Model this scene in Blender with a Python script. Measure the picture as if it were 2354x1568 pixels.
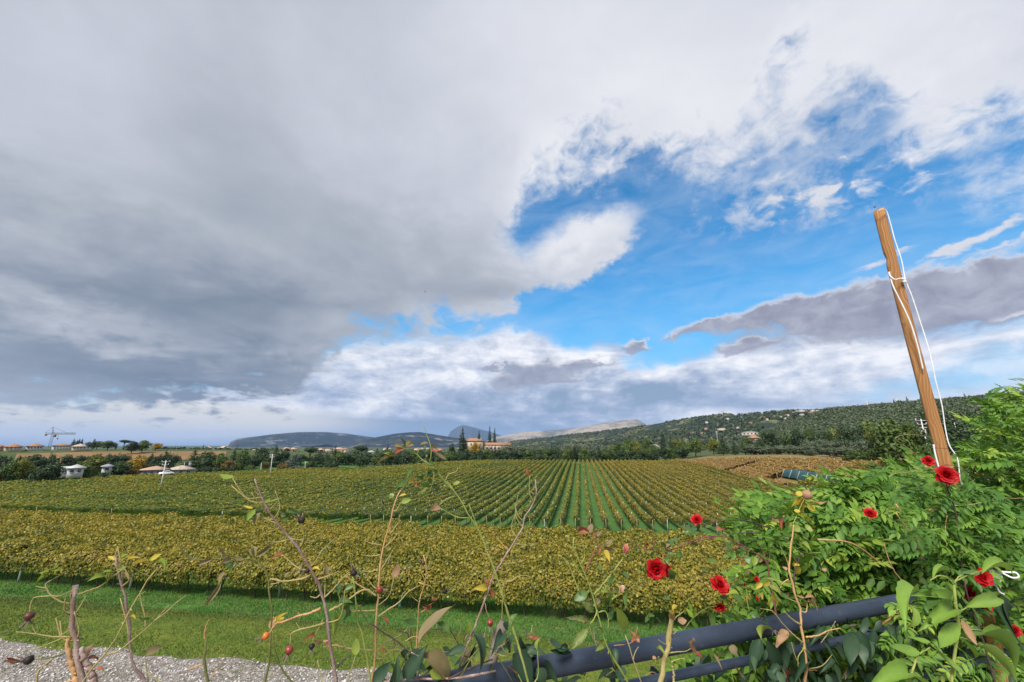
import bpy, bmesh, math, random
import numpy as np
from mathutils import Vector, Matrix, Quaternion
for _o in list(bpy.data.objects):
    bpy.data.objects.remove(_o)
SC = bpy.context.scene
COL = SC.collection
R = math.radians
rng = np.random.default_rng(7)
random.seed(7)

# ------------------------------------------------------------------ camera
CAM_H = 8.3                      # the terrace stands above the vineyard
PITCH = 14.6
FPX = 920.0                      # focal length in units of the 2354 px wide view
cam_d = bpy.data.cameras.new("camera")
cam = bpy.data.objects.new("camera", cam_d)
COL.objects.link(cam)
cam.location = (0, 0, CAM_H)
cam.rotation_euler = (R(90 + PITCH), 0, 0)
cam_d.sensor_width = 36
cam_d.lens = 36 * FPX / 2354
cam_d.clip_start = 0.05
cam_d.clip_end = 60000
SC.camera = cam
SC.view_settings.view_transform = 'Standard'
SC.view_settings.look = 'None'
SC.view_settings.gamma = 1
SC.view_settings.use_curve_mapping = False
SC.view_settings.exposure = 0.8
SC.cycles.use_denoising = True
try:
    SC.cycles.denoiser = 'OPENIMAGEDENOISE'
except Exception:
    pass
SC.cycles.max_bounces = 6
SC.cycles.diffuse_bounces = 3
SC.cycles.glossy_bounces = 2
SC.cycles.transmission_bounces = 3
SC.cycles.transparent_max_bounces = 8
SC.cycles.volume_bounces = 0

CT, ST = math.cos(R(PITCH)), math.sin(R(PITCH))
def ray(px, py):
    """direction (east, north, up) seen at a point of the photograph (2354 px wide view)"""
    dx, dy = px - 1177.0, 784.0 - py
    return np.array([dx, FPX * CT - dy * ST, FPX * ST + dy * CT])
def azel(px, py):
    d = ray(px, py)
    return math.degrees(math.atan2(d[0], d[1])), math.degrees(math.atan2(d[2], math.hypot(d[0], d[1])))
def at_dist(px, py, r):
    """point at horizontal distance r"""
    d = ray(px, py); k = r / math.hypot(d[0], d[1])
    return np.array([d[0] * k, d[1] * k, CAM_H + d[2] * k])
RAIL0, RAILS = 1.18, 0.331       # the railing stands on the line  y = RAIL0 + RAILS x
def at_rail(px, py, off=0.0):
    """point in the upright plane of the railing, off metres further out"""
    d = ray(px, py); k = (RAIL0 + off) / (d[1] - RAILS * d[0])
    return np.array([d[0] * k, d[1] * k, CAM_H + d[2] * k])

# ------------------------------------------------------------------ world: sky with clouds
SUN_EL, SUN_AZ = 48.0, 205.0     # compass style: 0 = straight ahead, clockwise
world = bpy.data.worlds.new("World")
SC.world = world
world.use_nodes = True
class NT:
    """small helper to write node trees as expressions"""
    def __init__(s, tree):
        s.t = tree
    def n(s, kind, **kw):
        nd = s.t.nodes.new(kind)
        for k, v in kw.items():
            setattr(nd, k, v)
        return nd
    def put(s, sock, v):
        if hasattr(v, 'is_linked') or isinstance(v, bpy.types.NodeSocket):
            s.t.links.new(v, sock)
        elif isinstance(v, (tuple, list)) and len(v) == 3 and sock.type == 'RGBA':
            sock.default_value = (*v, 1)
        else:
            sock.default_value = v
    def m(s, op, a, b=0.0, c=0.0, clamp=False):
        nd = s.n('ShaderNodeMath', operation=op, use_clamp=clamp)
        s.put(nd.inputs[0], a); s.put(nd.inputs[1], b); s.put(nd.inputs[2], c)
        return nd.outputs[0]
    def vm(s, op, a, b=(0, 0, 0), scale=None):
        nd = s.n('ShaderNodeVectorMath', operation=op)
        s.put(nd.inputs[0], a); s.put(nd.inputs[1], b)
        if scale is not None:
            s.put(nd.inputs['Scale'], scale)
        return nd.outputs['Value'] if op in ('LENGTH', 'DOT_PRODUCT', 'DISTANCE') else nd.outputs[0]
    def xyz(s, x, y, z=0.0):
        nd = s.n('ShaderNodeCombineXYZ')
        for i, v in enumerate((x, y, z)):
            s.put(nd.inputs[i], v)
        return nd.outputs[0]
    def sep(s, v):
        nd = s.n('ShaderNodeSeparateXYZ'); s.put(nd.inputs[0], v)
        return nd.outputs
    def noise(s, v, scale=1.0, detail=4.0, rough=0.5, dist=0.0, lac=2.0):
        nd = s.n('ShaderNodeTexNoise'); s.put(nd.inputs['Vector'], v)
        nd.inputs['Scale'].default_value = scale; nd.inputs['Detail'].default_value = detail
        nd.inputs['Roughness'].default_value = rough; nd.inputs['Distortion'].default_value = dist
        nd.inputs['Lacunarity'].default_value = lac
        return nd.outputs['Fac']
    def step(s, v, lo, hi):
        nd = s.n('ShaderNodeMapRange', interpolation_type='SMOOTHSTEP')
        s.put(nd.inputs[0], v); s.put(nd.inputs[1], lo); s.put(nd.inputs[2], hi)
        return nd.outputs[0]
    def lin(s, v, lo, hi, a=0.0, b=1.0):
        nd = s.n('ShaderNodeMapRange')
        s.put(nd.inputs[0], v); s.put(nd.inputs[1], lo); s.put(nd.inputs[2], hi); s.put(nd.inputs[3], a); s.put(nd.inputs[4], b)
        return nd.outputs[0]
    def mix(s, f, a, b, blend='MIX'):
        nd = s.n('ShaderNodeMix', data_type='RGBA', blend_type=blend)
        s.put(nd.inputs[0], f); s.put(nd.inputs[6], a); s.put(nd.inputs[7], b)
        return nd.outputs[2]
    def ramp(s, f, stops, interp='LINEAR'):
        nd = s.n('ShaderNodeValToRGB'); s.put(nd.inputs[0], f)
        cr = nd.color_ramp; cr.interpolation = interp
        while len(cr.elements) < len(stops):
            cr.elements.new(0.5)
        for e, (p, c) in zip(cr.elements, stops):
            e.position = p; e.color = (*c, 1)
        return nd.outputs[0]
    def curve(s, v, pts, x0, x1, y0, y1):
        """piecewise smooth function of one value, given by points"""
        f = s.lin(v, x0, x1)
        nd = s.n('ShaderNodeFloatCurve'); s.put(nd.inputs[1], f)
        cu = nd.mapping.curves[0]
        P = sorted(((p[0] - x0) / (x1 - x0), (p[1] - y0) / (y1 - y0)) for p in pts)
        if P[0][0] > 0: P.insert(0, (0.0, P[0][1]))
        if P[-1][0] < 1: P.append((1.0, P[-1][1]))
        while len(cu.points) < len(P):
            cu.points.new(0.5, 0.5)
        for q, p in zip(cu.points, P):
            q.location = p; q.handle_type = 'AUTO_CLAMPED'
        nd.mapping.update()
        return s.m('MULTIPLY_ADD', nd.outputs[0], y1 - y0, y0)
    def blob(s, v, c, size, rot=0.0):
        """soft bump 1..0 of an ellipse round c"""
        mp = s.n('ShaderNodeMapping', vector_type='TEXTURE'); s.put(mp.inputs[0], v)
        mp.inputs['Location'].default_value = (c[0], c[1], 0)
        mp.inputs['Rotation'].default_value = (0, 0, R(rot))
        mp.inputs['Scale'].default_value = (size[0], size[1], 1)
        g = s.n('ShaderNodeTexGradient', gradient_type='SPHERICAL'); s.put(g.inputs[0], mp.outputs[0])
        return g.outputs['Fac']
    def total(s, items):
        acc = None
        for v, k in items:
            acc = s.m('MULTIPLY_ADD', v, k, acc if acc is not None else 0.0)
        return acc

def build_sky():
    w = NT(world.node_tree)
    w.t.nodes.clear()
    out = w.n('ShaderNodeOutputWorld'); bg = w.n('ShaderNodeBackground')
    bg.inputs['Strength'].default_value = 0.0574
    w.t.links.new(bg.outputs[0], out.inputs[0])
    sky = w.n('ShaderNodeTexSky', sky_type='NISHITA', sun_disc=False)
    sky.sun_elevation = R(SUN_EL); sky.sun_rotation = R(SUN_AZ)
    sky.air_density = 1.0; sky.dust_density = 0.3; sky.ozone_density = 1.5
    D = w.n('ShaderNodeTexCoord').outputs['Generated']
    x, y, z = w.sep(D)
    az = w.m('MULTIPLY', w.m('ARCTAN2', x, y), 180 / math.pi)
    el = w.m('MULTIPLY', w.m('ARCSINE', z), 180 / math.pi)
    Q0 = w.xyz(az, el)
    # cloud ceilings: looking at flat layers, so detail runs together towards the horizon
    zz = w.m('ADD', w.m('MAXIMUM', z, 0.0), 0.16)
    plane = w.xyz(w.m('DIVIDE', x, zz), w.m('DIVIDE', y, zz), 0.0)
    zl = w.m('ADD', w.m('MAXIMUM', z, 0.0), 0.05)
    planel = w.xyz(w.m('DIVIDE', x, zl), w.m('DIVIDE', y, zl), 3.3)
    nb = w.noise(plane, 1.3, 9, 0.55, 0.3)          # billows of the grey ceiling
    nb2 = w.noise(w.vm('ADD', plane, (7.1, 3.7, 0)), 2.6, 8, 0.58, 0.4)
    nw = w.noise(w.vm('ADD', plane, (1.7, 9.2, 2)), 0.75, 3, 0.45)
    nst = w.noise(w.vm('MULTIPLY', Q0, (0.045, 0.22, 1)), 1.0, 9, 0.6, 0.5)   # long streaks near the horizon
    nst2 = w.noise(w.vm('MULTIPLY', w.vm('ADD', Q0, (31, 5, 0)), (0.11, 0.34, 1)), 1.0, 8, 0.62, 0.6)
    ncu = w.noise(w.vm('MULTIPLY', Q0, (0.16, 0.24, 1)), 1.0, 9, 0.6, 0.3)    # heaped clouds
    nfi = w.noise(w.vm('MULTIPLY', Q0, (0.35, 0.5, 1)), 1.0, 7, 0.62, 0.4)
    c5 = lambda v: w.m('SUBTRACT', v, 0.5)
    # ragged edges: shift the lookups by the noise
    dx = w.total([(c5(nb), 10.0), (c5(nfi), 5.0)])
    dy = w.total([(c5(nb2), 9.0), (c5(nfi), 5.0), (c5(ncu), 5.0)])
    Qw = w.vm('ADD', Q0, w.xyz(dx, dy))
    azw, elw, _ = w.sep(Qw)
    Qs = w.vm('ADD', Q0, w.xyz(w.total([(c5(ncu), 7.0), (c5(nfi), 5.0)]), w.total([(c5(ncu), 3.0), (c5(nfi), 3.4)])))
    azs, els, _ = w.sep(Qs)

    def pts(lst):
        return [azel(*p) for p in lst]
    # --- blue
    base = w.mix(1.0, sky.outputs[0], (0.80, 1.02, 1.22), 'MULTIPLY')
    blue = w.mix(w.m('MULTIPLY', w.step(el, 26.0, 0.0), 0.85), w.mix(1.0, base, BLUE_GAIN, 'MULTIPLY'), BLUE_LOW)
    veil = w.step(w.m('ADD', nst2, w.m('MULTIPLY', nw, 0.5)), 0.55, 1.1)
    col = w.mix(w.m('MULTIPLY', veil, 0.22), blue, (7.5, 8.2, 9.6))
    # --- low bright bank along the horizon
    B2 = w.curve(az, pts([(0, 925), (400, 900), (700, 840), (850, 790), (1100, 775), (1180, 757), (1250, 783), (1330, 800), (1420, 800), (1500, 832), (1560, 835), (1700, 790), (1850, 770), (2000, 772), (2150, 768), (2354, 745)]) + [(-110, 14), (-75, 12), (75, 17), (110, 14)], -180, 180, -10, 60)
    lowm = w.step(w.m('SUBTRACT', B2, els), -1.0, 0.9)
    hole = w.total([(w.blob(Qs, azel(1500, 825), (5.5, 1.6)), 1.3), (w.blob(Qs, azel(2250, 865), (9, 2.0), 4), 0.75), (w.blob(Qs, azel(2330, 800), (5, 1.2)), .5), (w.blob(Qs, azel(2050, 905), (7, 1.2)), .4)])
    lowm = w.m('MULTIPLY', lowm, w.m('SUBTRACT', 1.0, hole, clamp=True), clamp=True)
    shade = w.total([(nst, 1.0), (nst2, 0.7), (ncu, 0.6), (c5(nfi), 0.5)])          # mean about 1.1
    grey_low = w.total([(w.blob(Q0, azel(1230, 950), (24, 5.5)), 0.5), (w.blob(Q0, azel(640, 990), (40, 2.6)), 1.2), (w.blob(Q0, azel(300, 1003), (42, 3.2)), 1.6),
                        (w.blob(Q0, azel(900, 1000), (24, 3.0)), 0.5), (w.blob(Q0, azel(1500, 905), (14, 2.4), 8), 0.5), (w.blob(Q0, azel(1170, 905), (12, 2.2)), .35)])
    lit = w.m('SUBTRACT', w.lin(shade, 0.80, 1.30), grey_low, clamp=True)
    lowc = w.ramp(lit, [(0.0, LOW0), (0.35, LOW1), (0.7, LOW2), (1.0, LOW3)])
    cream = w.blob(Q0, azel(250, 962), (34, 3.2))
    lowc = w.mix(w.step(cream, 0.06, 0.55), lowc, (8.8, 8.5, 7.9))
    col = w.mix(lowm, col, lowc)
    # --- separate grey-violet clouds to the right and small dark ones ahead
    def heap(col, blobs, c_dark, c_light, lo=0.22, hi=0.5, tilt=1.0):
        f = w.total([(w.blob(Qs, azel(px, py), (sa, se), rot), k) for px, py, sa, se, rot, k in blobs])
        m_ = w.step(f, lo, hi)
        up = w.total([(w.blob(w.vm('ADD', Qs, (0.3, tilt, 0)), azel(px, py), (sa, se), rot), k) for px, py, sa, se, rot, k in blobs])
        edge = w.m('MULTIPLY', w.step(w.m('SUBTRACT', f, up), 0.04, 0.2), w.step(f, 0.85, 0.42))     # sunlit upper rim
        body = w.mix(w.step(w.m('ADD', nfi, w.m('MULTIPLY', ncu, 0.6)), 0.55, 1.05), c_dark, c_light)
        return w.mix(m_, col, w.mix(w.m('MULTIPLY', edge, 0.95), body, (7.6, 7.7, 8.3)))
    col = heap(col, [(1600, 752, 6, 1.1, 12, 1), (1720, 735, 8, 2.0, 8, 1), (1880, 728, 9, 3.6, 4, 1), (2030, 708, 9, 4.6, 6, 1), (2180, 680, 9, 4.2, 8, 1), (2340, 655, 10, 3.8, 8, 1), (2460, 640, 10, 3.6, 8, 1), (1710, 795, 5, 1.6, 0, 1)],
               (2.95, 3.1, 4.0), (4.7, 4.9, 5.9), lo=.14, hi=.72, tilt=0.55)
    col = heap(col, [(1240, 850, 9, 2.2, 0, 1), (1180, 880, 6, 1.5, 0, .9), (1290, 868, 6, 1.4, 0, .8), (1370, 832, 5, 1.2, 0, .9), (1458, 800, 3.4, 1.3, 0, 1.0), (1130, 842, 2, .9, 0, .9)],
               (3.0, 3.3, 4.4), (4.4, 4.7, 5.8), lo=.16, hi=.62, tilt=0.5)
    col = heap(col, [(2275, 535, 6, 0.9, 8, .75), (2300, 567, 5, 0.8, 0, .7), (2165, 583, 4, .7, 8, .65), (2020, 603, 5, .8, 8, .7), (2340, 725, 5, .8, 5, .7)],
               (6.8, 7.1, 8.0), (7.6, 7.7, 8.3), lo=.3, hi=.75, tilt=0.6)
    # --- the big ceiling
    B1 = w.curve(az, pts([(0, 955), (200, 950), (400, 943), (560, 930), (690, 915), (722, 862), (780, 815), (900, 775), (1050, 725), (1120, 660), (1175, 560), (1195, 478), (1260, 432), (1400, 405), (1540, 412), (1640, 425), (1760, 415), (1850, 375), (1960, 310), (2050, 320), (2130, 385), (2200, 430), (2354, 430)]) + [(-125, 6), (-90, 4), (75, 22), (120, 12)], -180, 180, -10, 60)
    sharp = w.lin(az, -30.0, 15.0, 0.9, 3.2)
    above = w.m('SUBTRACT', elw, B1)
    f = w.m('DIVIDE', above, sharp)
    f = w.m('ADD', f, w.total([(w.blob(Qw, azel(1180, 660), (17, 7.5), 20), 5.0), (w.blob(Qw, azel(1300, 600), (14, 6.6), 22), 5.2), (w.blob(Qw, azel(1400, 560), (10, 4.6), 20), 4.2),
                               (w.blob(Qw, azel(1480, 300), (9, 4.0), 12), 1.6), (w.blob(Qw, azel(1800, 140), (6, 3.0), 40), -1.5), (w.blob(Qw, azel(1850, 75), (6, 4), 30), -0.6),
                               (w.blob(Qw, azel(1740, 210), (7, 3), 50), -0.8),
                               (w.blob(Qw, azel(2230, 330), (6, 3), 20), -0.8), (w.blob(Qw, azel(1960, 375), (16, 3.2), -3), 1.5)]))
    thin = w.total([(c5(nfi), 3.4), (c5(nb2), 4.2)])
    bigm = w.step(w.m('ADD', f, thin), -0.9, 2.6)
    # wisps in the blue on the right
    wis = w.m('MULTIPLY', w.blob(Q0, azel(1960, 385), (22, 7)), w.step(w.m('ADD', nfi, w.m('MULTIPLY', nb2, 0.8)), 0.86, 1.12))
    bigm = w.m('MAXIMUM', bigm, w.m('MULTIPLY', wis, 1.5, clamp=True))
    bb = w.blob
    nbs = w.noise(w.vm('MULTIPLY', Q0, (0.035, 0.11, 1)), 1.0, 6, 0.5, 0.6)
    lum = w.total([(nb, 0.75), (nw, 0.38), (nb2, 0.2), (w.m('MULTIPLY', c5(nbs), w.step(el, 36.0, 14.0)), 1.05)])                                     # mean about .61
    lum = w.m('ADD', lum, w.total([
        (bb(Qw, azel(60, 800), (48, 17), 0), -0.42), (bb(Qw, azel(420, 830), (34, 12), 0), -0.2), (bb(Qw, azel(650, 900), (24, 7), 0), -0.24),
        (bb(Qw, azel(100, 620), (30, 10), -8), -0.14), (bb(Qw, azel(520, 770), (24, 4), 6), 0.3), (bb(Qw, azel(150, 735), (18, 3), -10), 0.3),
        (bb(Qw, azel(900, 640), (26, 11), 12), -0.17), (bb(Qw, azel(450, 470), (34, 14), -20), -0.1), (bb(Qw, azel(1080, 700), (15, 6), 15), -0.12),
        (bb(Qw, azel(120, 420), (22, 9), -20), 0.1), (bb(Qw, azel(300, 290), (26, 9), -25), 0.1),
        (bb(Qw, azel(1330, 130), (52, 28), 0), 0.30), (bb(Qw, azel(2050, 100), (40, 22), 0), 0.24), (bb(Qw, azel(1350, 560), (10, 4.5), 15), 0.34), (bb(Qw, azel(2280, 330), (14, 12), 0), 0.36)]))
    rim = w.m('MULTIPLY', w.step(f, 4.6, 0.4), w.step(az, -22.0, 4.0))
    lum = w.m('ADD', lum, w.m('MULTIPLY', rim, 0.13))
    bigc = w.ramp(w.m('MULTIPLY', lum, 0.9, clamp=True), [(0.0, BIG0), (0.27, BIG1), (0.5, BIG2), (0.72, BIG3), (0.95, BIG4)])
    col = w.mix(bigm, col, bigc)
    # ground side of the sphere: the same air as at the horizon
    col = w.mix(w.step(el, -0.3, -3.0), col, (3.2, 3.8, 4.8))
    w.t.links.new(col, bg.inputs['Color'])
BLUE_GAIN = (0.42, 1.42, 1.58)
BLUE_LOW = (2.5, 5.7, 8.9)
LOW0, LOW1, LOW2, LOW3 = (2.8, 3.85, 5.4), (4.5, 5.3, 7.0), (7.3, 7.8, 8.9), (10.2, 10.2, 10.5)
BIG0, BIG1, BIG2, BIG3, BIG4 = (1.75, 2.25, 2.95), (2.95, 3.4, 4.15), (4.45, 4.8, 5.45), (6.2, 6.5, 7.3), (8.3, 8.4, 8.9)
build_sky()
world.cycles.sampling_method = 'MANUAL'
world.cycles.sample_map_resolution = 512
sun_d = bpy.data.lights.new("sun", 'SUN')
sun = bpy.data.objects.new("sun", sun_d)
COL.objects.link(sun)
sun_d.energy = 3.4
sun_d.angle = R(20)
sun_d.color = (1.0, 0.95, 0.87)
_sd = Vector((math.sin(R(SUN_AZ)) * math.cos(R(SUN_EL)), math.cos(R(SUN_AZ)) * math.cos(R(SUN_EL)), math.sin(R(SUN_EL))))
sun.rotation_euler = _sd.to_track_quat('Z', 'Y').to_euler()
# ------------------------------------------------------------------ tools
def empty(name, loc=(0, 0, 0), rz=0.0):
    o = bpy.data.objects.new(name, None)
    o.empty_display_size = 0.2
    COL.objects.link(o); o.location = loc; o.rotation_euler = (0, 0, rz)
    return o
def tag(o, label=None, cat=None, group=None, kind=None):
    for k, v in (('label', label), ('category', cat), ('group', group), ('kind', kind)):
        if v: o[k] = v
    return o
def make_mesh(name, V, F, mats, tint=None, smooth=False, midx=None):
    """V (n,3) ; F list of (m,k) index arrays"""
    me = bpy.data.meshes.new(name)
    V = np.asarray(V, dtype=np.float32).reshape(-1, 3)
    if isinstance(F, np.ndarray): F = [F]
    F = [np.asarray(f, dtype=np.int32) for f in F if len(f)]
    tot = np.concatenate([np.full(len(f), f.shape[1], np.int32) for f in F])
    idx = np.concatenate([f.ravel() for f in F])
    me.vertices.add(len(V)); me.vertices.foreach_set('co', V.ravel())
    me.loops.add(len(idx)); me.loops.foreach_set('vertex_index', idx)
    me.polygons.add(len(tot))
    st = np.zeros(len(tot), np.int32); st[1:] = np.cumsum(tot)[:-1]
    me.polygons.foreach_set('loop_start', st)
    try: me.polygons.foreach_set('loop_total', tot)
    except Exception: pass
    if smooth: me.polygons.foreach_set('use_smooth', np.ones(len(tot), bool))
    for m_ in (mats if isinstance(mats, (list, tuple)) else [mats]):
        me.materials.append(m_)
    if midx is not None: me.polygons.foreach_set('material_index', np.asarray(midx, np.int32))
    me.update(calc_edges=True)
    if tint is not None:
        a = me.attributes.new('tint', 'FLOAT', 'POINT')
        a.data.foreach_set('value', np.asarray(tint, np.float32))
    return me
def obj(name, me, parent=None, loc=(0, 0, 0)):
    o = bpy.data.objects.new(name, me); COL.objects.link(o)
    o.location = loc
    if parent is not None: o.parent = parent
    return o
def copy_tree(o, parent=None):
    c = o.copy(); COL.objects.link(c)
    if parent is not None: c.parent = parent
    for ch in o.children: copy_tree(ch, c)
    return c
class MB:
    """collects pieces of one mesh"""
    def __init__(s): s.V = []; s.F = {}; s.T = []; s.M = {}; s.n = 0; s.mat = 0
    def add(s, V, *Fs, tint=0.5):
        V = np.asarray(V, np.float32).reshape(-1, 3)
        s.V.append(V)
        for f in Fs:
            f = np.asarray(f, np.int32)
            if f.ndim == 1: f = f[None]
            s.F.setdefault(f.shape[1], []).append(f + s.n)
            s.M.setdefault(f.shape[1], []).append(np.full(len(f), s.mat, np.int32))
        t = np.asarray(tint, np.float32)
        s.T.append(np.full(len(V), t, np.float32) if t.ndim == 0 else t)
        s.n += len(V)
        return s
    def mesh(s, name, mats, smooth=False):
        ks = sorted(s.F)
        return make_mesh(name, np.concatenate(s.V), [np.concatenate(s.F[k]) for k in ks], mats, np.concatenate(s.T), smooth, np.concatenate([np.concatenate(s.M[k]) for k in ks]))
    def build(s, name, mats, parent=None, loc=(0, 0, 0), smooth=False):
        return obj(name, s.mesh(name, mats, smooth), parent, loc)
    def box(s, c, size, rz=0.0, tint=0.5):
        x, y, z = np.array(size) / 2
        V = np.array([(-x, -y, -z), (x, -y, -z), (x, y, -z), (-x, y, -z), (-x, -y, z), (x, -y, z), (x, y, z), (-x, y, z)])
        V = V @ rotz(rz).T + np.array(c)
        return s.add(V, [(0, 3, 2, 1), (4, 5, 6, 7), (0, 1, 5, 4), (1, 2, 6, 5), (2, 3, 7, 6), (3, 0, 4, 7)], tint=tint)
    def tube(s, P, r, seg=8, tint=0.5, jitter=0.0, cap=True, rseed=None):
        V, F, C = tube_arrays(P, r, seg, jitter, cap)
        s.add(V, F, tint=tint)
        if cap:
            for c in C:
                s.F.setdefault(len(c), []).append(np.array(c, np.int32)[None] + s.n - len(V)); s.M.setdefault(len(c), []).append(np.full(1, s.mat, np.int32))
        return s
def rotz(a):
    c, q = math.cos(a), math.sin(a)
    return np.array([(c, -q, 0), (q, c, 0), (0, 0, 1.0)])
def unit(v):
    v = np.asarray(v, float)
    return v / np.maximum(np.linalg.norm(v, axis=-1, keepdims=True), 1e-9)
def tube_arrays(P, r, seg=8, jitter=0.0, cap=True):
    P = np.asarray(P, float); n = len(P)
    r = np.full(n, r) if np.ndim(r) == 0 else np.asarray(r, float)
    T = np.gradient(P, axis=0); T = unit(T)
    up = np.array([0, 0, 1.0]) if abs(T[0][2]) < 0.9 else np.array([1.0, 0, 0])
    A = np.zeros_like(P); a = unit(np.cross(T[0], up))
    for i in range(n):
        a = a - T[i] * np.dot(a, T[i]); a = unit(a); A[i] = a
    B = np.cross(T, A)
    th = np.linspace(0, 2 * np.pi, seg, endpoint=False)
    ring = A[:, None] * np.cos(th)[None, :, None] + B[:, None] * np.sin(th)[None, :, None]
    rr = r[:, None] * (1 + jitter * rng.normal(size=(n, seg)))
    V = (P[:, None] + ring * rr[..., None]).reshape(-1, 3)
    i = np.arange(n - 1)[:, None] * seg; j = np.arange(seg)[None]; k = (np.arange(seg) + 1)[None] % seg
    F = np.stack([i + j, i + k, i + seg + k, i + seg + j], -1).reshape(-1, 4)
    C = [list(range(seg))[::-1], list(range((n - 1) * seg, n * seg))]
    return V, F, C
def smooth_path(P, n):
    """Catmull-Rom through the points, n samples"""
    P = np.asarray(P, float)
    if len(P) == 2: return P[0] + (P[1] - P[0]) * np.linspace(0, 1, n)[:, None]
    Q = np.vstack([2 * P[0] - P[1], P, 2 * P[-1] - P[-2]])
    k = np.concatenate([[0], np.cumsum(np.maximum(np.linalg.norm(np.diff(Q, axis=0), axis=1), 1e-6) ** 0.5)])
    seg = np.concatenate([[0], np.cumsum(np.linalg.norm(np.diff(P, axis=0), axis=1))])
    s = np.linspace(0, seg[-1] * (1 - 1e-9), n); i = np.clip(np.searchsorted(seg, s, 'right') - 1, 0, len(P) - 2)
    f = (s - seg[i]) / np.maximum(seg[i + 1] - seg[i], 1e-9)
    t0, t1, t2, t3 = k[i][:, None], k[i + 1][:, None], k[i + 2][:, None], k[i + 3][:, None]
    t = t1 + (t2 - t1) * f[:, None]
    a, b, c, d = Q[i], Q[i + 1], Q[i + 2], Q[i + 3]
    A1 = (t1 - t) / (t1 - t0) * a + (t - t0) / (t1 - t0) * b; A2 = (t2 - t) / (t2 - t1) * b + (t - t1) / (t2 - t1) * c; A3 = (t3 - t) / (t3 - t2) * c + (t - t2) / (t3 - t2) * d
    B1 = (t2 - t) / (t2 - t0) * A1 + (t - t0) / (t2 - t0) * A2; B2 = (t3 - t) / (t3 - t1) * A2 + (t - t1) / (t3 - t1) * A3
    return (t2 - t) / (t2 - t1) * B1 + (t - t1) / (t2 - t1) * B2
def leaf_cards(C, U, N, L, W, fold=0.25):
    """folded rhomb leaves: C base points, U direction, N normal. Returns V, F (quads)"""
    n = len(C); U = unit(U); S = unit(np.cross(N, U)); N = unit(np.cross(U, S))
    L = np.broadcast_to(np.asarray(L, float), (n,))[:, None]; W = np.broadcast_to(np.asarray(W, float), (n,))[:, None]
    mid = C + U * L * 0.45
    V = np.stack([C, mid + S * W / 2 + N * W * fold, C + U * L, mid - S * W / 2 + N * W * fold], 1).reshape(-1, 3)
    F = np.arange(n * 4).reshape(n, 4)
    return V, F
def rand_dirs(n, flat=1.0):
    d = rng.normal(size=(n, 3)); d[:, 2] *= flat
    return unit(d)
# value noise, vectorised
_perm = np.random.default_rng(3).random(65536)
def vnoise(x, y, z=None):
    x = np.asarray(x, float); y = np.asarray(y, float); z = np.zeros_like(x) if z is None else np.asarray(z, float)
    xi, yi, zi = np.floor(x).astype(np.int64), np.floor(y).astype(np.int64), np.floor(z).astype(np.int64)
    fx, fy, fz = x - xi, y - yi, z - zi
    fx, fy, fz = [t * t * (3 - 2 * t) for t in (fx, fy, fz)]
    h = lambda a, b, c: _perm[(a * 73856093 ^ b * 19349663 ^ c * 83492791) & 65535]
    r = 0
    for dz in (0, 1):
        wz = fz if dz else 1 - fz
        for dy in (0, 1):
            wy = fy if dy else 1 - fy
            r = r + wz * wy * ((1 - fx) * h(xi, yi + dy, zi + dz) + fx * h(xi + 1, yi + dy, zi + dz))
    return r
def fbm(x, y, z=None, o=4):
    a, s, r = 1.0, 0.0, 0
    k = 1.0
    for i in range(o):
        r = r + a * vnoise(np.asarray(x) * k + 17.3 * i, np.asarray(y) * k - 9.1 * i, None if z is None else np.asarray(z) * k); s += a; a *= 0.5; k *= 2.03
    return r / s
def sstep(a, b, x):
    t = np.clip((np.asarray(x, float) - a) / (b - a), 0, 1)
    return t * t * (3 - 2 * t)

# ------------------------------------------------------------------ materials
MATS = {}
def new_mat(name):
    m_ = bpy.data.materials.new(name); m_.use_nodes = True
    MATS[name] = m_
    t = NT(m_.node_tree); t.t.nodes.clear()
    return m_, t
def finish(t, shader, disp=None):
    o = t.n('ShaderNodeOutputMaterial'); t.t.links.new(shader, o.inputs[0])
def principled(t, color, rough=0.7, spec=0.3, normal=None, metallic=0.0, trans=None):
    p = t.n('ShaderNodeBsdfPrincipled')
    t.put(p.inputs['Base Color'], color); t.put(p.inputs['Roughness'], rough)
    t.put(p.inputs['Specular IOR Level'], spec); t.put(p.inputs['Metallic'], metallic)
    if normal is not None: t.t.links.new(normal, p.inputs['Normal'])
    return p.outputs[0]
def bump(t, h, strength=0.4, dist=0.02):
    b = t.n('ShaderNodeBump'); b.inputs['Strength'].default_value = strength; b.inputs['Distance'].default_value = dist
    t.put(b.inputs['Height'], h)
    return b.outputs[0]
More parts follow.
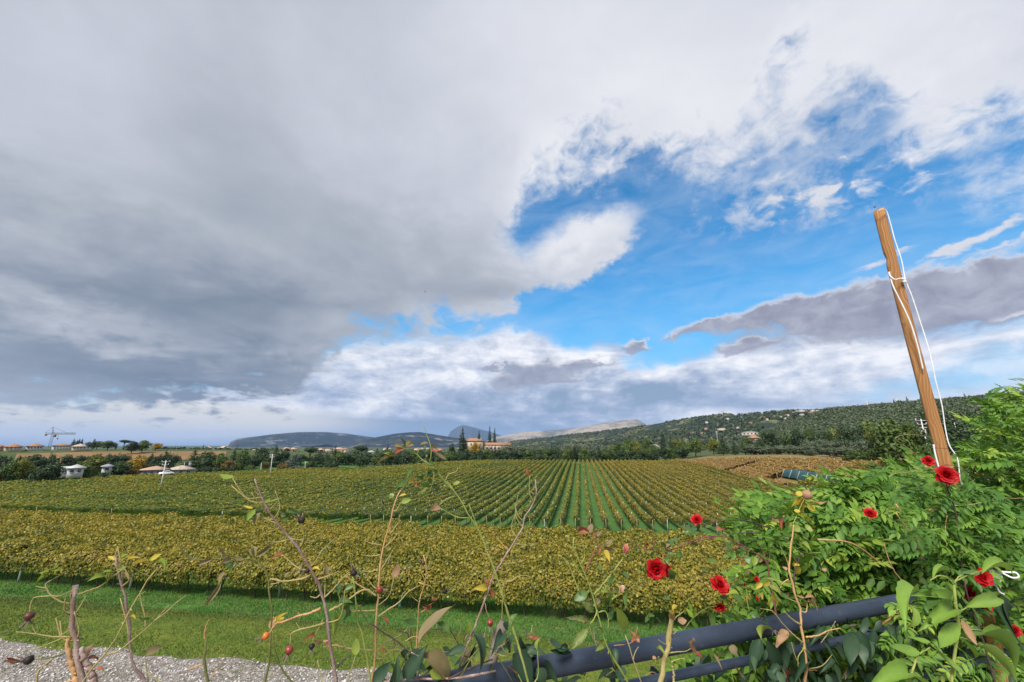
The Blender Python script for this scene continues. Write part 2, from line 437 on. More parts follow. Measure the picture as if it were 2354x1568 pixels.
def leaf_mat(name, stops, rough=0.5, spec=0.35, transl=0.3, patch=None, objvar=0.0, fine=None):
    """stops: colours along the tint of each leaf; patch=(scale, gain) shifts the tint in patches over the ground; fine=(scale, gain) mottling on the leaf"""
    m_, t = new_mat(name)
    a = t.n('ShaderNodeAttribute', attribute_name='tint').outputs['Fac']
    pos = t.n('ShaderNodeNewGeometry').outputs['Position']
    if patch:
        a = t.m('ADD', a, t.m('MULTIPLY', t.m('SUBTRACT', t.noise(pos, patch[0], 3, 0.55), 0.5), patch[1]))
    if fine:
        oc = t.n('ShaderNodeTexCoord').outputs['Object']
        a = t.m('ADD', a, t.m('MULTIPLY', t.m('SUBTRACT', t.noise(oc, fine[0], 4, 0.6), 0.5), fine[1]))
    if objvar:
        ri = t.n('ShaderNodeObjectInfo').outputs['Random']
        a = t.m('ADD', a, t.m('MULTIPLY', t.m('SUBTRACT', ri, 0.5), objvar))
    c = t.ramp(t.m('ADD', a, 0.0, clamp=True), stops)
    p = principled(t, c, rough, spec)
    tr = t.n('ShaderNodeBsdfTranslucent'); t.put(tr.inputs[0], t.mix(1.0, c, (1.15, 1.1, 0.6), 'MULTIPLY'))
    ms = t.n('ShaderNodeMixShader'); ms.inputs[0].default_value = transl
    t.t.links.new(p, ms.inputs[1]); t.t.links.new(tr.outputs[0], ms.inputs[2])
    finish(t, ms.outputs[0])
    return m_
def plain_mat(name, color, rough=0.7, spec=0.3, var=0.0, scale=4.0, metallic=0.0, bump_s=0.0, bscale=30.0):
    m_, t = new_mat(name)
    c = color
    oc = t.n('ShaderNodeTexCoord').outputs['Object']
    if var:
        f = t.noise(oc, scale, 5, 0.6)
        d = tuple(v * (1 - var) for v in color); l = tuple(min(1, v * (1 + var)) for v in color)
        c = t.mix(t.step(f, 0.3, 0.7), d, l)
    nrm = bump(t, t.noise(oc, bscale, 5, 0.6), 0.5, bump_s) if bump_s else None
    finish(t, principled(t, c, rough, spec, nrm, metallic))
    return m_
# ------------------------------------------------------------------ the land
ROWAZ = R(9.4)                   # compass direction of the vine rows
CR, SR = math.cos(ROWAZ), math.sin(ROWAZ)
def uv(x, y): return x * SR + y * CR, x * CR - y * SR
def xy(u, v): return u * SR + v * CR, u * CR - v * SR
_pu = np.array([-2000, -60, 0, 14, 16.4, 17.2, 20.0, 21.6, 23.0, 30, 50, 64, 74, 95, 130, 170, 205, 232, 262, 320, 450, 800, 2000, 20000.])
_pz = np.array([-2, 0, 0, -0.05, -0.1, 0.0, -0.02, -0.42, -0.5, -1.0, -2.7, -3.9, -4.25, -4.3, -3.5, -2.3, -1.35, -1.0, -1.4, -2.5, -5, -9, -14, -14.])
_fu = np.concatenate([np.arange(-2000, -60, 50), np.arange(-60, 60, 0.5), np.arange(60, 400, 2), np.arange(400, 20000, 100)]).astype(float)
_fz = np.interp(_fu, _pu, _pz)
_k = np.array([1, 4, 7, 4, 1.0]); _k /= _k.sum()
for _ in range(2): _fz[3:-3] = np.convolve(_fz, _k, 'same')[3:-3]
def H(x, y):
    x = np.asarray(x, float); y = np.asarray(y, float)
    u, v = uv(x, y); r = np.hypot(x, y); az = np.degrees(np.arctan2(x, y))
    z = np.interp(u, _fu, _fz)
    z = z + 7.2 * sstep(39, 74, v) * sstep(40, 90, u) * (1 - 0.45 * sstep(150, 260, u)) * (1 - sstep(500, 900, r))
    z = z + 0.7 * sstep(-95, -165, v) * sstep(50, 100, u) * (1 - sstep(300, 500, r))
    z = z - 3.3 * sstep(-35, -125, v) * sstep(105, 190, u) * (1 - sstep(300, 420, r))
    z = z + 6.6 * sstep(195, 385, r) * (1 - sstep(430, 620, r)) * sstep(-14, -32, az)
    z = z + np.interp(az, [18, 24, 28, 31.3, 37.9, 45, 60, 90, 110], [0, 3, 10, 24, 50, 53, 57, 50, 0]) * sstep(230, 640, r) * (1 - 0.8 * sstep(700, 2500, r))
    z = z + sstep(60, 200, r) * (fbm(x * 0.02, y * 0.02, o=2) - 0.5) * 1.0
    return z
EARTH = {}
def ground_material(name, cols, scale, rough=0.95, bump_d=0.05, bscale=8.0, extra=None):
    m_, t = new_mat(name)
    pos = t.n('ShaderNodeNewGeometry').outputs['Position']
    f = t.m('ADD', t.m('MULTIPLY', t.noise(pos, scale, 6, 0.62), 0.6), t.m('MULTIPLY', t.noise(pos, scale * 7.3, 5, 0.65), 0.4))
    c = t.ramp(f, [(0.3 + 0.4 * i / (len(cols) - 1), k) for i, k in enumerate(cols)])
    finish(t, principled(t, c, rough, 0.15, bump(t, t.noise(pos, bscale, 6, 0.7), 0.7, bump_d)))
    return m_
ground_material('field_ground', [(0.035, 0.055, 0.02), (0.06, 0.085, 0.028), (0.10, 0.10, 0.04)], 0.05)
ground_material('lawn_grass', [(0.05, 0.095, 0.016), (0.10, 0.145, 0.02), (0.17, 0.175, 0.034)], 0.5, bump_d=0.03, bscale=22)
ground_material('strip_grass', [(0.04, 0.09, 0.02), (0.06, 0.16, 0.026), (0.10, 0.16, 0.04), (0.13, 0.11, 0.06)], 0.45, bump_d=0.05, bscale=12)
ground_material('row_grass', [(0.028, 0.085, 0.022), (0.05, 0.13, 0.03), (0.075, 0.15, 0.038), (0.11, 0.12, 0.05)], 0.3, bump_d=0.06, bscale=5)
ground_material('gravel_bed', [(0.07, 0.06, 0.05), (0.20, 0.18, 0.16), (0.42, 0.40, 0.37)], 3.0, bump_d=0.02, bscale=60)
ground_material('ploughed_field', [(0.14, 0.085, 0.04), (0.20, 0.125, 0.06), (0.26, 0.17, 0.08)], 0.08)
ground_material('dry_field', [(0.11, 0.10, 0.035), (0.18, 0.135, 0.05), (0.25, 0.18, 0.08)], 0.15)
ground_material('track_earth', [(0.26, 0.20, 0.13), (0.34, 0.27, 0.18), (0.2, 0.17, 0.09)], 0.3)

def ground_sheet():
    rr = np.concatenate([np.linspace(1.5, 40, 60), np.geomspace(40.6, 700, 150)[0:], np.geomspace(720, 23000, 40)])
    a_f = np.radians(np.linspace(-75, 75, 420)); a_b = np.radians(np.linspace(75, 285, 40)[1:-1])
    aa = np.concatenate([a_f, a_b]); na, nr = len(aa), len(rr)
    A, RR = np.meshgrid(aa, rr)
    X, Y = RR * np.sin(A), RR * np.cos(A); Z = H(X, Y)
    V = np.stack([X, Y, Z], -1).reshape(-1, 3)
    i = np.arange(nr - 1)[:, None] * na; j = np.arange(na)[None]; k = (np.arange(na) + 1)[None] % na
    F = np.stack([i + j, i + na + j, i + na + k, i + k], -1).reshape(-1, 4)
    V = np.vstack([V, [[0, 0, 0]]]); c = len(V) - 1
    T = np.stack([np.full(na, c), np.arange(na), (np.arange(na) + 1) % na], 1)
    tag(obj('ground', make_mesh('ground', V, [F, T], MATS['field_ground'], smooth=True)), kind='structure')
ground_sheet()
def patch(name, us, vs, mat, lift, edge=None, kind='structure'):
    """sheet over the land in row coordinates; edge(u0,v) may shift it"""
    U, V_ = np.meshgrid(np.asarray(us, float), np.asarray(vs, float)); t0 = U.copy()
    if edge is not None: U = edge(U, V_)
    X, Y = xy(U, V_); Z = H(X, Y) + lift
    if name == 'lawn': Z = Z + 0.05 * fbm(U * 0.55, V_ * 0.22, o=3) * np.sin(np.pi * np.clip(t0, 0, 1))
    n, m2 = U.shape
    V = np.stack([X, Y, Z], -1).reshape(-1, 3)
    i = np.arange(n - 1)[:, None] * m2; j = np.arange(m2 - 1)[None]
    F = np.stack([i + j, i + m2 + j, i + m2 + j + 1, i + j + 1], -1).reshape(-1, 4)
    return tag(obj(name, make_mesh(name, V, F, MATS[mat], smooth=True)), kind=kind)
def lawn_edge(v): return 16.7 + 1.3 * (fbm(v * 0.5 + 5, v * 0 + 2, o=5) - 0.5) + 1.0 * (fbm(v * 0.09, v * 0 + 8, o=2) - .5) - 0.8 * sstep(-4, 8, v)
us_fine = np.concatenate([np.arange(14, 25, 0.25)])
vs_near = np.arange(-75, 45, 0.5)
patch('gravel_path', np.arange(3.0, 18.2, 0.4), np.arange(-60, 45, 0.6), 'gravel_bed', 0.012)
patch('lawn', np.linspace(0, 1, 20), vs_near, 'lawn_grass', 0.03, edge=lambda t, v: lawn_edge(v) + t * (21.0 - lawn_edge(v)))
patch('vineyard_strip', np.arange(20.7, 66.0, 0.6), np.arange(-110, 45, 1.5), 'strip_grass', 0.045)
patch('vineyard_meadow', np.concatenate([np.arange(65.8, 100, 1.5), np.arange(100, 236, 3)]), np.arange(-172, 50, 2.0), 'row_grass', 0.06)

# far ochre field below the ridge on the left, and tilled ground on the right
def polar_patch(name, az0, az1, r0, r1, mat, lift, n=40, m2=14):
    A, RR = np.meshgrid(np.radians(np.linspace(az0, az1, n)), np.linspace(r0, r1, m2), indexing='ij')
    X, Y = RR * np.sin(A), RR * np.cos(A); Z = H(X, Y) + lift
    V = np.stack([X, Y, Z], -1).reshape(-1, 3)
    i = np.arange(n - 1)[:, None] * m2; j = np.arange(m2 - 1)[None]
    F = np.stack([i + j, i + j + 1, i + m2 + j + 1, i + m2 + j], -1).reshape(-1, 4)
    return tag(obj(name, make_mesh(name, V, F, MATS[mat], smooth=True)), kind='structure')
polar_patch('ploughed_field', -50, -34.5, 300, 362, 'ploughed_field', 0.35)
patch('dry_field', np.arange(60, 236, 3.0), np.arange(50.5, 112, 2.5), 'dry_field', 0.05)
patch('farm_track', np.linspace(0, 1, 4), np.arange(49, 66, 2), 'track_earth', 0.12, edge=lambda t, v: 151 - 0.2 * (v - 52) + t * 4)

# hills and mountains: a ridge line drawn on the sky, with a body of real depth
def ridge(name, pts, r, depth, base, rough, mats, n=160, m2=24, seed=0, rfun=None, lift=0.0):
    px = np.linspace(pts[0][0], pts[-1][0], n)
    py = np.interp(px, [p[0] for p in pts], [p[1] for p in pts])
    V = np.zeros((n, m2, 3))
    for i in range(n):
        d = ray(px[i], py[i]); h = math.hypot(d[0], d[1]); rr = r if rfun is None else rfun(px[i])
        dr = depth if rfun is None else depth * rr / r
        ztop = CAM_H + d[2] / h * rr
        t = np.linspace(-1, 0.6, m2)
        prof = np.where(t < 0, (1 + t), 1 - (t / 0.6) ** 2 * 0.9)
        prof = np.where(t < 0, 0.45 * prof + 0.55 * prof ** 2.2, prof)
        rad = rr + t * dr
        x, y = rad * d[0] / h, rad * d[1] / h
        nz = (fbm(x / rough + seed, y / rough, o=5) - 0.5) * 2
        z = base + (ztop - base) * prof
        z = z + nz * (ztop - base) * 0.55 * np.clip(1 - np.abs(t) * 0.2, 0, 1) * np.where(np.abs(t) < 0.04, 0.05, np.clip(np.abs(t) * 3, 0, 1))
        V[i, :, 0], V[i, :, 1], V[i, :, 2] = x, y, z
    i = np.arange(n - 1)[:, None] * m2; j = np.arange(m2 - 1)[None]
    F = np.stack([i + j, i + m2 + j, i + m2 + j + 1, i + j + 1], -1).reshape(-1, 4)
    o = tag(obj(name, make_mesh(name, V.reshape(-1, 3), F, mats, smooth=True)), kind='structure')
    return V
def hill_material(name, wood, open_, rock, sc, thr=(0.5, 0.62), rockthr=0.55):
    m_, t = new_mat(name)
    g = t.n('ShaderNodeNewGeometry'); pos = g.outputs['Position']
    nz = t.sep(g.outputs['Normal'])[2]
    f = t.noise(pos, sc, 7, 0.62)
    c = t.mix(t.step(f, thr[0], thr[1]), wood, open_)
    f2 = t.noise(pos, sc * 6, 6, 0.65)
    c = t.mix(t.m('MULTIPLY', t.step(f2, 0.45, 0.62), 0.5), c, tuple(v * 0.55 for v in wood))
    k = t.m('ADD', t.m('SUBTRACT', 1.0, nz), t.m('MULTIPLY', t.m('SUBTRACT', f2, 0.5), 0.5))
    c = t.mix(t.step(k, rockthr, rockthr + 0.15), c, rock)
    f4 = t.noise(t.vm('MULTIPLY', pos, (1, 1, 2.6)), sc * 2.6, 6, 0.7)
    c = t.mix(t.m('MULTIPLY', t.step(f4, 0.54, 0.64), 0.55), c, rock)
    finish(t, principled(t, c, 0.95, 0.1))
    return m_
hill_material('far_blue_wood', (0.014, 0.024, 0.028), (0.045, 0.055, 0.05), (0.27, 0.25, 0.24), 0.0014, rockthr=0.33)
hill_material('far_bare_mountain', (0.10, 0.095, 0.06), (0.32, 0.26, 0.19), (0.30, 0.27, 0.23), 0.0009, (0.36, 0.52))
hill_material('near_wooded_hill', (0.026, 0.04, 0.024), (0.13, 0.135, 0.06), (0.22, 0.18, 0.12), 0.007, (0.48, 0.56), rockthr=0.9)
hill_material('far_peak', (0.02, 0.03, 0.035), (0.045, 0.055, 0.06), (0.07, 0.08, 0.085), 0.0008, rockthr=0.6)
ridge('mountain', [(1020, 1022), (1036, 992), (1050, 983), (1064, 977.5), (1080, 980), (1100, 986), (1125, 992), (1160, 1004), (1200, 1020)], 17000, 3200, -60, 2200, MATS['far_peak'], 70, 20, 4)
ridge('mountain', [(1100, 1022), (1140, 1004), (1170, 998), (1205, 992), (1260, 989), (1320, 984), (1370, 975), (1420, 967), (1450, 963), (1466, 963), (1480, 972), (1496, 984), (1520, 1000), (1580, 1020)], 10500, 3600, -60, 1500, MATS['far_bare_mountain'], 150, 26, 9)
ridge('mountain', [(505, 1040), (520, 1028), (530, 1016), (545, 1008), (580, 1004), (620, 999), (660, 995), (690, 993), (750, 993.5), (790, 996), (830, 1001), (860, 1005), (890, 1009), (930, 1016), (990, 1030)], 8200, 2400, -60, 900, MATS['far_blue_wood'], 170, 26, 1)
ridge('mountain', [(790, 1030), (830, 1014), (868, 1004), (900, 998), (940, 994), (965, 993), (1000, 998), (1040, 1005), (1090, 1011), (1150, 1018), (1240, 1030)], 5600, 1900, -40, 700, MATS['far_blue_wood'], 140, 24, 5)
RIDGE_R = lambda px: np.interp(px, [1140, 1300, 1500, 1750, 1950, 2354], [3300, 2700, 2000, 1500, 1200, 1000])
HILLV = ridge('hills', [(1130, 1030), (1180, 1014), (1250, 1006), (1330, 997), (1400, 990), (1440, 984), (1480, 979), (1530, 970), (1580, 962), (1640, 953), (1662, 950), (1690, 954), (1740, 951), (1790, 947), (1850, 946), (1900, 944), (1960, 940), (2030, 936), (2100, 934), (2180, 929), (2250, 923), (2354, 915), (2500, 905)],
               1500, 700, -10, 260, MATS['near_wooded_hill'], 220, 30, 3, rfun=RIDGE_R)

# ------------------------------------------------------------------ vines
leaf_mat('vine_leaf_gold', [(0.0, (0.03, 0.055, 0.012)), (0.26, (0.10, 0.125, 0.018)), (0.48, (0.22, 0.20, 0.024)), (0.72, (0.33, 0.275, 0.038)), (0.92, (0.42, 0.33, 0.055)), (1.0, (0.26, 0.15, 0.045))], transl=0.35, patch=(0.16, 0.9))
leaf_mat('vine_leaf_mixed', [(0.0, (0.06, 0.11, 0.024)), (0.35, (0.135, 0.19, 0.034)), (0.6, (0.24, 0.235, 0.036)), (0.85, (0.36, 0.28, 0.04)), (1.0, (0.32, 0.19, 0.05))], transl=0.35, patch=(0.045, 1.0))
leaf_mat('vine_leaf_rust', [(0.0, (0.19, 0.125, 0.045)), (0.35, (0.29, 0.185, 0.055)), (0.7, (0.36, 0.24, 0.07)), (1.0, (0.28, 0.16, 0.06))], transl=0.3, patch=(0.07, 0.5))
plain_mat('vine_bark', (0.06, 0.045, 0.035), 0.9, 0.2, 0.4, 20, bump_s=0.01)
plain_mat('post_grey', (0.42, 0.41, 0.40), 0.85, 0.2, 0.2, 6)
plain_mat('post_wood', (0.3, 0.22, 0.16), 0.85, 0.2, 0.3, 6)
plain_mat('drip_tube', (0.03, 0.03, 0.03), 0.6)

def hedge_leaves(n, length, w, z0, z1, size, top_bias=0.55, upb=0.35, tv=0.23):
    """leaf cards over the skin of a hedge along X: returns V, F, tint"""
    t = rng.random(n)
    ang = np.where(rng.random(n) < top_bias, rng.normal(0, 0.75, n), rng.uniform(-2.0, 2.0, n))   # 0 = top, +-pi/2 sides
    x = rng.uniform(0, length, n)
    bulge = 0.72 + 0.65 * fbm(x * 0.9 + rng.random() * 90, ang * 1.2 + rng.random() * 50, o=3)
    rad = bulge * np.clip(rng.normal(0.95, 0.13, n), 0.4, 1.25)
    hh = (z1 - z0) / 2
    y = np.sin(ang) * w / 2 * rad
    z = (z0 + z1) / 2 + np.cos(ang) * hh * rad
    C = np.stack([x, y, z], 1)
    Nn = np.stack([rng.normal(0, 0.5, n), np.sin(ang) + rng.normal(0, 0.5, n), np.cos(ang) * 0.8 + upb + rng.normal(0, 0.45, n)], 1)
    U = np.cross(rand_dirs(n), Nn); U[:, 2] -= 0.35
    s = size * rng.uniform(0.6, 1.35, n)
    V, F = leaf_cards(C, U, Nn, s, s * 0.95, 0.16)
    tint = np.clip(rng.normal(0.48, tv, n) + 0.08 * np.cos(ang), 0, 1)
    return V, F, np.repeat(tint, 4)

# near block: front row vine by vine
NEAR_ROWS = [24.1 + 2.4 * i for i in range(10)]
VINE_PITCH = 1.0
def build_near():
    trunks, crowns = [], []
    for k in range(3):
        mb = MB()
        P = [(0, 0, -0.1), (0.02 * rng.normal(), 0.02 * rng.normal(), 0.35), (0.05 * rng.normal(), 0.04 * rng.normal(), 0.75), (0.08 * rng.normal(), 0, 1.15)]
        mb.tube(smooth_path(P, 8), np.linspace(0.045, 0.026, 8), 7, jitter=0.1)
        for s in (-1, 1):
            mb.tube(smooth_path([P[2], (0.25 * s, 0, 0.98), (0.55 * s, 0, 1.05)], 5), np.linspace(0.024, 0.014, 5), 5)
        trunks.append(mb.mesh('trunk', MATS['vine_bark']))
    for k in range(6):
        V, F, T = hedge_leaves(1500, 1.4, 1.35, 0.98, 2.05, 0.118, 0.5)
        V[:, 0] -= 0.7
        # shoots that hang down on the sunny side
        n = 260
        C = np.stack([rng.uniform(-0.6, 0.6, n), -rng.uniform(0.3, 0.75, n), rng.uniform(0.9, 1.75, n)], 1)
        Nn = np.stack([rng.normal(0, 0.5, n), -1 + rng.normal(0, 0.4, n), 0.4 + rng.normal(0, 0.4, n)], 1)
        U = np.stack([rng.normal(0, 0.6, n), -0.1 + rng.normal(0, 0.3, n), -1 + rng.normal(0, 0.4, n)], 1)
        s = 0.12 * rng.uniform(0.6, 1.3, n)
        V2, F2 = leaf_cards(C, U, Nn, s, s * 0.95, 0.16)
        V = np.vstack([V, V2]); F = np.vstack([F, F2 + len(T)]); T = np.concatenate([T, np.repeat(np.clip(rng.normal(0.38, 0.2, n), 0, 1), 4)])
        crowns.append(make_mesh('foliage', V, F, MATS['vine_leaf_gold'], T))
    u0 = NEAR_ROWS[0]
    v = -62.0; i = 0
    while v < 20:
        vv = v + rng.normal(0, 0.12)
        x, y = xy(u0 + rng.normal(0, 0.06), vv); z = float(H(x, y))
        o = empty('grapevine', (x, y, z), -ROWAZ + rng.normal(0, 0.06))
        sc = rng.uniform(0.86, 1.12); o.scale = (1, rng.uniform(0.85, 1.1), sc)
        tag(o, 'grapevine with dark trunk and yellowing leaves in the front row by the lawn', 'grapevine', 'grapevines of the front row beside the lawn')
        obj('trunk', trunks[i % 3], o); f = obj('foliage', crowns[(i * 5 + i // 6) % 6], o); f['kind'] = 'stuff'
        if i % 2: f.rotation_euler = (0, 0, 0)
        v += VINE_PITCH * rng.uniform(0.85, 1.15); i += 1
    ordn = ['second', 'third', 'fourth', 'fifth', 'sixth', 'seventh', 'eighth', 'ninth', 'tenth']
    for k, u0 in enumerate(NEAR_ROWS[1:]):
        v0, v1 = -70 - 4 * k, 24
        L = v1 - v0
        n = int(L * (310 - 19 * k))
        V, F, T = hedge_leaves(n, L, 1.8, 0.9, 2.1, 0.145 + 0.007 * k, 0.72)
        # drape over the land
        vv = v0 + V[:, 0]; uu = u0 - V[:, 1] * -1
        X, Y = xy(uu, vv); Xc, Yc = xy(np.full_like(vv, u0), vv)
        W = np.stack([X, Y, H(Xc, Yc) + V[:, 2] * (1 + 0.55 * (fbm(vv * 0.8 + 9 * k, vv * 0, o=4) - 0.5))], 1)
        xo, yo = xy(u0, (v0 + v1) / 2); zo = float(H(xo, yo))
        o = empty('vine_row', (xo, yo, zo))
        tag(o, f'long leafy vine row of the near golden block, {ordn[k]} row back from the lawn', 'vine row', 'vine rows of the near golden block')
        f = obj('foliage', make_mesh('foliage', W - np.array([xo, yo, zo]), F, MATS['vine_leaf_gold'], T), o); f['kind'] = 'stuff'
        mb = MB()
        for q in np.arange(v0, v1, 1.0):
            x, y = xy(u0, q); z = float(H(x, y))
            mb.tube(np.array([(x, y, z - .1), (x + .03, y, z + 0.6), (x, y, z + 1.2)]) - np.array([xo, yo, zo]), [0.04, 0.03, 0.025], 5)
        t_ = mb.build('vine_trunks', MATS['vine_bark'], o); t_['kind'] = 'stuff'
build_near()

# far block: long rows running away over the dip to the crest
def row_mesh(u0, u1, v, dens, w, z0, z1, size, seed):
    L = u1 - u0
    # denser where it stands nearer
    n = int(L * dens)
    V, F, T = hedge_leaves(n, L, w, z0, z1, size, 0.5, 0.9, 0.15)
    V = V.reshape(-1, 4, 3)
    rate = np.clip((V[:, :, 0].mean(1) / L), 0, 1) ** 1.0
    cen = V.mean(1, keepdims=True)
    V = cen + (V - cen) * (1 + 0.9 * rate[:, None, None])
    V = V.reshape(-1, 3)
    return V, F, T
def core(L, w, z0, z1, step_=1.6):
    """leafy inner body of a row, uneven"""
    m2 = max(3, int(L / step_)); s = np.linspace(0, L, m2)
    th = np.linspace(-2.2, 2.2, 7)
    j = 0.62 + 0.5 * fbm(s[:, None] * 0.7 + rng.random() * 99, th[None] + rng.random() * 30, o=3)
    Y = np.sin(th)[None] * w / 2 * j; Z = (z0 + z1) / 2 + np.cos(th)[None] * (z1 - z0) / 2 * j
    V = np.stack([np.broadcast_to(s[:, None], Y.shape), Y, Z], -1).reshape(-1, 3)
    i = np.arange(m2 - 1)[:, None] * 7; jj = np.arange(6)[None]
    F = np.stack([i + jj, i + jj + 1, i + 8 + jj, i + 7 + jj], -1).reshape(-1, 4)
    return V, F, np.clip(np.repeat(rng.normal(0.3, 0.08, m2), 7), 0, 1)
def vine_row(u0, u1, v, label, group, matname, dens=40, w=0.95, z0=0.55, z1=1.95, size=0.22, post=True, name='vine_row', posts_every=0):
    mb = MB()
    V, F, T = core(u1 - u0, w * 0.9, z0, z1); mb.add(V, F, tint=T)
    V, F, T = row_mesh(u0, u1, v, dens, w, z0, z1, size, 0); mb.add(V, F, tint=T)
    P = np.concatenate(mb.V)
    uu = u0 + P[:, 0]; vv = v - P[:, 1]
    Xc, Yc = xy(uu, np.full_like(uu, v)); X, Y = xy(uu, vv)
    zs = 1 + 0.22 * (fbm(uu * 0.25 + v * 3.1, uu * 0, o=3) - 0.5)
    W = np.stack([X, Y, H(Xc, Yc) + P[:, 2] * zs], 1)
    xo, yo = xy(u0, v); zo = float(H(xo, yo)); org = np.array([xo, yo, zo])
    mb.V = [W - org]
    o = empty(name, (xo, yo, zo)); tag(o, label, 'vine row', group)
    f = mb.build('foliage', MATS[matname], o); f['kind'] = 'stuff'
    if post:
        p = MB(); p.tube([(0, 0, -0.2), (-0.12 * SR, -0.12 * CR, 1.0), (-0.25 * SR, -0.25 * CR, 1.8)], 0.05, 6)
        p.build('end_post', MATS['post_wood' if rng.random() < 0.75 else 'post_grey'], o)
    if posts_every:
        p = MB()
        for q in np.arange(u0 + 6, u1, posts_every):
            x, y = xy(q, v); z = float(H(x, y))
            p.tube(np.array([(x, y, z), (x, y, z + 2.15)]) - org, 0.05, 4)
        st = p.build('row_posts', MATS['post_grey'], o); st['kind'] = 'stuff'
    return o
def build_far():
    vs = np.arange(-165, 47, 2.2) + 1.0
    for i, v in enumerate(vs):
        ue = float(np.interp(v, [-170, -135, -60, 0, 50], [86, 186, 224, 228, 232])) + rng.normal(0, 0.5)
        us = float(np.interp(v, [-170, -80, -40, 20, 47], [58, 58, 61, 66, 72])) + rng.normal(0, 0.4)
        if ue - us < 8: continue
        if v < -55: lab, gr = 'low vine row of the far left part, seen side-on as a green and gold band', 'vine rows of the far field on the left'
        elif v < -14: lab, gr = 'green vine row left of the grass lanes, slanting up towards the villa', 'green slanting vine rows left of the grass lanes'
        elif v < 24: lab, gr = 'golden vine row seen end-on between bright green grass lanes', 'vine rows seen end-on with grass lanes'
        else: lab, gr = 'golden brown vine row right of the grass lanes, slanting down to the right', 'golden vine rows right of the grass lanes'
        near = -45 < v < 50
        vine_row(us, ue, v, lab, gr, 'vine_leaf_mixed' if v < 2 or v > 60 else 'vine_leaf_far_gold', dens=29 if near else 18, w=0.72, size=0.235 if near else 0.32, posts_every=13 if near else 0, post=bool(v > -30 or rng.random() < 0.3))
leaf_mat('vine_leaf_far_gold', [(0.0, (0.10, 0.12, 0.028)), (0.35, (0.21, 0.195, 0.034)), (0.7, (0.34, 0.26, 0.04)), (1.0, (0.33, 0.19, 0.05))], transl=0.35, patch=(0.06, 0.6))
build_far()
def build_right():
    for i, v in enumerate(np.arange(49.5, 92, 1.9)):
        ue = float(np.interp(v, [50, 58, 66, 74, 92], [230, 178, 138, 110, 78])); us = 127.0 if 51 < v < 58.5 else float(np.interp(v, [49, 58, 70, 92], [114, 100, 80, 52]))
        for a_, b_ in (((us, min(ue, 150)), (155, ue)) if v < 60 else ((us, ue),)):
            if b_ - a_ < 6: continue
            vine_row(a_, b_, v, 'rust coloured vine row on the higher field to the right' if a_ < 150 else 'rust coloured vine row beyond the pale track on the right', 'rust coloured vine rows on the higher right field' if a_ < 150 else 'rust coloured vine rows beyond the track', 'vine_leaf_rust', dens=50, w=2.3, z1=1.75, size=0.27, post=True, posts_every=8)
    for i, v in enumerate(np.arange(49.5, 66, 2.2)):
        vine_row(74, 112, v, 'thinning olive brown vine row on the bank below the rust coloured field', 'thinning vine rows on the right bank', 'vine_leaf_mixed', dens=34, w=0.9, size=0.25, posts_every=6)
build_right()
# ------------------------------------------------------------------ trees
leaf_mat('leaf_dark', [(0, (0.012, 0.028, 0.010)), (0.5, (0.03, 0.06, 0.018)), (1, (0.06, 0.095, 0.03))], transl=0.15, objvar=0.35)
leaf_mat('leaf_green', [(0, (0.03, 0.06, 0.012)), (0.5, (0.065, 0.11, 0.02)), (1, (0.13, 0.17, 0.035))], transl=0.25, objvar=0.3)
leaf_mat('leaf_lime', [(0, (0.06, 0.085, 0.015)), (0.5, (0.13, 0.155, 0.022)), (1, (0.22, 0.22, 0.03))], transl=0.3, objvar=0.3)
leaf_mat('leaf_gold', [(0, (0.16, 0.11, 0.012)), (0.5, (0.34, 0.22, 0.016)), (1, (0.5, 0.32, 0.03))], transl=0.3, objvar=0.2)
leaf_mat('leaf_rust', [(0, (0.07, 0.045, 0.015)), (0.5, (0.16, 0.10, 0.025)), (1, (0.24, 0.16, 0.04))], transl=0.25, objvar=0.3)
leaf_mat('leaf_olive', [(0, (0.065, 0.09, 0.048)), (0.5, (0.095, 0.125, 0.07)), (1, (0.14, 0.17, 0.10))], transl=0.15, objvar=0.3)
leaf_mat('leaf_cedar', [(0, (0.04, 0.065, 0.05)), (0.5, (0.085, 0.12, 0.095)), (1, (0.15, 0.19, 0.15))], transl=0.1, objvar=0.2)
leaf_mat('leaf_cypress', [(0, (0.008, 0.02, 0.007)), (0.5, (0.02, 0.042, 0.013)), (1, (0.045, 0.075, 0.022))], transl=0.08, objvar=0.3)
plain_mat('tree_bark', (0.07, 0.055, 0.045), 0.95, 0.1, 0.4, 3)

def crown_cards(lobes, n, size, upb=0.5):
    """cards in the outer part of ellipsoid lobes (x,y,z,rx,ry,rz); big outer gaps come from the lobes"""
    lobes = np.array(lobes, float); w = (lobes[:, 3] * lobes[:, 4] + lobes[:, 4] * lobes[:, 5]); w /= w.sum()
    k = rng.choice(len(lobes), n, p=w)
    d = rand_dirs(n); d[:, 2] = np.where(rng.random(n) < upb, np.abs(d[:, 2]), d[:, 2])
    rad = np.clip(rng.normal(0.86, 0.17, n), 0.2, 1.2)
    C = lobes[k, :3] + d * lobes[k, 3:] * rad[:, None]
    N = unit(d + rng.normal(0, 0.45, (n, 3)) + np.array([0, 0, 0.35]))
    U = np.cross(rand_dirs(n), N)
    s = size * rng.uniform(0.5, 1.4, n)
    V, F = leaf_cards(C - unit(U) * s[:, None] * 0.5, U, N, s, s * 0.75, 0.15)
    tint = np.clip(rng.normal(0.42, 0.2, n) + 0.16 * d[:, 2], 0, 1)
    return V, F, np.repeat(tint, 4)
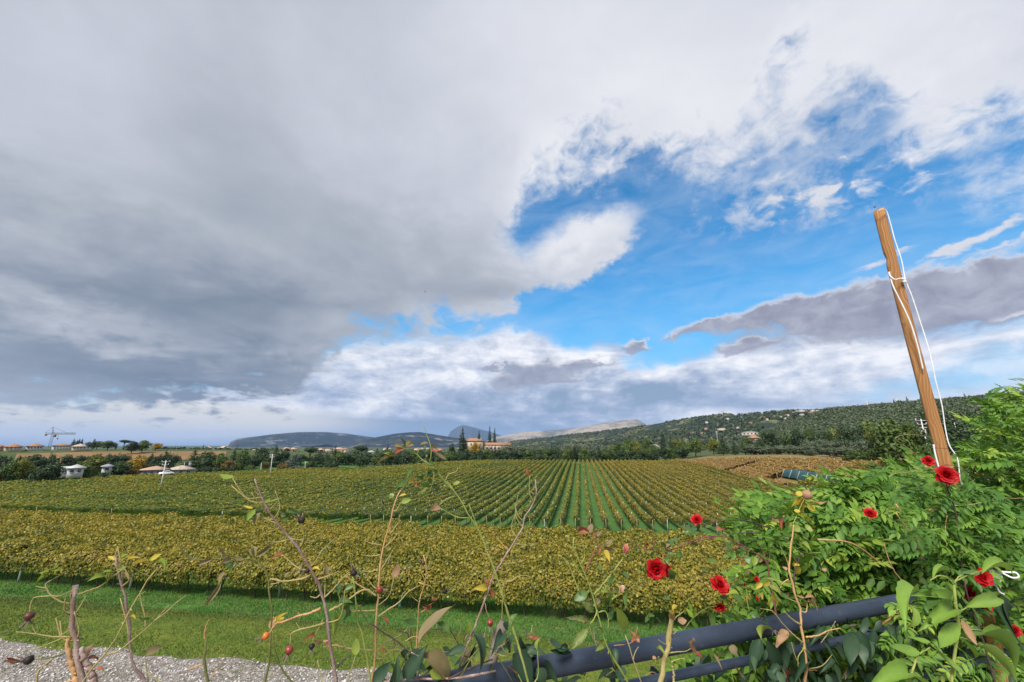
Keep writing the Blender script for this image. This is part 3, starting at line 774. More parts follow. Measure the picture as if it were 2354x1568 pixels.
def trunk_mb(h, r, limbs, lobes):
    mb = MB()
    mb.tube(smooth_path([(0, 0, -0.4), (rng.normal() * .1, rng.normal() * .1, h * 0.5), (rng.normal() * .2, rng.normal() * .2, h)], 7), np.linspace(r, r * 0.55, 7), 7, jitter=0.06)
    for i in range(limbs):
        l = lobes[i % len(lobes)]
        mb.tube(smooth_path([(0, 0, h * rng.uniform(0.6, 0.95)), (l[0] * 0.5, l[1] * 0.5, (h + l[2]) / 2), (l[0], l[1], l[2] + l[5] * 0.3)], 6), np.linspace(r * 0.5, r * 0.12, 6), 5)
    return mb
PROTO = {}
def proto(kind, crown, trunk, hgt, wid):
    PROTO.setdefault(kind, []).append((crown, trunk, hgt, wid))
def make_protos():
    for k in range(4):                       # round broadleaf, 10 m
        lobes = []
        for i in range(rng.integers(7, 11)):
            a = rng.uniform(0, 6.28); q = rng.uniform(0.5, 2.6); z = rng.uniform(3.2, 8.0)
            s = 1.5 + 0.9 * rng.random() - 0.08 * abs(z - 5)
            lobes.append((q * math.cos(a), q * math.sin(a), z, s * 1.1, s * 1.1, s * 0.9))
        lobes.append((0, 0, 8.2, 1.5, 1.5, 1.4)); lobes.append((0, 0, 3.6, 2.6, 2.6, 2.0))
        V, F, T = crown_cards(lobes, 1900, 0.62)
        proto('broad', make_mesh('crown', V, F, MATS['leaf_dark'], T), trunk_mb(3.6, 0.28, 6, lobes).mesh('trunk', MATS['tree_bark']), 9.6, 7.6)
    for k in range(2):                       # cypress column, 16 m
        lobes = [(0.12 * rng.normal(), 0.12 * rng.normal(), z, w_, w_, 1.5) for z, w_ in zip(np.linspace(1.6, 15.2, 13), [1.0, 1.4, 1.6, 1.7, 1.75, 1.75, 1.7, 1.55, 1.35, 1.15, 0.9, 0.6, 0.3])]
        V, F, T = crown_cards(lobes, 1700, 0.5)
        proto('cypress', make_mesh('crown', V, F, MATS['leaf_cypress'], T), trunk_mb(1.5, 0.22, 0, lobes).mesh('trunk', MATS['tree_bark']), 16.2, 3.6)
    for k in range(3):                       # pyramid conifer, 13 m, tiers
        lobes = []
        for z in np.linspace(1.5, 11.8, 11):
            w_ = (12.8 - z) * 0.30
            for i in range(6):
                a = rng.uniform(0, 6.28); q = w_ * rng.uniform(0.5, 0.8)
                lobes.append((q * math.cos(a), q * math.sin(a), z + rng.normal() * 0.2, w_ * 0.55, w_ * 0.55, 0.55))
        lobes.append((0, 0, 12.4, 0.3, 0.3, 0.8))
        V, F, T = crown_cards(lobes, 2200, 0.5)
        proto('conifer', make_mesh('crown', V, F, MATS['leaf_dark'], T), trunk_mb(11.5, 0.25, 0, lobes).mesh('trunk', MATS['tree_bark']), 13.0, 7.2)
    for k in range(2):                       # cedar with flat shelves, 11 m
        lobes = []
        for z in np.linspace(2.0, 10, 8):
            w_ = 1.2 + (10.6 - z) * 0.48
            for i in range(5):
                a = rng.uniform(0, 6.28); q = w_ * rng.uniform(0.45, 0.85)
                lobes.append((q * math.cos(a), q * math.sin(a), z + rng.normal() * 0.25, w_ * 0.5, w_ * 0.5, 0.4))
        V, F, T = crown_cards(lobes, 2200, 0.5)
        proto('cedar', make_mesh('crown', V, F, MATS['leaf_cedar'], T), trunk_mb(9.5, 0.35, 0, lobes).mesh('trunk', MATS['tree_bark']), 10.6, 9.5)
    for k in range(2):                       # umbrella pine, 11 m
        lobes = [(rng.uniform(-2.6, 2.6), rng.uniform(-2.6, 2.6), 8.6 + rng.normal() * .3, 1.9, 1.9, 1.3) for i in range(8)] + [(0, 0, 9.3, 2.6, 2.6, 1.4)]
        V, F, T = crown_cards(lobes, 1600, 0.5)
        proto('pine', make_mesh('crown', V, F, MATS['leaf_dark'], T), trunk_mb(7.8, 0.32, 5, lobes).mesh('trunk', MATS['tree_bark']), 10.8, 9.0)
    for k in range(3):                       # olive, 4.5 m
        lobes = []
        for i in range(8):
            a = rng.uniform(0, 6.28); q = rng.uniform(0.3, 1.4)
            s = rng.uniform(0.8, 1.2); lobes.append((q * math.cos(a), q * math.sin(a), rng.uniform(1.8, 3.6), s, s, s * 0.85))
        V, F, T = crown_cards(lobes, 800, 0.36)
        proto('olive', make_mesh('crown', V, F, MATS['leaf_olive'], T), trunk_mb(1.5, 0.2, 4, lobes).mesh('trunk', MATS['tree_bark']), 4.5, 4.4)
    for k in range(3):                       # rounded shrub, 3 m
        lobes = [(rng.uniform(-1.2, 1.2), rng.uniform(-1.2, 1.2), rng.uniform(0.7, 1.9), rng.uniform(.8, 1.2), rng.uniform(.8, 1.2), rng.uniform(.7, 1.1)) for i in range(7)]
        V, F, T = crown_cards(lobes, 650, 0.4)
        proto('shrub', make_mesh('foliage', V, F, MATS['leaf_dark'], T), trunk_mb(0.7, 0.08, 4, lobes).mesh('stem', MATS['tree_bark']), 2.9, 4.2)
make_protos()
PROTO_MAT = {}
def with_mat(me, mat):
    key = (me.name, mat)
    if key not in PROTO_MAT:
        c = me.copy(); c.materials.clear(); c.materials.append(MATS[mat]); PROTO_MAT[key] = c
    return PROTO_MAT[key]
def tree(kind, px, top, r, width=None, mat=None, name=None, label=None, group=None, cat='tree', sink=0.0, zt=None):
    """a tree at photo column px, horizontal distance r, its top at photo row top"""
    d = ray(px, 1040); h = math.hypot(d[0], d[1])
    x, y = d[0] / h * r, d[1] / h * r; z = float(H(x, y)) - sink
    dt = ray(px, top); zt_ = CAM_H + dt[2] / math.hypot(dt[0], dt[1]) * r
    P = PROTO[kind]; c, t_, hh, ww = P[rng.integers(len(P))]
    sz = max(zt_ - z, 1.0) / hh
    # width in the photo: pixels across at that distance
    depth = r * (d[1] * CT + d[2] * ST) / h
    sxy = (width * depth / FPX / ww) if width else sz * rng.uniform(0.9, 1.15)
    o = empty(name or {'broad': 'broadleaf_tree', 'cypress': 'cypress_tree', 'conifer': 'conifer_tree', 'cedar': 'cedar_tree', 'pine': 'umbrella_pine', 'olive': 'olive_tree', 'shrub': 'shrub'}[kind], (x, y, z), rng.uniform(0, 6.28))
    o.scale = (sxy, sxy, sz)
    tag(o, label, cat, group)
    obj('crown' if kind != 'shrub' else 'foliage', with_mat(c, mat) if mat else c, o)['kind'] = 'stuff'
    obj('trunk' if kind != 'shrub' else 'stem', t_, o)
    return o
g1 = lambda cx, cy: (cx / 3.0, 934 + cy / 3.0)                # places read in enlarged details of the photograph
g2 = lambda cx, cy: (784.6 + cx / 3.0, 934 + cy / 3.0)
g3 = lambda cx, cy: (1569.3 + cx / 3.0, 875.7 + cy / 3.0)

def plant_left():
    # on the ridge
    for cx, cy, w in ((490, 224, 26), (513, 232, 20), (527, 224, 22), (546, 223, 22)):
        p = g1(cx, cy); tree('cypress', p[0], p[1], 395, w / 3.0, label='dark cypress in the tight clump beside the crane and flat houses on the left ridge', group='cypress clump on the left ridge')
    p = g1(632, 225); tree('cypress', *p, 400, 11, label='lone slim cypress right of the cream house on the left ridge')
    p = g1(790, 250); tree('cypress', *p, 400, 6, label='small thin cypress between two round trees on the left ridge')
    for (cx, cy, r, w, k, m_, lab) in [(600, 245, 405, 45, 'broad', 'leaf_dark', 'small dark tree just behind the cream house on the left ridge'),
            (660, 240, 405, 60, 'broad', 'leaf_green', 'round greyish tree left of the wide green tree on the left ridge'),
            (735, 236, 385, 100, 'broad', 'leaf_green', 'wide round green tree on the left ridge, above the tilled field'),
            (845, 231, 395, 95, 'pine', 'leaf_dark', 'dark spreading pine on the left ridge behind the tall tree pair'),
            (905, 240, 345, 80, 'broad', 'leaf_dark', 'tall dark tree standing forward at the end of the tilled field'),
            (978, 233, 352, 95, 'broad', 'leaf_green', 'tall grey green tree beside the orange tree on the left ridge'),
            (1068, 253, 372, 78, 'broad', 'leaf_gold', 'orange autumn tree on the left ridge, right of the tall green tree')]:
        p = g1(cx, cy); tree(k, p[0], p[1], r, w / 3.0, mat=m_, label=lab)
    for i, cx in enumerate((1120, 1135, 1150, 1164, 1180, 1200, 1222, 1240)):
        p = g1(cx, 272 + rng.uniform(0, 8)); tree('cypress', p[0], p[1], 470, 3.2, label='tiny cypress in a row on the horizon right of the orange ridge tree', group='tiny cypresses on the left horizon')
    p = g1(1395, 262); tree('cypress', *p, 560, 4.5, label='tiny dark cypress left of the far pink roofed house on the plain')
    p = g1(1632, 264); tree('cypress', *p, 560, 5, label='tiny cypress below the left end of the blue plateau mountain')
    # hedgerow bushes on the ridge
    for i in range(22):
        p = g1(rng.uniform(1080, 1700), rng.uniform(285, 300)); tree('shrub', p[0], p[1], rng.uniform(400, 520), rng.uniform(9, 18), mat='leaf_dark', label='low dark hedge bush on the far edge of the left plain', group='hedge bushes on the left plain', cat='shrub')
    # the belt of trees behind the vineyard, from the left edge to the villa
    belt = [(-40, 345, 205, 130, 'broad', 'leaf_dark', 'dark tree cut by the left edge of the photo'), (35, 350, 210, 110, 'broad', 'leaf_dark', 'dark bushy tree near the left edge of the photo'),
            (110, 372, 200, 95, 'broad', 'leaf_green', 'low green tree, second clump from the left edge'), (190, 360, 200, 110, 'broad', 'leaf_lime', 'light green round tree left of the white house, lower left'),
            (262, 330, 235, 100, 'broad', 'leaf_dark', 'dark blunt tree behind the light green round tree'), (310, 352, 228, 90, 'broad', 'leaf_dark', 'dark tree between the light green tree and the white house'),
            (385, 388, 188, 130, 'broad', 'leaf_dark', 'dense dark tree in front of the left end of the white house'), (300, 430, 186, 90, 'shrub', 'leaf_dark', 'low dark bush at the foot of the dense dark tree'),
            (480, 332, 250, 105, 'broad', 'leaf_dark', 'dark tree rising behind the white house'), (570, 338, 255, 80, 'broad', 'leaf_dark', 'dark tree behind the right end of the white house'),
            (680, 330, 205, 150, 'broad', 'leaf_lime', 'wide yellowish green tree right of the white house'), (640, 400, 192, 80, 'broad', 'leaf_green', 'low green tree under the wide yellowish tree'),
            (790, 335, 260, 90, 'broad', 'leaf_dark', 'dark tree right of the wide yellowish green tree'), (850, 383, 200, 130, 'broad', 'leaf_dark', 'dark bush tree in front of the yellow autumn tree'),
            (745, 440, 188, 70, 'shrub', 'leaf_dark', 'low bush before the grey shed roof'), (860, 336, 270, 80, 'broad', 'leaf_dark', 'distant dark tree above the yellow autumn tree on the left'),
            (950, 350, 222, 115, 'broad', 'leaf_gold', 'bright yellow autumn tree in the left tree belt'), (945, 415, 203, 90, 'shrub', 'leaf_rust', 'brown bush at the foot of the bright yellow tree'),
            (1005, 395, 225, 70, 'broad', 'leaf_dark', 'dark tree right of the bright yellow tree, above the pink roof'), (1055, 320, 300, 60, 'conifer', None, 'slim dark conifer far behind the pink roof'),
            (1150, 298, 245, 120, 'conifer', None, 'broad dark pyramid conifer above the pink roofed building'), (1080, 395, 232, 60, 'broad', 'leaf_dark', 'small dark tree right behind the pink roofed building'),
            (1345, 290, 255, 135, 'conifer', None, 'large dark pine behind the cream roofed building'), (1455, 312, 240, 120, 'broad', 'leaf_dark', 'dense dark tree right of the cream roofed building'),
            (1530, 322, 238, 80, 'broad', 'leaf_green', 'dark green tree with brownish tips, fourth right of the cream roof'), (1618, 288, 262, 95, 'conifer', None, 'dark conifer left of the tallest conifer under the plateau mountain'),
            (1600, 370, 232, 80, 'broad', 'leaf_rust', 'brownish tree at the foot of the dark conifers'), (1690, 300, 245, 110, 'broad', 'leaf_green', 'rounded dark olive tree left of the left power pole'),
            (1770, 335, 238, 90, 'broad', 'leaf_dark', 'dark tree just left of the middle power pole'), (1810, 283, 262, 90, 'broad', 'leaf_dark', 'tall dark tree behind the middle power pole'),
            (1900, 247, 250, 100, 'conifer', None, 'tallest conifer of the belt, below the plateau mountain'), (1965, 300, 252, 90, 'broad', 'leaf_dark', 'dark tree right of the tallest conifer'),
            (2040, 325, 240, 150, 'cedar', None, 'blue grey cedar with flat layered branches'), (2140, 281, 262, 125, 'pine', None, 'flat topped dark pine right of the blue grey cedar'),
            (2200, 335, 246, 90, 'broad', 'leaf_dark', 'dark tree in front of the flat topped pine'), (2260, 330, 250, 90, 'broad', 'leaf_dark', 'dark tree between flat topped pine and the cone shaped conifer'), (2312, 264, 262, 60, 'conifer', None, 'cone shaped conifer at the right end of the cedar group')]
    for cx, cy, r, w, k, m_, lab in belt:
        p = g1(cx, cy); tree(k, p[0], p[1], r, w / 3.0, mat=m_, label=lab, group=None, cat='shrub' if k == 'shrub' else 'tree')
    for i in range(46):
        cx = i * 51 + rng.uniform(-20, 20); base = np.interp(cx, [0, 500, 1000, 1500, 2000, 2360], [490, 490, 475, 450, 440, 430])
        if 430 < cx < 600 or 1000 < cx < 1370: continue
        p = g1(cx, base - rng.uniform(80, 118)); tree('broad' if i % 4 else 'conifer', p[0], p[1], np.interp(cx, [0, 400, 1000, 2360], [222, 222, 240, 262]) + rng.uniform(0, 16), rng.uniform(26, 40), mat='leaf_dark' if i % 3 else 'leaf_green', label='dark tree filling the belt behind the left vineyard', group='dark trees filling the belt behind the left vineyard')
    # undergrowth that closes the belt
    for i in range(80):
        cx = rng.uniform(-60, 2360); p = g1(cx, 0)
        base = np.interp(cx, [0, 500, 1000, 1500, 2000, 2360], [490, 490, 475, 450, 440, 430])
        pp = g1(cx, base - rng.uniform(28, 75))
        if 430 < cx < 620 or 990 < cx < 1380: continue
        tree('shrub', pp[0], pp[1], np.interp(cx, [0, 400, 1000, 2360], [206, 200, 226, 240]) + rng.uniform(-4, 14), rng.uniform(14, 26), mat=['leaf_dark', 'leaf_dark', 'leaf_green', 'leaf_rust'][i % 4 if i % 3 else 0], label='bushy undergrowth between the trees behind the left vineyard', group='undergrowth behind the left vineyard', cat='shrub')
    for i in range(46):
        cx = rng.uniform(0, 1250); pp = g1(cx, rng.uniform(322, 352))
        tree('shrub', pp[0], pp[1], rng.uniform(262, 296), rng.uniform(12, 24), mat='leaf_dark', label='dark bush in the hedge below the tilled field', group='hedge below the tilled field on the left', cat='shrub')
plant_left()

def plant_centre():
    # villa cypresses
    p = g2(832, 151); tree('cypress', *p, 318, 19, label='thick dark cypress at the left corner of the villa')
    p = g2(948, 168); tree('cypress', *p, 346, 10, label='shortest cypress, behind the roof of the villa')
    p = g2(1021, 140); tree('cypress', *p, 346, 10.5, label='tallest slim cypress behind the low wing of the villa')
    p = g2(1056, 151); tree('cypress', *p, 346, 10.5, label='slim cypress right of the tallest one behind the villa wing')
    for cx, lab in ((1019, 'leftmost'), (1039, 'middle'), (1063, 'rightmost')):
        p = g2(cx, 261); tree('cypress', *p, 311, 3.6, label=f'{lab} of three little dark cypresses against the villa wing')
    p = g2(925, 246); tree('broad', *p, 309, 26, mat='leaf_gold', label='orange autumn tree in front of the villa')
    for (cx, cy, r, w, k, m_, lab) in [(120, 268, 270, 130, 'pine', None, 'dark round headed pine far left of the villa'), (245, 290, 275, 32, 'cypress', None, 'short dark cypress between the round pine and the arching rose shoot'),
            (318, 245, 285, 60, 'conifer', None, 'dark conifer behind the leafy tip of the arching rose shoot'), (765, 258, 292, 50, 'broad', 'leaf_dark', 'small dark tree left of the villa cypress'),
            (1450, 253, 262, 20, 'cypress', None, 'slim cypress in the olive hedge right of the villa'), (1608, 268, 258, 38, 'cypress', None, 'stout dark cypress at the head of the vine rows'),
            (1775, 260, 258, 62, 'conifer', None, 'dark cone tree right of the stout cypress'), (1936, 264, 258, 52, 'conifer', None, 'dark pointed conifer left of the yellowish thicket'),
            (2225, 168, 330, 40, 'cypress', None, 'tall dark cypress above the yellowish thicket, left of a pair'), (2277, 188, 262, 60, 'conifer', None, 'tall dark conifer, right of a pair above the thicket'),
            (2110, 212, 370, 60, 'broad', 'leaf_green', 'greenish tree left of the tall cypress pair')]:
        p = g2(cx, cy); tree(k, p[0], p[1], r, w / 3.0, mat=m_, label=lab)
    for i, cx in enumerate(np.arange(-20, 1400, 52)):
        cx += rng.uniform(-14, 14); top = np.interp(cx, [0, 300, 700, 1000, 1400], [318, 312, 308, 304, 290]) + rng.uniform(-14, 12)
        p = g2(cx, top); tree('broad', p[0], p[1], 258 + rng.uniform(-6, 10), rng.uniform(24, 36), mat='leaf_dark' if i % 5 else 'leaf_green', sink=1.5, label='dark evergreen in the tall hedge behind the vineyard crest', group='tall dark hedge behind the vineyard crest')
    for i, cx in enumerate(np.arange(1400, 2370, 48)):
        cx += rng.uniform(-16, 16); top = np.interp(cx, [1400, 1700, 2000, 2370], [296, 292, 288, 280]) + rng.uniform(-10, 14)
        p = g2(cx, top); tree('broad', p[0], p[1], 254 + rng.uniform(-6, 10), rng.uniform(22, 32), mat='leaf_dark' if i % 3 else 'leaf_green', sink=1.5, label='dark hedge tree along the head of the golden vine rows', group='hedge along the head of the vine rows')
    for i in range(60):
        cx = rng.uniform(1130, 2000); p = g2(cx, rng.uniform(252, 282)); tree('olive', p[0], p[1], rng.uniform(272, 330), rng.uniform(20, 34), label='grey green olive in the grove right of the villa', group='olives in the grove right of the villa')
    for i, (cx, cy, w) in enumerate([(1975, 222, 90), (2030, 232, 80), (1920, 245, 80), (2060, 250, 90), (2150, 262, 90), (2320, 225, 110), (2365, 240, 90), (1870, 262, 70)]):
        p = g2(cx, cy); tree('broad', p[0], p[1], 275 + 8 * (i % 4), w / 3.0, mat='leaf_lime' if i % 2 else 'leaf_green', label='yellowish green tree in the thicket at the right end of the crest', group='yellowish thicket at the right end of the crest')
plant_centre()

def plant_right():
    for (cx, cy, r, w, k, m_, lab) in [(280, 376, 235, 95, 'conifer', None, 'dark pointed conifer at the left end of the rust coloured field'), (362, 400, 236, 60, 'conifer', None, 'smaller dark conifer right of the pointed one by the rust field'),
            (215, 398, 250, 100, 'broad', 'leaf_lime', 'light green tree left of the pointed conifer by the rust field'), (90, 395, 255, 120, 'broad', 'leaf_green', 'green tree above the left end of the rust field'),
            (450, 388, 240, 90, 'broad', 'leaf_green', 'green tree before the small roof, above the olive row'), (600, 340, 265, 130, 'broad', 'leaf_dark', 'broad dark green tree above the olive row'),
            (545, 398, 232, 80, 'broad', 'leaf_dark', 'dark round tree in front of the broad dark one'), (1150, 305, 235, 120, 'broad', 'leaf_dark', 'dark round tree on the lower right slope'),
            (1235, 318, 250, 100, 'broad', 'leaf_dark', 'dark tree right of the dark round one on the slope'), (900, 325, 300, 110, 'broad', 'leaf_green', 'green tree in the middle of the lower slope'),
            (800, 330, 300, 90, 'broad', 'leaf_dark', 'dark tree left of the middle of the lower slope'), (1060, 325, 280, 110, 'broad', 'leaf_lime', 'yellowish tree on the lower slope'),
            (990, 345, 262, 80, 'broad', 'leaf_dark', 'dark tree left of the yellowish slope tree'), (1330, 300, 240, 100, 'broad', 'leaf_lime', 'yellow green tree behind the big tree left of the post'),
            (1200, 472, 138, 180, 'broad', 'leaf_green', 'green bush tree at the end of the olive row'), (1330, 440, 134, 130, 'broad', 'leaf_green', 'leafy tree squeezed between green bush and big tree'),
            (1460, 262, 118, 270, 'broad', 'leaf_green', 'big rounded olive green tree left of the wooden post'), (1600, 285, 122, 230, 'broad', 'leaf_green', 'second big rounded tree, right behind the wooden post'),
            (1860, 300, 150, 200, 'broad', 'leaf_dark', 'dark tree right of the wooden post'), (1990, 275, 160, 200, 'broad', 'leaf_dark', 'dark tree behind the wisteria at the right edge'), (1740, 190, 250, 120, 'broad', 'leaf_dark', 'dark tree on the slope right behind the wooden post'),
            (1900, 200, 240, 130, 'broad', 'leaf_dark', 'dark tree high on the slope right of the post'), (2060, 190, 240, 130, 'broad', 'leaf_dark', 'dark tree high on the slope over the wisteria'), (2250, 200, 200, 160, 'broad', 'leaf_dark', 'dark tree behind the wisteria shoots at the far right')]:
        p = g3(cx, cy); tree(k, p[0], p[1], r, w / 3.0, mat=m_, label=lab)
    # olives beside the rust coloured field
    for i in range(62):
        t = rng.random(); cx = 430 + 720 * t
        r = np.interp(t, [0, 1], [222, 150]) + rng.uniform(0, 34); p = g3(cx, np.interp(t, [0, 1], [436, 452]) + rng.uniform(-10, 26))
        tree('olive', p[0], p[1], r, rng.uniform(26, 40), label='silvery olive tree behind the rust coloured vine field', group='olive row behind the rust coloured field')
    for i in range(40):
        p = g3(rng.uniform(840, 1330), rng.uniform(388, 420)); tree('olive', p[0], p[1], rng.uniform(225, 262), rng.uniform(20, 30), label='round grey olive on the terrace above the olive row', group='olives on the terrace above the olive row')
    for i in range(44):
        cx = rng.uniform(480, 1500); p = g3(cx, rng.uniform(345, 392)); tree('shrub', p[0], p[1], rng.uniform(262, 330), rng.uniform(16, 30), mat=['leaf_dark', 'leaf_green', 'leaf_lime', 'leaf_dark'][i % 4], label='bushy growth at the foot of the olive hillside', group='bushes at the foot of the olive hillside', cat='shrub')
    # olive rows on the hillside: the nearest as trees of their own, the rest as one grove
    n_own = 0; stuff = MB()
    c0, t0 = PROTO['olive'][0][0], None
    cv = np.zeros(len(c0.vertices) * 3, np.float32); c0.vertices.foreach_get('co', cv); cv = cv.reshape(-1, 4, 3)
    spots = []
    for r in np.arange(330, 690, 10.5):
        for a in np.arange(27.5, 62, 0.62 * 400 / r):
            aa = a + rng.normal(0, 0.05); rr = r + 7 * math.sin(a * 0.35 + r * 0.02) + rng.normal(0, 0.6)
            spots.append((aa, rr))
    pxs = []
    for a, r in spots:
        x, y = r * math.sin(R(a)), r * math.cos(R(a)); z = float(H(x, y)); pxs.append((x, y, z, a, r))
    pxs.sort(key=lambda q: q[4])
    inview = [q for q in pxs if q[3] < 51]
    own = set(id(q) for q in inview[:170])
    for q in pxs:
        x, y, z, a, r = q
        s = rng.uniform(0.95, 1.3)
        if id(q) in own:
            k = PROTO['olive'][rng.integers(3)]
            o = empty('olive_tree', (x, y, z), rng.uniform(0, 6.28)); o.scale = (s * 1.25, s * 1.25, s)
            tag(o, 'grey green olive in the curving rows of the right hillside', 'tree', 'olive rows on the right hillside')
            obj('crown', k[0], o)['kind'] = 'stuff'; obj('trunk', k[1], o)
        else:
            sel = rng.choice(len(cv), 46, replace=False)
            W = (cv[sel] - cv[sel].mean(1, keepdims=True)) * 2.6 + cv[sel].mean(1, keepdims=True)
            W = W.reshape(-1, 3) * np.array([s * 1.25, s * 1.25, s]) @ rotz(rng.uniform(0, 6.28)).T + np.array([x, y, z])
            stuff.add(W, np.arange(len(W)).reshape(-1, 4), tint=np.repeat(np.clip(rng.normal(0.45, 0.2, len(sel)), 0, 1), 4))
    tag(stuff.build('olive_grove', MATS['leaf_olive']), 'far olive rows high on the right hillside', 'grove', kind='stuff')
    # dark trees along the skyline of the near hill
    for i, a in enumerate(np.arange(43.5, 56, 0.33)):
        x = 640 * math.sin(R(a)); y = 640 * math.cos(R(a)); z = float(H(x, y))
        k = PROTO['cypress' if i % 3 == 0 else 'broad'][i % 2]
        o = empty('cypress_tree' if i % 3 == 0 else 'broadleaf_tree', (x, y, z), i); s = rng.uniform(0.5, 0.85); o.scale = (s, s, s * 0.9)
        tag(o, 'dark tree on the skyline of the hill right of the wooden post', 'tree', 'skyline trees right of the post')
        obj('crown', with_mat(k[0], 'leaf_dark'), o)['kind'] = 'stuff'; obj('trunk', k[1], o)
    p = g3(1580, 126); 
    for dx in (-8, 8): tree('broad', p[0] + dx / 3, p[1] + abs(dx) * 0.1, 622, 8, mat='leaf_cypress', label='dense dark square topped tree on the hilltop ' + ('nearer the wooden post' if dx > 0 else 'by the long white building'))
plant_right()

# far woods on the hills, one mass
def far_wood():
    mb = MB()
    n, m2, _ = HILLV.shape
    cnt = 18500
    fi = rng.uniform(0, n - 1.01, cnt); fj = rng.uniform(0, (m2 - 1) * 0.66, cnt)
    i0, j0 = fi.astype(int), fj.astype(int); a, b = (fi - i0)[:, None], (fj - j0)[:, None]
    P = (HILLV[i0, j0] * (1 - a) + HILLV[i0 + 1, j0] * a) * (1 - b) + (HILLV[i0, j0 + 1] * (1 - a) + HILLV[i0 + 1, j0 + 1] * a) * b
    f = fbm(P[:, 0] * 0.008 + 3, P[:, 1] * 0.008, o=3)
    keep = f < 0.54 + 0.06 * rng.random(cnt); P = P[keep]; cnt = len(P)
    k = 7; size = rng.uniform(3.4, 8.4, cnt)
    d = rand_dirs(cnt * k); d[:, 2] = np.abs(d[:, 2])
    C = np.repeat(P, k, 0) + d * np.repeat(size, k)[:, None] * np.array([0.6, 0.6, 0.75])
    N = unit(d + rng.normal(0, 0.3, d.shape)); U = np.cross(rand_dirs(len(d)), N)
    s = np.repeat(size, k) * 0.75
    V, F = leaf_cards(C - unit(U) * s[:, None] * .5, U, N, s, s * 0.9, 0.1)
    T = np.repeat(np.repeat(np.clip(rng.normal(0.45, 0.28, cnt), 0, 1), k), 4)
    mb.add(V, F, tint=T)
    tag(mb.build('far_woodland', MATS['leaf_far']), 'woodland covering the distant hills', 'woodland', kind='stuff')
leaf_mat('leaf_far', [(0, (0.024, 0.042, 0.018)), (0.5, (0.038, 0.062, 0.024)), (0.8, (0.06, 0.08, 0.03)), (1, (0.10, 0.10, 0.04))], transl=0.1)
far_wood()
def plain_trees():
    """scattered small trees over the plain beyond the villa"""
    mb = MB(); cnt = 2600
    a = np.radians(rng.uniform(-40, 22, cnt)); r = 420 * (2600 / 420) ** rng.random(cnt)
    r = np.where(np.degrees(a) < -16, np.maximum(r, 520), r)
    P = np.stack([r * np.sin(a), r * np.cos(a)], 1); z = H(P[:, 0], P[:, 1]); P = np.c_[P, z]
    keep = fbm(P[:, 0] * 0.01, P[:, 1] * 0.004, o=3) < 0.52; P = P[keep]; cnt = len(P)
    k = 9; size = rng.uniform(2.5, 6.0, cnt)
    d = rand_dirs(cnt * k); d[:, 2] = np.abs(d[:, 2])
    C = np.repeat(P, k, 0) + d * np.repeat(size, k)[:, None] * np.array([0.6, 0.6, 1.1])
    N = unit(d + rng.normal(0, 0.3, d.shape)); U = np.cross(rand_dirs(len(d)), N); s = np.repeat(size, k) * 0.7
    V, F = leaf_cards(C - unit(U) * s[:, None] * .5, U, N, s, s * 0.9, 0.1)
    mb.add(V, F, tint=np.repeat(np.repeat(np.clip(rng.normal(0.4, 0.25, cnt), 0, 1), k), 4))
    tag(mb.build('plain_woodland', MATS['leaf_far']), 'trees scattered over the plain beyond the villa', 'woodland', kind='stuff')
plain_trees()

# ------------------------------------------------------------------ buildings
plain_mat('wall_cream', (0.52, 0.45, 0.34), 0.9, 0.2, 0.15, 0.5)
plain_mat('wall_white', (0.56, 0.56, 0.57), 0.9, 0.2, 0.08, 0.5)
plain_mat('wall_pink', (0.40, 0.27, 0.20), 0.9, 0.2, 0.15, 0.5)
plain_mat('wall_stone', (0.42, 0.35, 0.26), 0.95, 0.15, 0.35, 1.2)
plain_mat('roof_tile', (0.30, 0.17, 0.11), 0.9, 0.2, 0.3, 1.5)
plain_mat('roof_pale', (0.42, 0.345, 0.28), 0.9, 0.2, 0.2, 1.0)
plain_mat('roof_grey', (0.28, 0.30, 0.33), 0.7, 0.3, 0.15, 1.0)
plain_mat('window_dark', (0.03, 0.035, 0.04), 0.2, 0.5)
plain_mat('shutter', (0.12, 0.13, 0.10), 0.8)
plain_mat('metal_pale', (0.42, 0.43, 0.45), 0.5, 0.5)
WIN = {}
def window_mesh(w, h):
    k = (round(w, 2), round(h, 2))
    if k not in WIN:
        mb = MB(); mb.box((0, 0, 0), (w, 0.08, h)); me = mb.mesh('window', MATS['window_dark'])
        fr = MB(); t = 0.09
        fr.box((0, -0.03, h / 2 + t / 2), (w + 2 * t, 0.14, t)); fr.box((0, -0.05, -h / 2 - t / 2), (w + 2 * t, 0.22, t))
        fr.box((-w / 2 - t / 2, -0.03, 0), (t, 0.14, h)); fr.box((w / 2 + t / 2, -0.03, 0), (t, 0.14, h)); fr.box((0, -0.05, 0), (0.05, 0.06, h))
        WIN[k] = (me, fr.mesh('frame', MATS['wall_white']))
    return WIN[k]
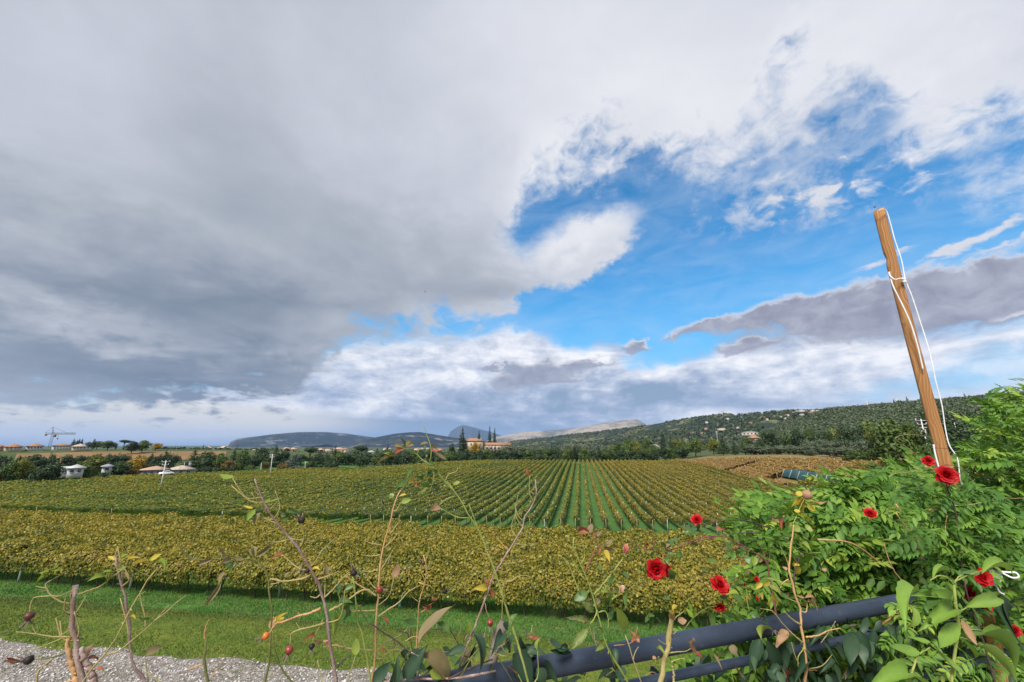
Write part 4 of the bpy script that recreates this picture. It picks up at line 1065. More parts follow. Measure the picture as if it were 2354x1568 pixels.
def house_part(o, cx, cy, w, d, h, roof='hip', rh=1.6, wall='wall_cream', roofm='roof_tile', wins=(), eave=0.5, z0=0.0, chim=()):
    mb = MB(); mb.box((cx, cy, z0 + h / 2 - 0.5), (w, d, h + 1)); wl = mb.build('wall', MATS[wall], o)
    rb = MB(); e = eave; z = z0 + h + 0.003; W, D_ = w / 2 + e, d / 2 + e
    if roof == 'flat':
        rb.box((cx, cy, z + 0.15), (w + 2 * e, d + 2 * e, 0.3))
    else:
        k = min(W, D_) if roof == 'hip' else 0.0
        if W >= D_: a, b = (cx - W + k, cy, z + rh), (cx + W - k, cy, z + rh)
        else: a, b = (cx, cy - D_ + k, z + rh), (cx, cy + D_ - k, z + rh)
        t = 0.14
        base = [(cx - W, cy - D_, z), (cx + W, cy - D_, z), (cx + W, cy + D_, z), (cx - W, cy + D_, z)]
        V = base + [(p[0], p[1], p[2] + t) for p in base] + [a, b]
        if W >= D_: rb.add(V, [(0, 3, 2, 1), (0, 1, 5, 4), (1, 2, 6, 5), (2, 3, 7, 6), (3, 0, 4, 7), (4, 5, 9, 8), (6, 7, 8, 9)], [(5, 6, 9), (7, 4, 8)])
        else: rb.add(V, [(0, 3, 2, 1), (0, 1, 5, 4), (1, 2, 6, 5), (2, 3, 7, 6), (3, 0, 4, 7), (5, 6, 9, 8), (7, 4, 8, 9)], [(4, 5, 8), (6, 7, 9)])
    rf = rb.build('roof', MATS[roofm], o)
    for x, zt in chim:
        c = MB(); c.box((cx + x, cy, zt - 0.7), (0.9, 0.9, 1.6)); c.box((cx + x, cy, zt + 0.18), (1.15, 1.15, 0.16)); c.build('chimney', MATS[wall], rf)
    for wx, wz, ww, wh in wins:
        g, f = window_mesh(ww, wh)
        q = obj('window', g, o, (cx + wx, cy - d / 2 - 0.02, z0 + wz)); obj('frame', f, q, (0, 0, 0))
def place(name, px, r, label, cat, rz=None, group=None, dz=0.0, zabs=None):
    d = ray(px, 1040); h = math.hypot(d[0], d[1]); x, y = d[0] / h * r, d[1] / h * r
    z = float(H(x, y)) + dz if zabs is None else zabs
    o = empty(name, (x, y, z), -math.atan2(d[0], d[1]) + (rz or 0.0))
    tag(o, label, cat, group)
    return o
def zat(px, py, r):
    d = ray(px, py); return CAM_H + d[2] / math.hypot(d[0], d[1]) * r
def build_villa():
    r = 326; px0 = g2(905, 0)[0]
    zb = zat(px0, g2(0, 303)[1], r)
    o = place('villa', px0, r, 'ochre stone villa with tiled roofs among cypresses behind the vineyard', 'villa', rz=0.0, zabs=zb)
    k = r * 0.995 / FPX / 3 * 1.02
    house_part(o, 0, 0, 132 * k, 11, 58 * k, 'hip', 2.3, 'wall_stone', 'roof_tile', wins=[(-5, 4.6, 1.0, 1.4), (-1.2, 4.6, 1.0, 1.4), (5.6, 4.6, 1.0, 1.4), (-5, 1.8, 1.0, 1.8), (5.6, 1.8, 1.0, 1.8)], eave=0.7, chim=[(-6.6, 7.9), (6.4, 9.0)])
    x0 = 66 * k; w2 = 180 * k
    house_part(o, x0 + w2 / 2 + .02, 1.5, w2, 9, 33 * k, 'gable', 1.9, 'wall_stone', 'roof_tile', wins=[(-7.5 + 3.0 * i, 1.7, 1.5, 1.9) for i in range(6)], eave=0.5, chim=[(7.5, 6.4)])
build_villa()
def ridge_house(c0, c1, top, base, r, label, d=9, roof='hip', rh=1.4, wall='wall_cream', roofm='roof_tile', nw=4, g=g1, eave=0.5, storeys=1, rz=0.0, name='house', chim=(), cat='house'):
    px = (g(c0, 0)[0] + g(c1, 0)[0]) / 2; dd = ray(px, 1040); depth = r * (dd[1] * CT + dd[2] * ST) / math.hypot(dd[0], dd[1])
    w = (c1 - c0) / 3.0 * depth / FPX * math.cos(math.atan2(dd[0], dd[1])) if abs(px - 1177) > 400 else (c1 - c0) / 3.0 * depth / FPX
    zt = zat(px, g(0, top)[1], r); zb = zat(px, g(0, base)[1], r)
    o = place(name, px, r, label, cat, zabs=zb, rz=rz)
    h = max(zt - zb - (rh if roof != 'flat' else 0.3), 1.8)
    wins = []
    for s in range(storeys):
        zc = h * (s + 0.55) / storeys
        for i in range(nw): wins.append((w * ((i + 0.5) / nw - 0.5) * 0.88, zc, min(1.1, w / nw * 0.4), min(1.4, h / storeys * 0.5)))
    house_part(o, 0, 0, w, d, h, roof, rh, wall, roofm, wins, eave, chim=chim)
    return o
def build_houses():
    ridge_house(-40, 14, 262, 300, 392, 'beige house cut by the left edge of the photo on the ridge', wall='wall_pink', nw=2)
    ridge_house(22, 145, 254, 302, 385, 'beige two storey house with brown hip roof at the far left of the ridge', wall='wall_cream', nw=4, storeys=2, rh=2.2)
    ridge_house(170, 292, 260, 296, 392, 'white house with brown hip roof, second from the left on the ridge', wall='wall_white', nw=5, rh=2.0)
    ridge_house(350, 490, 256, 296, 396, 'long white house under construction below the tower crane', wall='wall_white', nw=6, rh=1.4, storeys=2, roofm='roof_tile')
    ridge_house(488, 590, 264, 298, 380, 'cream house with tan roof in front of the dark cypress clump', wall='wall_cream', nw=4, rh=1.8, roofm='roof_pale')
    ridge_house(455, 585, 414, 464, 198, 'white flat roofed house with dark openings among the trees on the left', wall='wall_white', roof='flat', nw=3, roofm='metal_pale', eave=0.3, d=6)
    ridge_house(500, 610, 436, 466, 188, 'low white shed roof in front of the white flat roofed house', wall='wall_white', roof='gable', roofm='metal_pale', nw=2, rh=1.0, d=5, name='shed', cat='shed')
    ridge_house(732, 800, 434, 452, 200, 'small grey shed roof left of the bright yellow tree', wall='wall_white', roof='gable', roofm='roof_grey', nw=1, rh=0.8, d=5, name='shed', cat='shed')
    ridge_house(1005, 1190, 441, 470, 208, 'low building with pink tiled roof behind the leaning white pole', wall='roof_grey', roof='gable', roofm='wall_pink', nw=4, rh=1.2, d=8)
    ridge_house(1188, 1360, 431, 466, 214, 'low building with pale cream roof right of the pink roof', wall='roof_grey', roof='gable', roofm='roof_pale', nw=3, rh=1.4, d=9, chim=[(2.5, 4.4)])
    ridge_house(1400, 1462, 277, 300, 560, 'far small house with pink roof on the plain, left of the pale one', wall='wall_cream', nw=3, rh=2, roofm='wall_pink')
    ridge_house(1498, 1585, 274, 300, 560, 'pale house with yellowish walls below the plateau mountain', wall='wall_cream', nw=4, rh=2, roofm='roof_pale')
    ridge_house(1708, 1790, 303, 330, 420, 'house with rust red roof showing between dark trees', wall='wall_pink', nw=3, rh=2.5, roofm='wall_pink')
    vill = [(1945, 2000, 280), (1990, 2050, 284), (2180, 2235, 288), (2225, 2290, 294), (2300, 2370, 284)]
    wd = ['leftmost', 'second from left', 'middle', 'fourth from left', 'rightmost']
    for (a, b, t), q in zip(vill, wd): ridge_house(a, b, t, t + 24, 640, f'{q} of the five pink village houses right of the tallest conifer', wall='wall_pink', nw=3, rh=2.5, roofm='wall_pink')
    ridge_house(-4, 50, 288, 318, 420, 'yellow wall of a house left of the round headed pine, centre left', wall='wall_cream', nw=2, rh=1.5, g=g2)
    ridge_house(180, 232, 316, 334, 330, 'grey barn roof right of the round headed pine', wall='wall_white', nw=1, rh=1.5, roofm='roof_grey', g=g2, name='barn', cat='barn')
    # right hillside
    ridge_house(810, 886, 277, 304, 560, 'pale square villa with terrace on the olive hillside', wall='wall_white', roof='flat', nw=3, roofm='roof_pale', g=g3, storeys=1)
    ridge_house(1350, 1470, 172, 190, 650, 'long low white building on the hilltop, left half', wall='wall_white', roof='flat', nw=9, roofm='roof_grey', g=g3)
    ridge_house(1472, 1565, 164, 190, 655, 'long low white building on the hilltop, half nearer the dark square tree', wall='wall_white', roof='flat', nw=7, roofm='roof_grey', g=g3)
    ridge_house(465, 540, 398, 420, 250, 'small house with orange and white gable among trees by the olive row', wall='wall_pink', nw=1, rh=2, g=g3)
    ridge_house(425, 540, 357, 372, 420, 'long pale roof of a farm building above the olive row', wall='wall_white', nw=4, rh=1, roofm='roof_pale', g=g3, name='farm_building', cat='farm building')
    ridge_house(1660, 1715, 332, 362, 210, 'pale house wall half hidden behind the wooden post', wall='wall_white', roof='flat', nw=2, roofm='roof_pale', g=g3)
    ridge_house(980, 1045, 228, 262, 760, 'brick red house on the skyline of the olive hillside', wall='wall_pink', nw=3, rh=2.5, g=g3, storeys=2)
    # village scattered up the wooded hill
    spots = [(680, 240, 34, 'w'), (720, 248, 26, 'c'), (765, 232, 40, 'w'), (760, 256, 52, 'c'), (800, 212, 36, 'w'), (840, 206, 30, 'c'), (868, 200, 46, 'w'), (900, 208, 40, 'c'), (868, 228, 34, 'w'), (930, 214, 30, 'p'), (950, 200, 34, 'w'), (985, 204, 44, 'c'), (1010, 212, 30, 'w'),
             (1060, 214, 26, 'w'), (1100, 200, 28, 'c'), (1160, 190, 24, 'w'), (620, 262, 18, 'c'), (340, 258, 22, 'w'), (190, 282, 18, 'w'), (180, 326, 22, 'p'), (290, 330, 58, 'c'), (410, 318, 26, 'w'), (100, 364, 30, 'p'), (150, 356, 22, 'p'), (330, 262, 14, 'w'), (500, 285, 22, 'p')]
    w_ = {'w': ('white', 'wall_white', 'roof_tile'), 'c': ('cream', 'wall_cream', 'roof_pale'), 'p': ('pinkish', 'wall_pink', 'roof_tile')}
    for i, (cx, cy, wd_, k) in enumerate(spots):
        px, py = g3(cx, cy)
        col = min(range(HILLV.shape[0]), key=lambda q: abs(math.atan2(HILLV[q, 0, 0], HILLV[q, 0, 1]) - math.atan2(ray(px, py)[0], ray(px, py)[1])))
        # where the sight line meets the hill
        dd = ray(px, py + 4); hh = math.hypot(dd[0], dd[1]); hit = None
        for j in range(HILLV.shape[1]):
            P = HILLV[col, j]; rr = math.hypot(P[0], P[1])
            if P[2] >= CAM_H + dd[2] / hh * rr: hit = rr; break
        rr = (hit or float(RIDGE_R(px))) - 4
        p0 = g3(cx - wd_ / 2, 0)[0]; p1 = g3(cx + wd_ / 2, 0)[0]
        n_, wm, rm = w_[k]
        o = ridge_house(cx - wd_ / 2, cx + wd_ / 2, cy - 5, cy + 13, rr, f'small {n_} far house among the woods of the hill on the right', wall=wm, nw=3, rh=2.2, roofm=rm, g=g3, rz=rng.uniform(-0.5, 0.5))
        o['group'] = f'{n_} far houses on the wooded hill'
    # hazy houses at the foot of the bare mountain and below the dark hills
    for i in range(26):
        px = rng.uniform(880, 1250); r = rng.uniform(1500, 2600)
        o = place('house', px, r, 'tiny pale house on the plain below the mountains near the villa', 'house', rz=rng.uniform(-.5, .5), group='tiny pale houses below the mountains')
        house_part(o, 0, 0, rng.uniform(12, 24), 9, rng.uniform(5, 8), 'hip', 2.4, 'wall_white' if i % 2 else 'wall_cream', 'roof_tile')
build_houses()

# ------------------------------------------------------------------ crane, poles, masts, netting, car
plain_mat('concrete_pole', (0.55, 0.54, 0.52), 0.85, 0.2, 0.15, 2)
plain_mat('crane_yellow', (0.17, 0.155, 0.13), 0.7, 0.2)
plain_mat('dark_metal', (0.05, 0.05, 0.055), 0.5, 0.4)
def build_crane():
    r = 398; pb, pt, jl, jr = g1(330, 285), g1(345, 188), g1(340, 186), g1(494, 197)
    o = place('tower_crane', pb[0], r, 'slim tower crane over the building site on the left ridge', 'crane', zabs=zat(*pb, r))
    h = zat(*pt, r) - zat(*pb, r); k = r / FPX * 0.76
    def lattice(a, b, w, n):
        mb = MB(); a, b = np.array(a, float), np.array(b, float); t = unit(b - a); s = unit(np.cross(t, (0, 1, 0.1))); q = np.cross(s, t)
        cs = [s * w + q * w, s * w - q * w, -s * w - q * w, -s * w + q * w]
        for c in cs: mb.tube([a + c, b + c], 0.075, 4)
        for i in range(n):
            p0, p1 = a + (b - a) * i / n, a + (b - a) * (i + 1) / n
            for j in range(4): mb.tube([p0 + cs[j], p1 + cs[(j + 1) % 4]], 0.04, 3)
        return mb
    lattice((0, 0, 0), (0, 0, h), 0.55, 14).build('mast', MATS['crane_yellow'], o)
    L = float(np.linalg.norm(at_dist(*jr, r) - at_dist(*jl, r)))
    lattice((0, 0, h), (L, 0, h + 0.2), 0.45, 22).build('jib', MATS['crane_yellow'], o)
    lattice((0, 0, h), (-3.5, 0, h), 0.4, 3).build('counter_jib', MATS['crane_yellow'], o)
    lattice((0, 0, h), (-1.0, 0, h + 4.2), 0.3, 3).build('tower_head', MATS['crane_yellow'], o)
    m1 = MB(); m1.tube([(-1.0, 0, h + 4.2), (L * 0.6, 0, h + 0.6)], 0.05, 4); m1.tube([(-1.0, 0, h + 4.2), (-3.3, 0, h + 0.4)], 0.06, 4); m1.build('tie_bar', MATS['crane_yellow'], o)
    c = MB(); c.box((-2.9, 0, h - 0.8), (1.1, 1.0, 1.2)); c.build('counterweight', MATS['crane_yellow'], o)
    c = MB(); c.box((1.0, -1.0, h - 1.2), (1.3, 1.2, 1.9)); c.build('cab', MATS['crane_yellow'], o)
    c = MB(); c.tube([(L * 0.25, 0, h - 0.4), (L * 0.25, 0, h - 3)], 0.06, 4); c.box((L * 0.25, 0, h - 3.2), (0.7, 0.5, 0.6)); c.build('hook', MATS['dark_metal'], o)
build_crane()
def pole(base, top, g, r, label, rad=0.16, arms=True, name='power_pole', lean=True):
    pb, pt = g(*base), g(*top); zb = zat(*pb, r); a = at_dist(pb[0], pb[1], r); b = at_dist(pt[0], pt[1], r)
    if not lean: b[0], b[1] = a[0], a[1]
    a = np.array(a); zg = float(H(a[0], a[1])); org = np.array([a[0], a[1], min(zg, a[2])])
    o = empty(name, org); tag(o, label, 'power pole' if name == 'power_pole' else 'pole')
    mb = MB(); mb.tube([(0, 0, -0.3), b - org], [rad, rad * 0.62], 8); mb.build('shaft', MATS['concrete_pole'], o)
    if arms:
        side = unit(np.array([b[1], -b[0], 0]))
        for k, dz in enumerate((-0.35, -1.15)):
            c = b - org + np.array([0, 0, dz]); w = 0.85 - 0.2 * k
            m2 = MB(); m2.tube([c - side * w, c + side * w], 0.06, 5); arm = m2.build('crossarm', MATS['concrete_pole'], o)
            for s in (-1, 1):
                m3 = MB(); q = c + side * w * s; m3.tube([q, q + np.array([0, 0, 0.12]), q + np.array([0, 0, 0.34])], [0.03, 0.09, 0.06], 6); m3.build('insulator', MATS['wall_white'], arm)
    return b
pole((1108, 560), (1146, 374), g1, 150, 'leaning white concrete pole with crossarms standing in the left vineyard', 0.17)
pole((1864, 476), (1880, 330), g1, 190, 'white concrete pole with crossarms before the tallest conifer', 0.17)
pole((1799, 444), (1803, 390), g1, 226, 'short bare pale pole left of the pole with crossarms', 0.13, False, 'pole')
pole((2104, 436), (2106, 378), g1, 232, 'short bare pale pole in front of the blue grey cedar', 0.13, False, 'pole')
pole((1272, 420), (1273, 388), g1, 250, 'small thin pole rising behind the cream roof', 0.12, False, 'pole')
pole((1668, 380), (1642, 262), g3, 125, 'pale pole with crossarms left of the wooden post', 0.15)
pole((1880, 330), (1874, 288), g3, 230, 'short pale pole right of the wooden post', 0.12, False, 'pole')
pole((236, 400), (234, 346), g3, 300, 'thin pale pole above the pointed conifers at the rust field', 0.13, True)
def mast(cx, base, top, r, label):
    pb = g3(cx, base); pt = g3(cx, top); a = at_dist(*pb, r); b = at_dist(*pt, r); h = b[2] - a[2] + 4
    o = empty('radio_mast', a - np.array([0, 0, 4])); tag(o, label, 'mast')
    mb = MB(); mb.tube([(0, 0, 0), (0, 0, h)], [r * 0.0008, r * 0.0005], 5); mb.build('shaft', MATS['concrete_pole'], o)
    mb = MB()
    for k in (0.7, 0.85, 0.97): mb.box((0, 0, h * k), (r * 0.005, 0.3, r * 0.002))
    mb.build('aerials', MATS['metal_pale'], o)
mast(276, 236, 205, 1560, 'radio mast on the rounded summit of the wooded hill')
mast(1279, 182, 143, 655, 'thin mast on the hilltop left of the long white building')
mast(1487, 166, 130, 660, 'crane like mast behind the long white hilltop building')
leaf_mat('teal_net', [(0, (0.02, 0.065, 0.07)), (0.5, (0.04, 0.105, 0.115)), (1, (0.07, 0.16, 0.17))], rough=0.8, transl=0.25, fine=(1.5, 0.5))
def hit(px, py):
    """where a sight line meets the land"""
    for r in np.arange(20, 900, 0.5):
        p = at_dist(px, py, r)
        if p[2] <= float(H(p[0], p[1])): break
    p[2] = float(H(p[0], p[1])); return p
def build_net():
    A = hit(*g3(722, 660)); B = hit(*g3(1180, 735))
    o = empty('netted_row', A); tag(o, 'vine row covered with teal green netting on the right bank', 'netted vine row')
    t = unit(B - A) * np.array([1, 1, 0]); t = unit(t); s = np.array([-t[1], t[0], 0])
    n = 34; L = np.linalg.norm((B - A)[:2])
    prof = [(-1.7, 0.15), (-1.5, 1.1), (-0.9, 1.9), (0, 2.1), (1.0, 1.95), (1.7, 1.3), (1.9, 0.3)]
    V = []
    for i in range(n):
        q = i / (n - 1) * L; P = A + t * q; zg = float(H(P[0], P[1])); e = 0.75 if i in (0, n - 1) else 1.0
        for a_, h_ in prof:
            sag = 1 - 0.10 * math.sin(i * 1.9) ** 2 + 0.05 * rng.normal()
            V.append(P + s * a_ * e + np.array([0, 0, zg - P[2] + h_ * e * sag]) - A)
    m2 = len(prof); i = np.arange(n - 1)[:, None] * m2; j = np.arange(m2 - 1)[None]
    F = np.stack([i + j, i + j + 1, i + m2 + j + 1, i + m2 + j], -1).reshape(-1, 4)
    obj('net', make_mesh('net', V, F, MATS['teal_net'], rng.uniform(0.2, 0.8, len(V)), smooth=True), o)
    for q in np.linspace(0.05, 0.9, 7):
        P = A + t * q * L; zg = float(H(P[0], P[1])); k = -s * 2.5 if (s @ P) > 0 else s * 2.5
        m_ = MB(); m_.tube(np.array([P + k * 0.85 + (0, 0, zg - P[2]), P + k * 0.45 + (0, 0, zg - P[2] + 2.0)]) - A, 0.06, 5); m_.build('prop_post', MATS['post_grey'], o)
build_net()
plain_mat('car_white', (0.75, 0.76, 0.78), 0.3, 0.5)
plain_mat('rubber', (0.02, 0.02, 0.02), 0.8)
def build_car():
    p = g1(1178, 474); r = 190
    o = place('parked_car', p[0], r, 'white parked car beside the pink roofed building', 'car', zabs=zat(*p, r) , rz=0.1)
    prof = [(-2.1, 0.35), (-2.1, 0.8), (-1.9, 0.95), (-1.2, 1.0), (-0.75, 1.42), (0.75, 1.45), (1.4, 1.0), (2.0, 0.9), (2.15, 0.6), (2.1, 0.35)]
    mb = MB(); n = len(prof)
    V = [(x, -0.85, z) for x, z in prof] + [(x, 0.85, z) for x, z in prof]
    mb.add(V, [(i, (i + 1) % n, n + (i + 1) % n, n + i) for i in range(n)], [list(range(n))[::-1]], [list(range(n, 2 * n))])
    mb.build('body', MATS['car_white'], o)
    g = MB(); g.add([(-0.95, -0.87, 1.02), (1.2, -0.87, 1.02), (0.68, -0.87, 1.36), (-0.68, -0.87, 1.34)], [(0, 1, 2, 3)]); g.build('side_window', MATS['window_dark'], o)
    for x in (-1.35, 1.35):
        for y in (-0.8, 0.8):
            w = MB(); w.tube([(x, y - 0.1, 0.33), (x, y + 0.1, 0.33)], 0.33, 12); w.build('wheel', MATS['rubber'], o)
build_car()

# ------------------------------------------------------------------ air
def build_haze():
    m_, t = new_mat('haze_air')
    v = t.n('ShaderNodeVolumePrincipled'); v.inputs['Color'].default_value = (0.40, 0.61, 1.0, 1); v.inputs['Density'].default_value = HAZE
    v.inputs['Anisotropy'].default_value = 0.0
    o = t.n('ShaderNodeOutputMaterial'); t.t.links.new(v.outputs[0], o.inputs['Volume'])
    mb = MB(); mb.box((0, 0, 395), (56000, 56000, 950)); tag(mb.build('haze', m_), kind='stuff')
HAZE = 3.6e-5
build_haze()
# ------------------------------------------------------------------ lawn blades, gravel stones, fallen leaves
leaf_mat('grass_blade', [(0, (0.05, 0.10, 0.016)), (0.5, (0.095, 0.135, 0.024)), (1, (0.19, 0.19, 0.055))], transl=0.25, patch=(0.35, 0.9))
leaf_mat('strip_blade', [(0, (0.035, 0.09, 0.02)), (0.5, (0.06, 0.165, 0.026)), (1, (0.13, 0.19, 0.04))], transl=0.25, patch=(0.3, 0.8))
def blades(name, n, u0, u1, v0, v1, h, w, mat, lift, edge=None, label=None, dens=None):
    t = rng.random(n); v = rng.uniform(v0, v1, n)
    a = edge(v) if edge is not None else np.full(n, u0)
    u = a + t * (u1 - a)
    if dens is not None:
        k = rng.random(n) < dens(u, v); u, v = u[k], v[k]; n = len(u)
    X, Y = xy(u, v); Z = H(X, Y) + lift
    d = rng.uniform(0, 6.28, n); hh = h * rng.uniform(0.5, 1.4, n); ww = w * rng.uniform(0.7, 1.3, n)
    P = np.stack([X, Y, Z], 1); S = np.stack([np.cos(d), np.sin(d), np.zeros(n)], 1)
    L = np.stack([rng.normal(0, 0.5, n), rng.normal(0, 0.5, n), np.ones(n)], 1)
    V = np.stack([P - S * ww[:, None] / 2, P + S * ww[:, None] / 2, P + L * hh[:, None]], 1).reshape(-1, 3)
    F = np.arange(n * 3).reshape(n, 3)
    tag(obj(name, make_mesh(name, V, F, MATS[mat], np.repeat(np.clip(rng.normal(0.5, 0.2, n), 0, 1), 3))), label, kind='stuff')
blades('lawn_blades', 88000, 0, 21.2, -48, 12, 0.075, 0.03, 'grass_blade', 0.04, edge=lawn_edge, label='short mown grass of the lawn')
blades('strip_blades', 76000, 21.0, 26.5, -56, 14, 0.13, 0.035, 'strip_blade', 0.03, label='longer grass at the foot of the front vine row', dens=lambda u, v: np.clip(fbm(u * 0.8, v * 0.5, o=3) * 2.2 - 0.3, 0.1, 1))
blades('path_weeds', 26000, 13.0, 17.6, -40, 10, 0.05, 0.03, 'grass_blade', 0.02, label='sparse weeds creeping from the lawn into the gravel', dens=lambda u, v: np.clip((fbm(u * 0.7 + 4, v * 0.45, o=4) - 0.47) * 6, 0, 1) * np.clip((u - 13.0) / 3.2, 0, 1))
plain_mat('gravel_stone', (0.50, 0.475, 0.44), 0.85, 0.25, 0.35, 30)
def gravel():
    n = 21000
    v = rng.uniform(-34, 8, n); u = rng.uniform(12.2, 17.3, n)
    fade = lawn_edge(v) - u
    keep = (fade > 0.05) | (rng.random(n) < 0.30 * np.exp(fade * 2.2)); u, v = u[keep], v[keep]; n = len(u)
    X, Y = xy(u, v); Z = H(X, Y) + 0.02
    s = 0.032 * np.exp(rng.normal(0, 0.32, n))
    O = np.array([(1, 0, 0), (0, 1, 0), (-1, 0, 0), (0, -1, 0), (0.1, 0.1, 0.75), (0, 0, -0.5)])
    J = O[None] * (1 + 0.28 * rng.normal(size=(n, 6, 1))) * s[:, None, None] * np.array([1.25, 1.0, 0.8])
    a = rng.uniform(0, 6.28, n); c, q = np.cos(a), np.sin(a)
    W = np.stack([J[..., 0] * c[:, None] - J[..., 1] * q[:, None], J[..., 0] * q[:, None] + J[..., 1] * c[:, None], J[..., 2]], -1) + np.stack([X, Y, Z], 1)[:, None]
    f = np.array([(0, 1, 4), (1, 2, 4), (2, 3, 4), (3, 0, 4), (1, 0, 5), (2, 1, 5), (3, 2, 5), (0, 3, 5)])
    F = (f[None] + np.arange(n)[:, None, None] * 6).reshape(-1, 3)
    m_, t = new_mat('gravel_mix')
    at_ = t.n('ShaderNodeAttribute', attribute_name='tint').outputs['Fac']
    finish(t, principled(t, t.ramp(at_, [(0, (0.10, 0.09, 0.08)), (0.35, (0.38, 0.345, 0.32)), (0.75, (0.52, 0.485, 0.46)), (1, (0.62, 0.595, 0.57))]), 0.85, 0.25))
    tag(obj('gravel_stones', make_mesh('gravel_stones', W.reshape(-1, 3), F, m_, np.repeat(rng.random(n), 6))), 'loose pale gravel on the path', kind='stuff')
gravel()
def fallen():
    n = 1100; v = rng.uniform(-40, 12, n); u = rng.normal(23.2, 0.9, n)
    X, Y = xy(u, v); C = np.stack([X, Y, H(X, Y) + 0.09], 1); N = np.array([0, 0, 1.0]) + rng.normal(0, 0.3, (n, 3)); U = np.cross(rand_dirs(n), N)
    V, F = leaf_cards(C, U, N, rng.uniform(0.05, 0.09, n), 0.06, 0.1)
    tag(obj('fallen_leaves', make_mesh('fallen_leaves', V, F, MATS['vine_leaf_gold'], np.repeat(rng.uniform(0.6, 1, n), 4))), 'yellow leaves fallen under the front vine row', kind='stuff')
fallen()
plain_mat('guard_teal', (0.30, 0.62, 0.55), 0.5, 0.4)
def near_bits():
    p = hit(918, 1402); o = empty('vine_guard', p); tag(o, 'pale turquoise plastic sleeve round a young vine under the front row', 'vine guard')
    mb = MB(); mb.tube([(0, 0, 0), (0, 0, 0.55)], 0.07, 10, cap=False); mb.build('sleeve', MATS['guard_teal'], o)
    mb = MB(); mb.tube([(0.02, 0, 0), (0, 0.01, 0.8)], 0.014, 6); mb.build('stem', MATS['vine_bark'], o)
    # one pale stake in the front row
    for px, py, h, lab in ((296, 1364, 1.75, 'pale grey stake in the front vine row near the left rose canes'), (40, 1344, 1.6, 'grey stake in the front vine row at the far left'), (640, 1378, 1.6, 'grey stake in the front vine row behind the olive green cane')):
        p = hit(px, py); o = empty('trellis_post', p); tag(o, lab, 'stake')
        mb = MB(); mb.box((0, 0, h / 2), (0.09, 0.09, h)); mb.build('shaft', MATS['post_grey'], o)
        mb = MB(); mb.box((0, 0, h + 0.01), (0.1, 0.1, 0.03)); mb.build('cap', MATS['post_wood'], o)
    # bird
    b = at_dist(977, 671, 120); o = empty('bird', b); tag(o, 'tiny dark bird flying under the grey cloud', 'bird')
    mb = MB(); mb.tube([(-0.28, 0, 0), (-0.1, 0, 0.0), (0.1, 0, 0.02), (0.26, 0, 0.05)], [0.01, 0.07, 0.07, 0.02], 6); mb.build('body', MATS['dark_metal'], o)
    for s in (-1, 1):
        mb = MB(); mb.add([(-0.08, 0, 0.03), (0.1, 0, 0.03), (0.12, 0.3 * s, 0.18), (-0.02, 0.55 * s, 0.1), (-0.1, 0.3 * s, 0.16)], [(0, 1, 2, 3, 4)]); mb.build('wing', MATS['dark_metal'], o)
near_bits()

# ------------------------------------------------------------------ terrace, railing, post and cord
plain_mat('terrace_stone', (0.4, 0.37, 0.33), 0.9, 0.2, 0.2, 3)
plain_mat('soil', (0.06, 0.045, 0.03), 1.0, 0.1, 0.3, 10)
def terrace():
    t = np.array([1, RAILS, 0.0]); L = np.linalg.norm(t); t /= L; nrm = np.array([-t[1], t[0], 0.0]); a = math.atan2(t[1], t[0])
    o = MB(); c = np.array([0.5, RAIL0 + RAILS * 0.5, 0]) - nrm * 1.95; o.box((c[0], c[1], CAM_H - 1.6 - 0.15), (12, 4.0, 0.3), a)
    c2 = np.array([0.5, RAIL0 + RAILS * 0.5, 0]) - nrm * 0.05; o.box((c2[0], c2[1], (CAM_H - 1.9) / 2 - .001), (12, 0.2, CAM_H - 1.9), a)
    tag(o.build('terrace', MATS['terrace_stone']), kind='structure')
    b = MB(); c3 = np.array([0.5, RAIL0 + RAILS * 0.5, 0]) + nrm * 0.42; b.box((c3[0], c3[1], CAM_H - 1.75), (12, 0.7, 0.3), a)
    tag(b.build('flower_bed', MATS['soil']), kind='structure')
    w = MB(); c4 = np.array([0.5, RAIL0 + RAILS * 0.5, 0]) + nrm * 0.87; w.box((c4[0], c4[1], (CAM_H - 1.55) / 2), (12, 0.18, CAM_H - 1.55), a)
    tag(w.build('retaining_wall', MATS['terrace_stone']), kind='structure')
terrace()
def rail_mat():
    m_, t = new_mat('rail_paint')
    oc = t.n('ShaderNodeTexCoord').outputs['Object']
    f = t.noise(oc, 6, 5, 0.6); g = t.noise(oc, 140, 3, 0.6)
    sp = t.step(t.noise(oc, 55, 4, 0.7), 0.62, 0.70)
    c = t.mix(t.step(f, 0.35, 0.75), (0.018, 0.027, 0.047), (0.036, 0.050, 0.078))
    c = t.mix(t.m('MULTIPLY', sp, 0.35), c, (0.16, 0.16, 0.16))
    finish(t, principled(t, c, t.lin(f, 0.3, 0.7, 0.36, 0.55), 0.45, bump(t, g, 0.25, 0.0015)))
rail_mat()
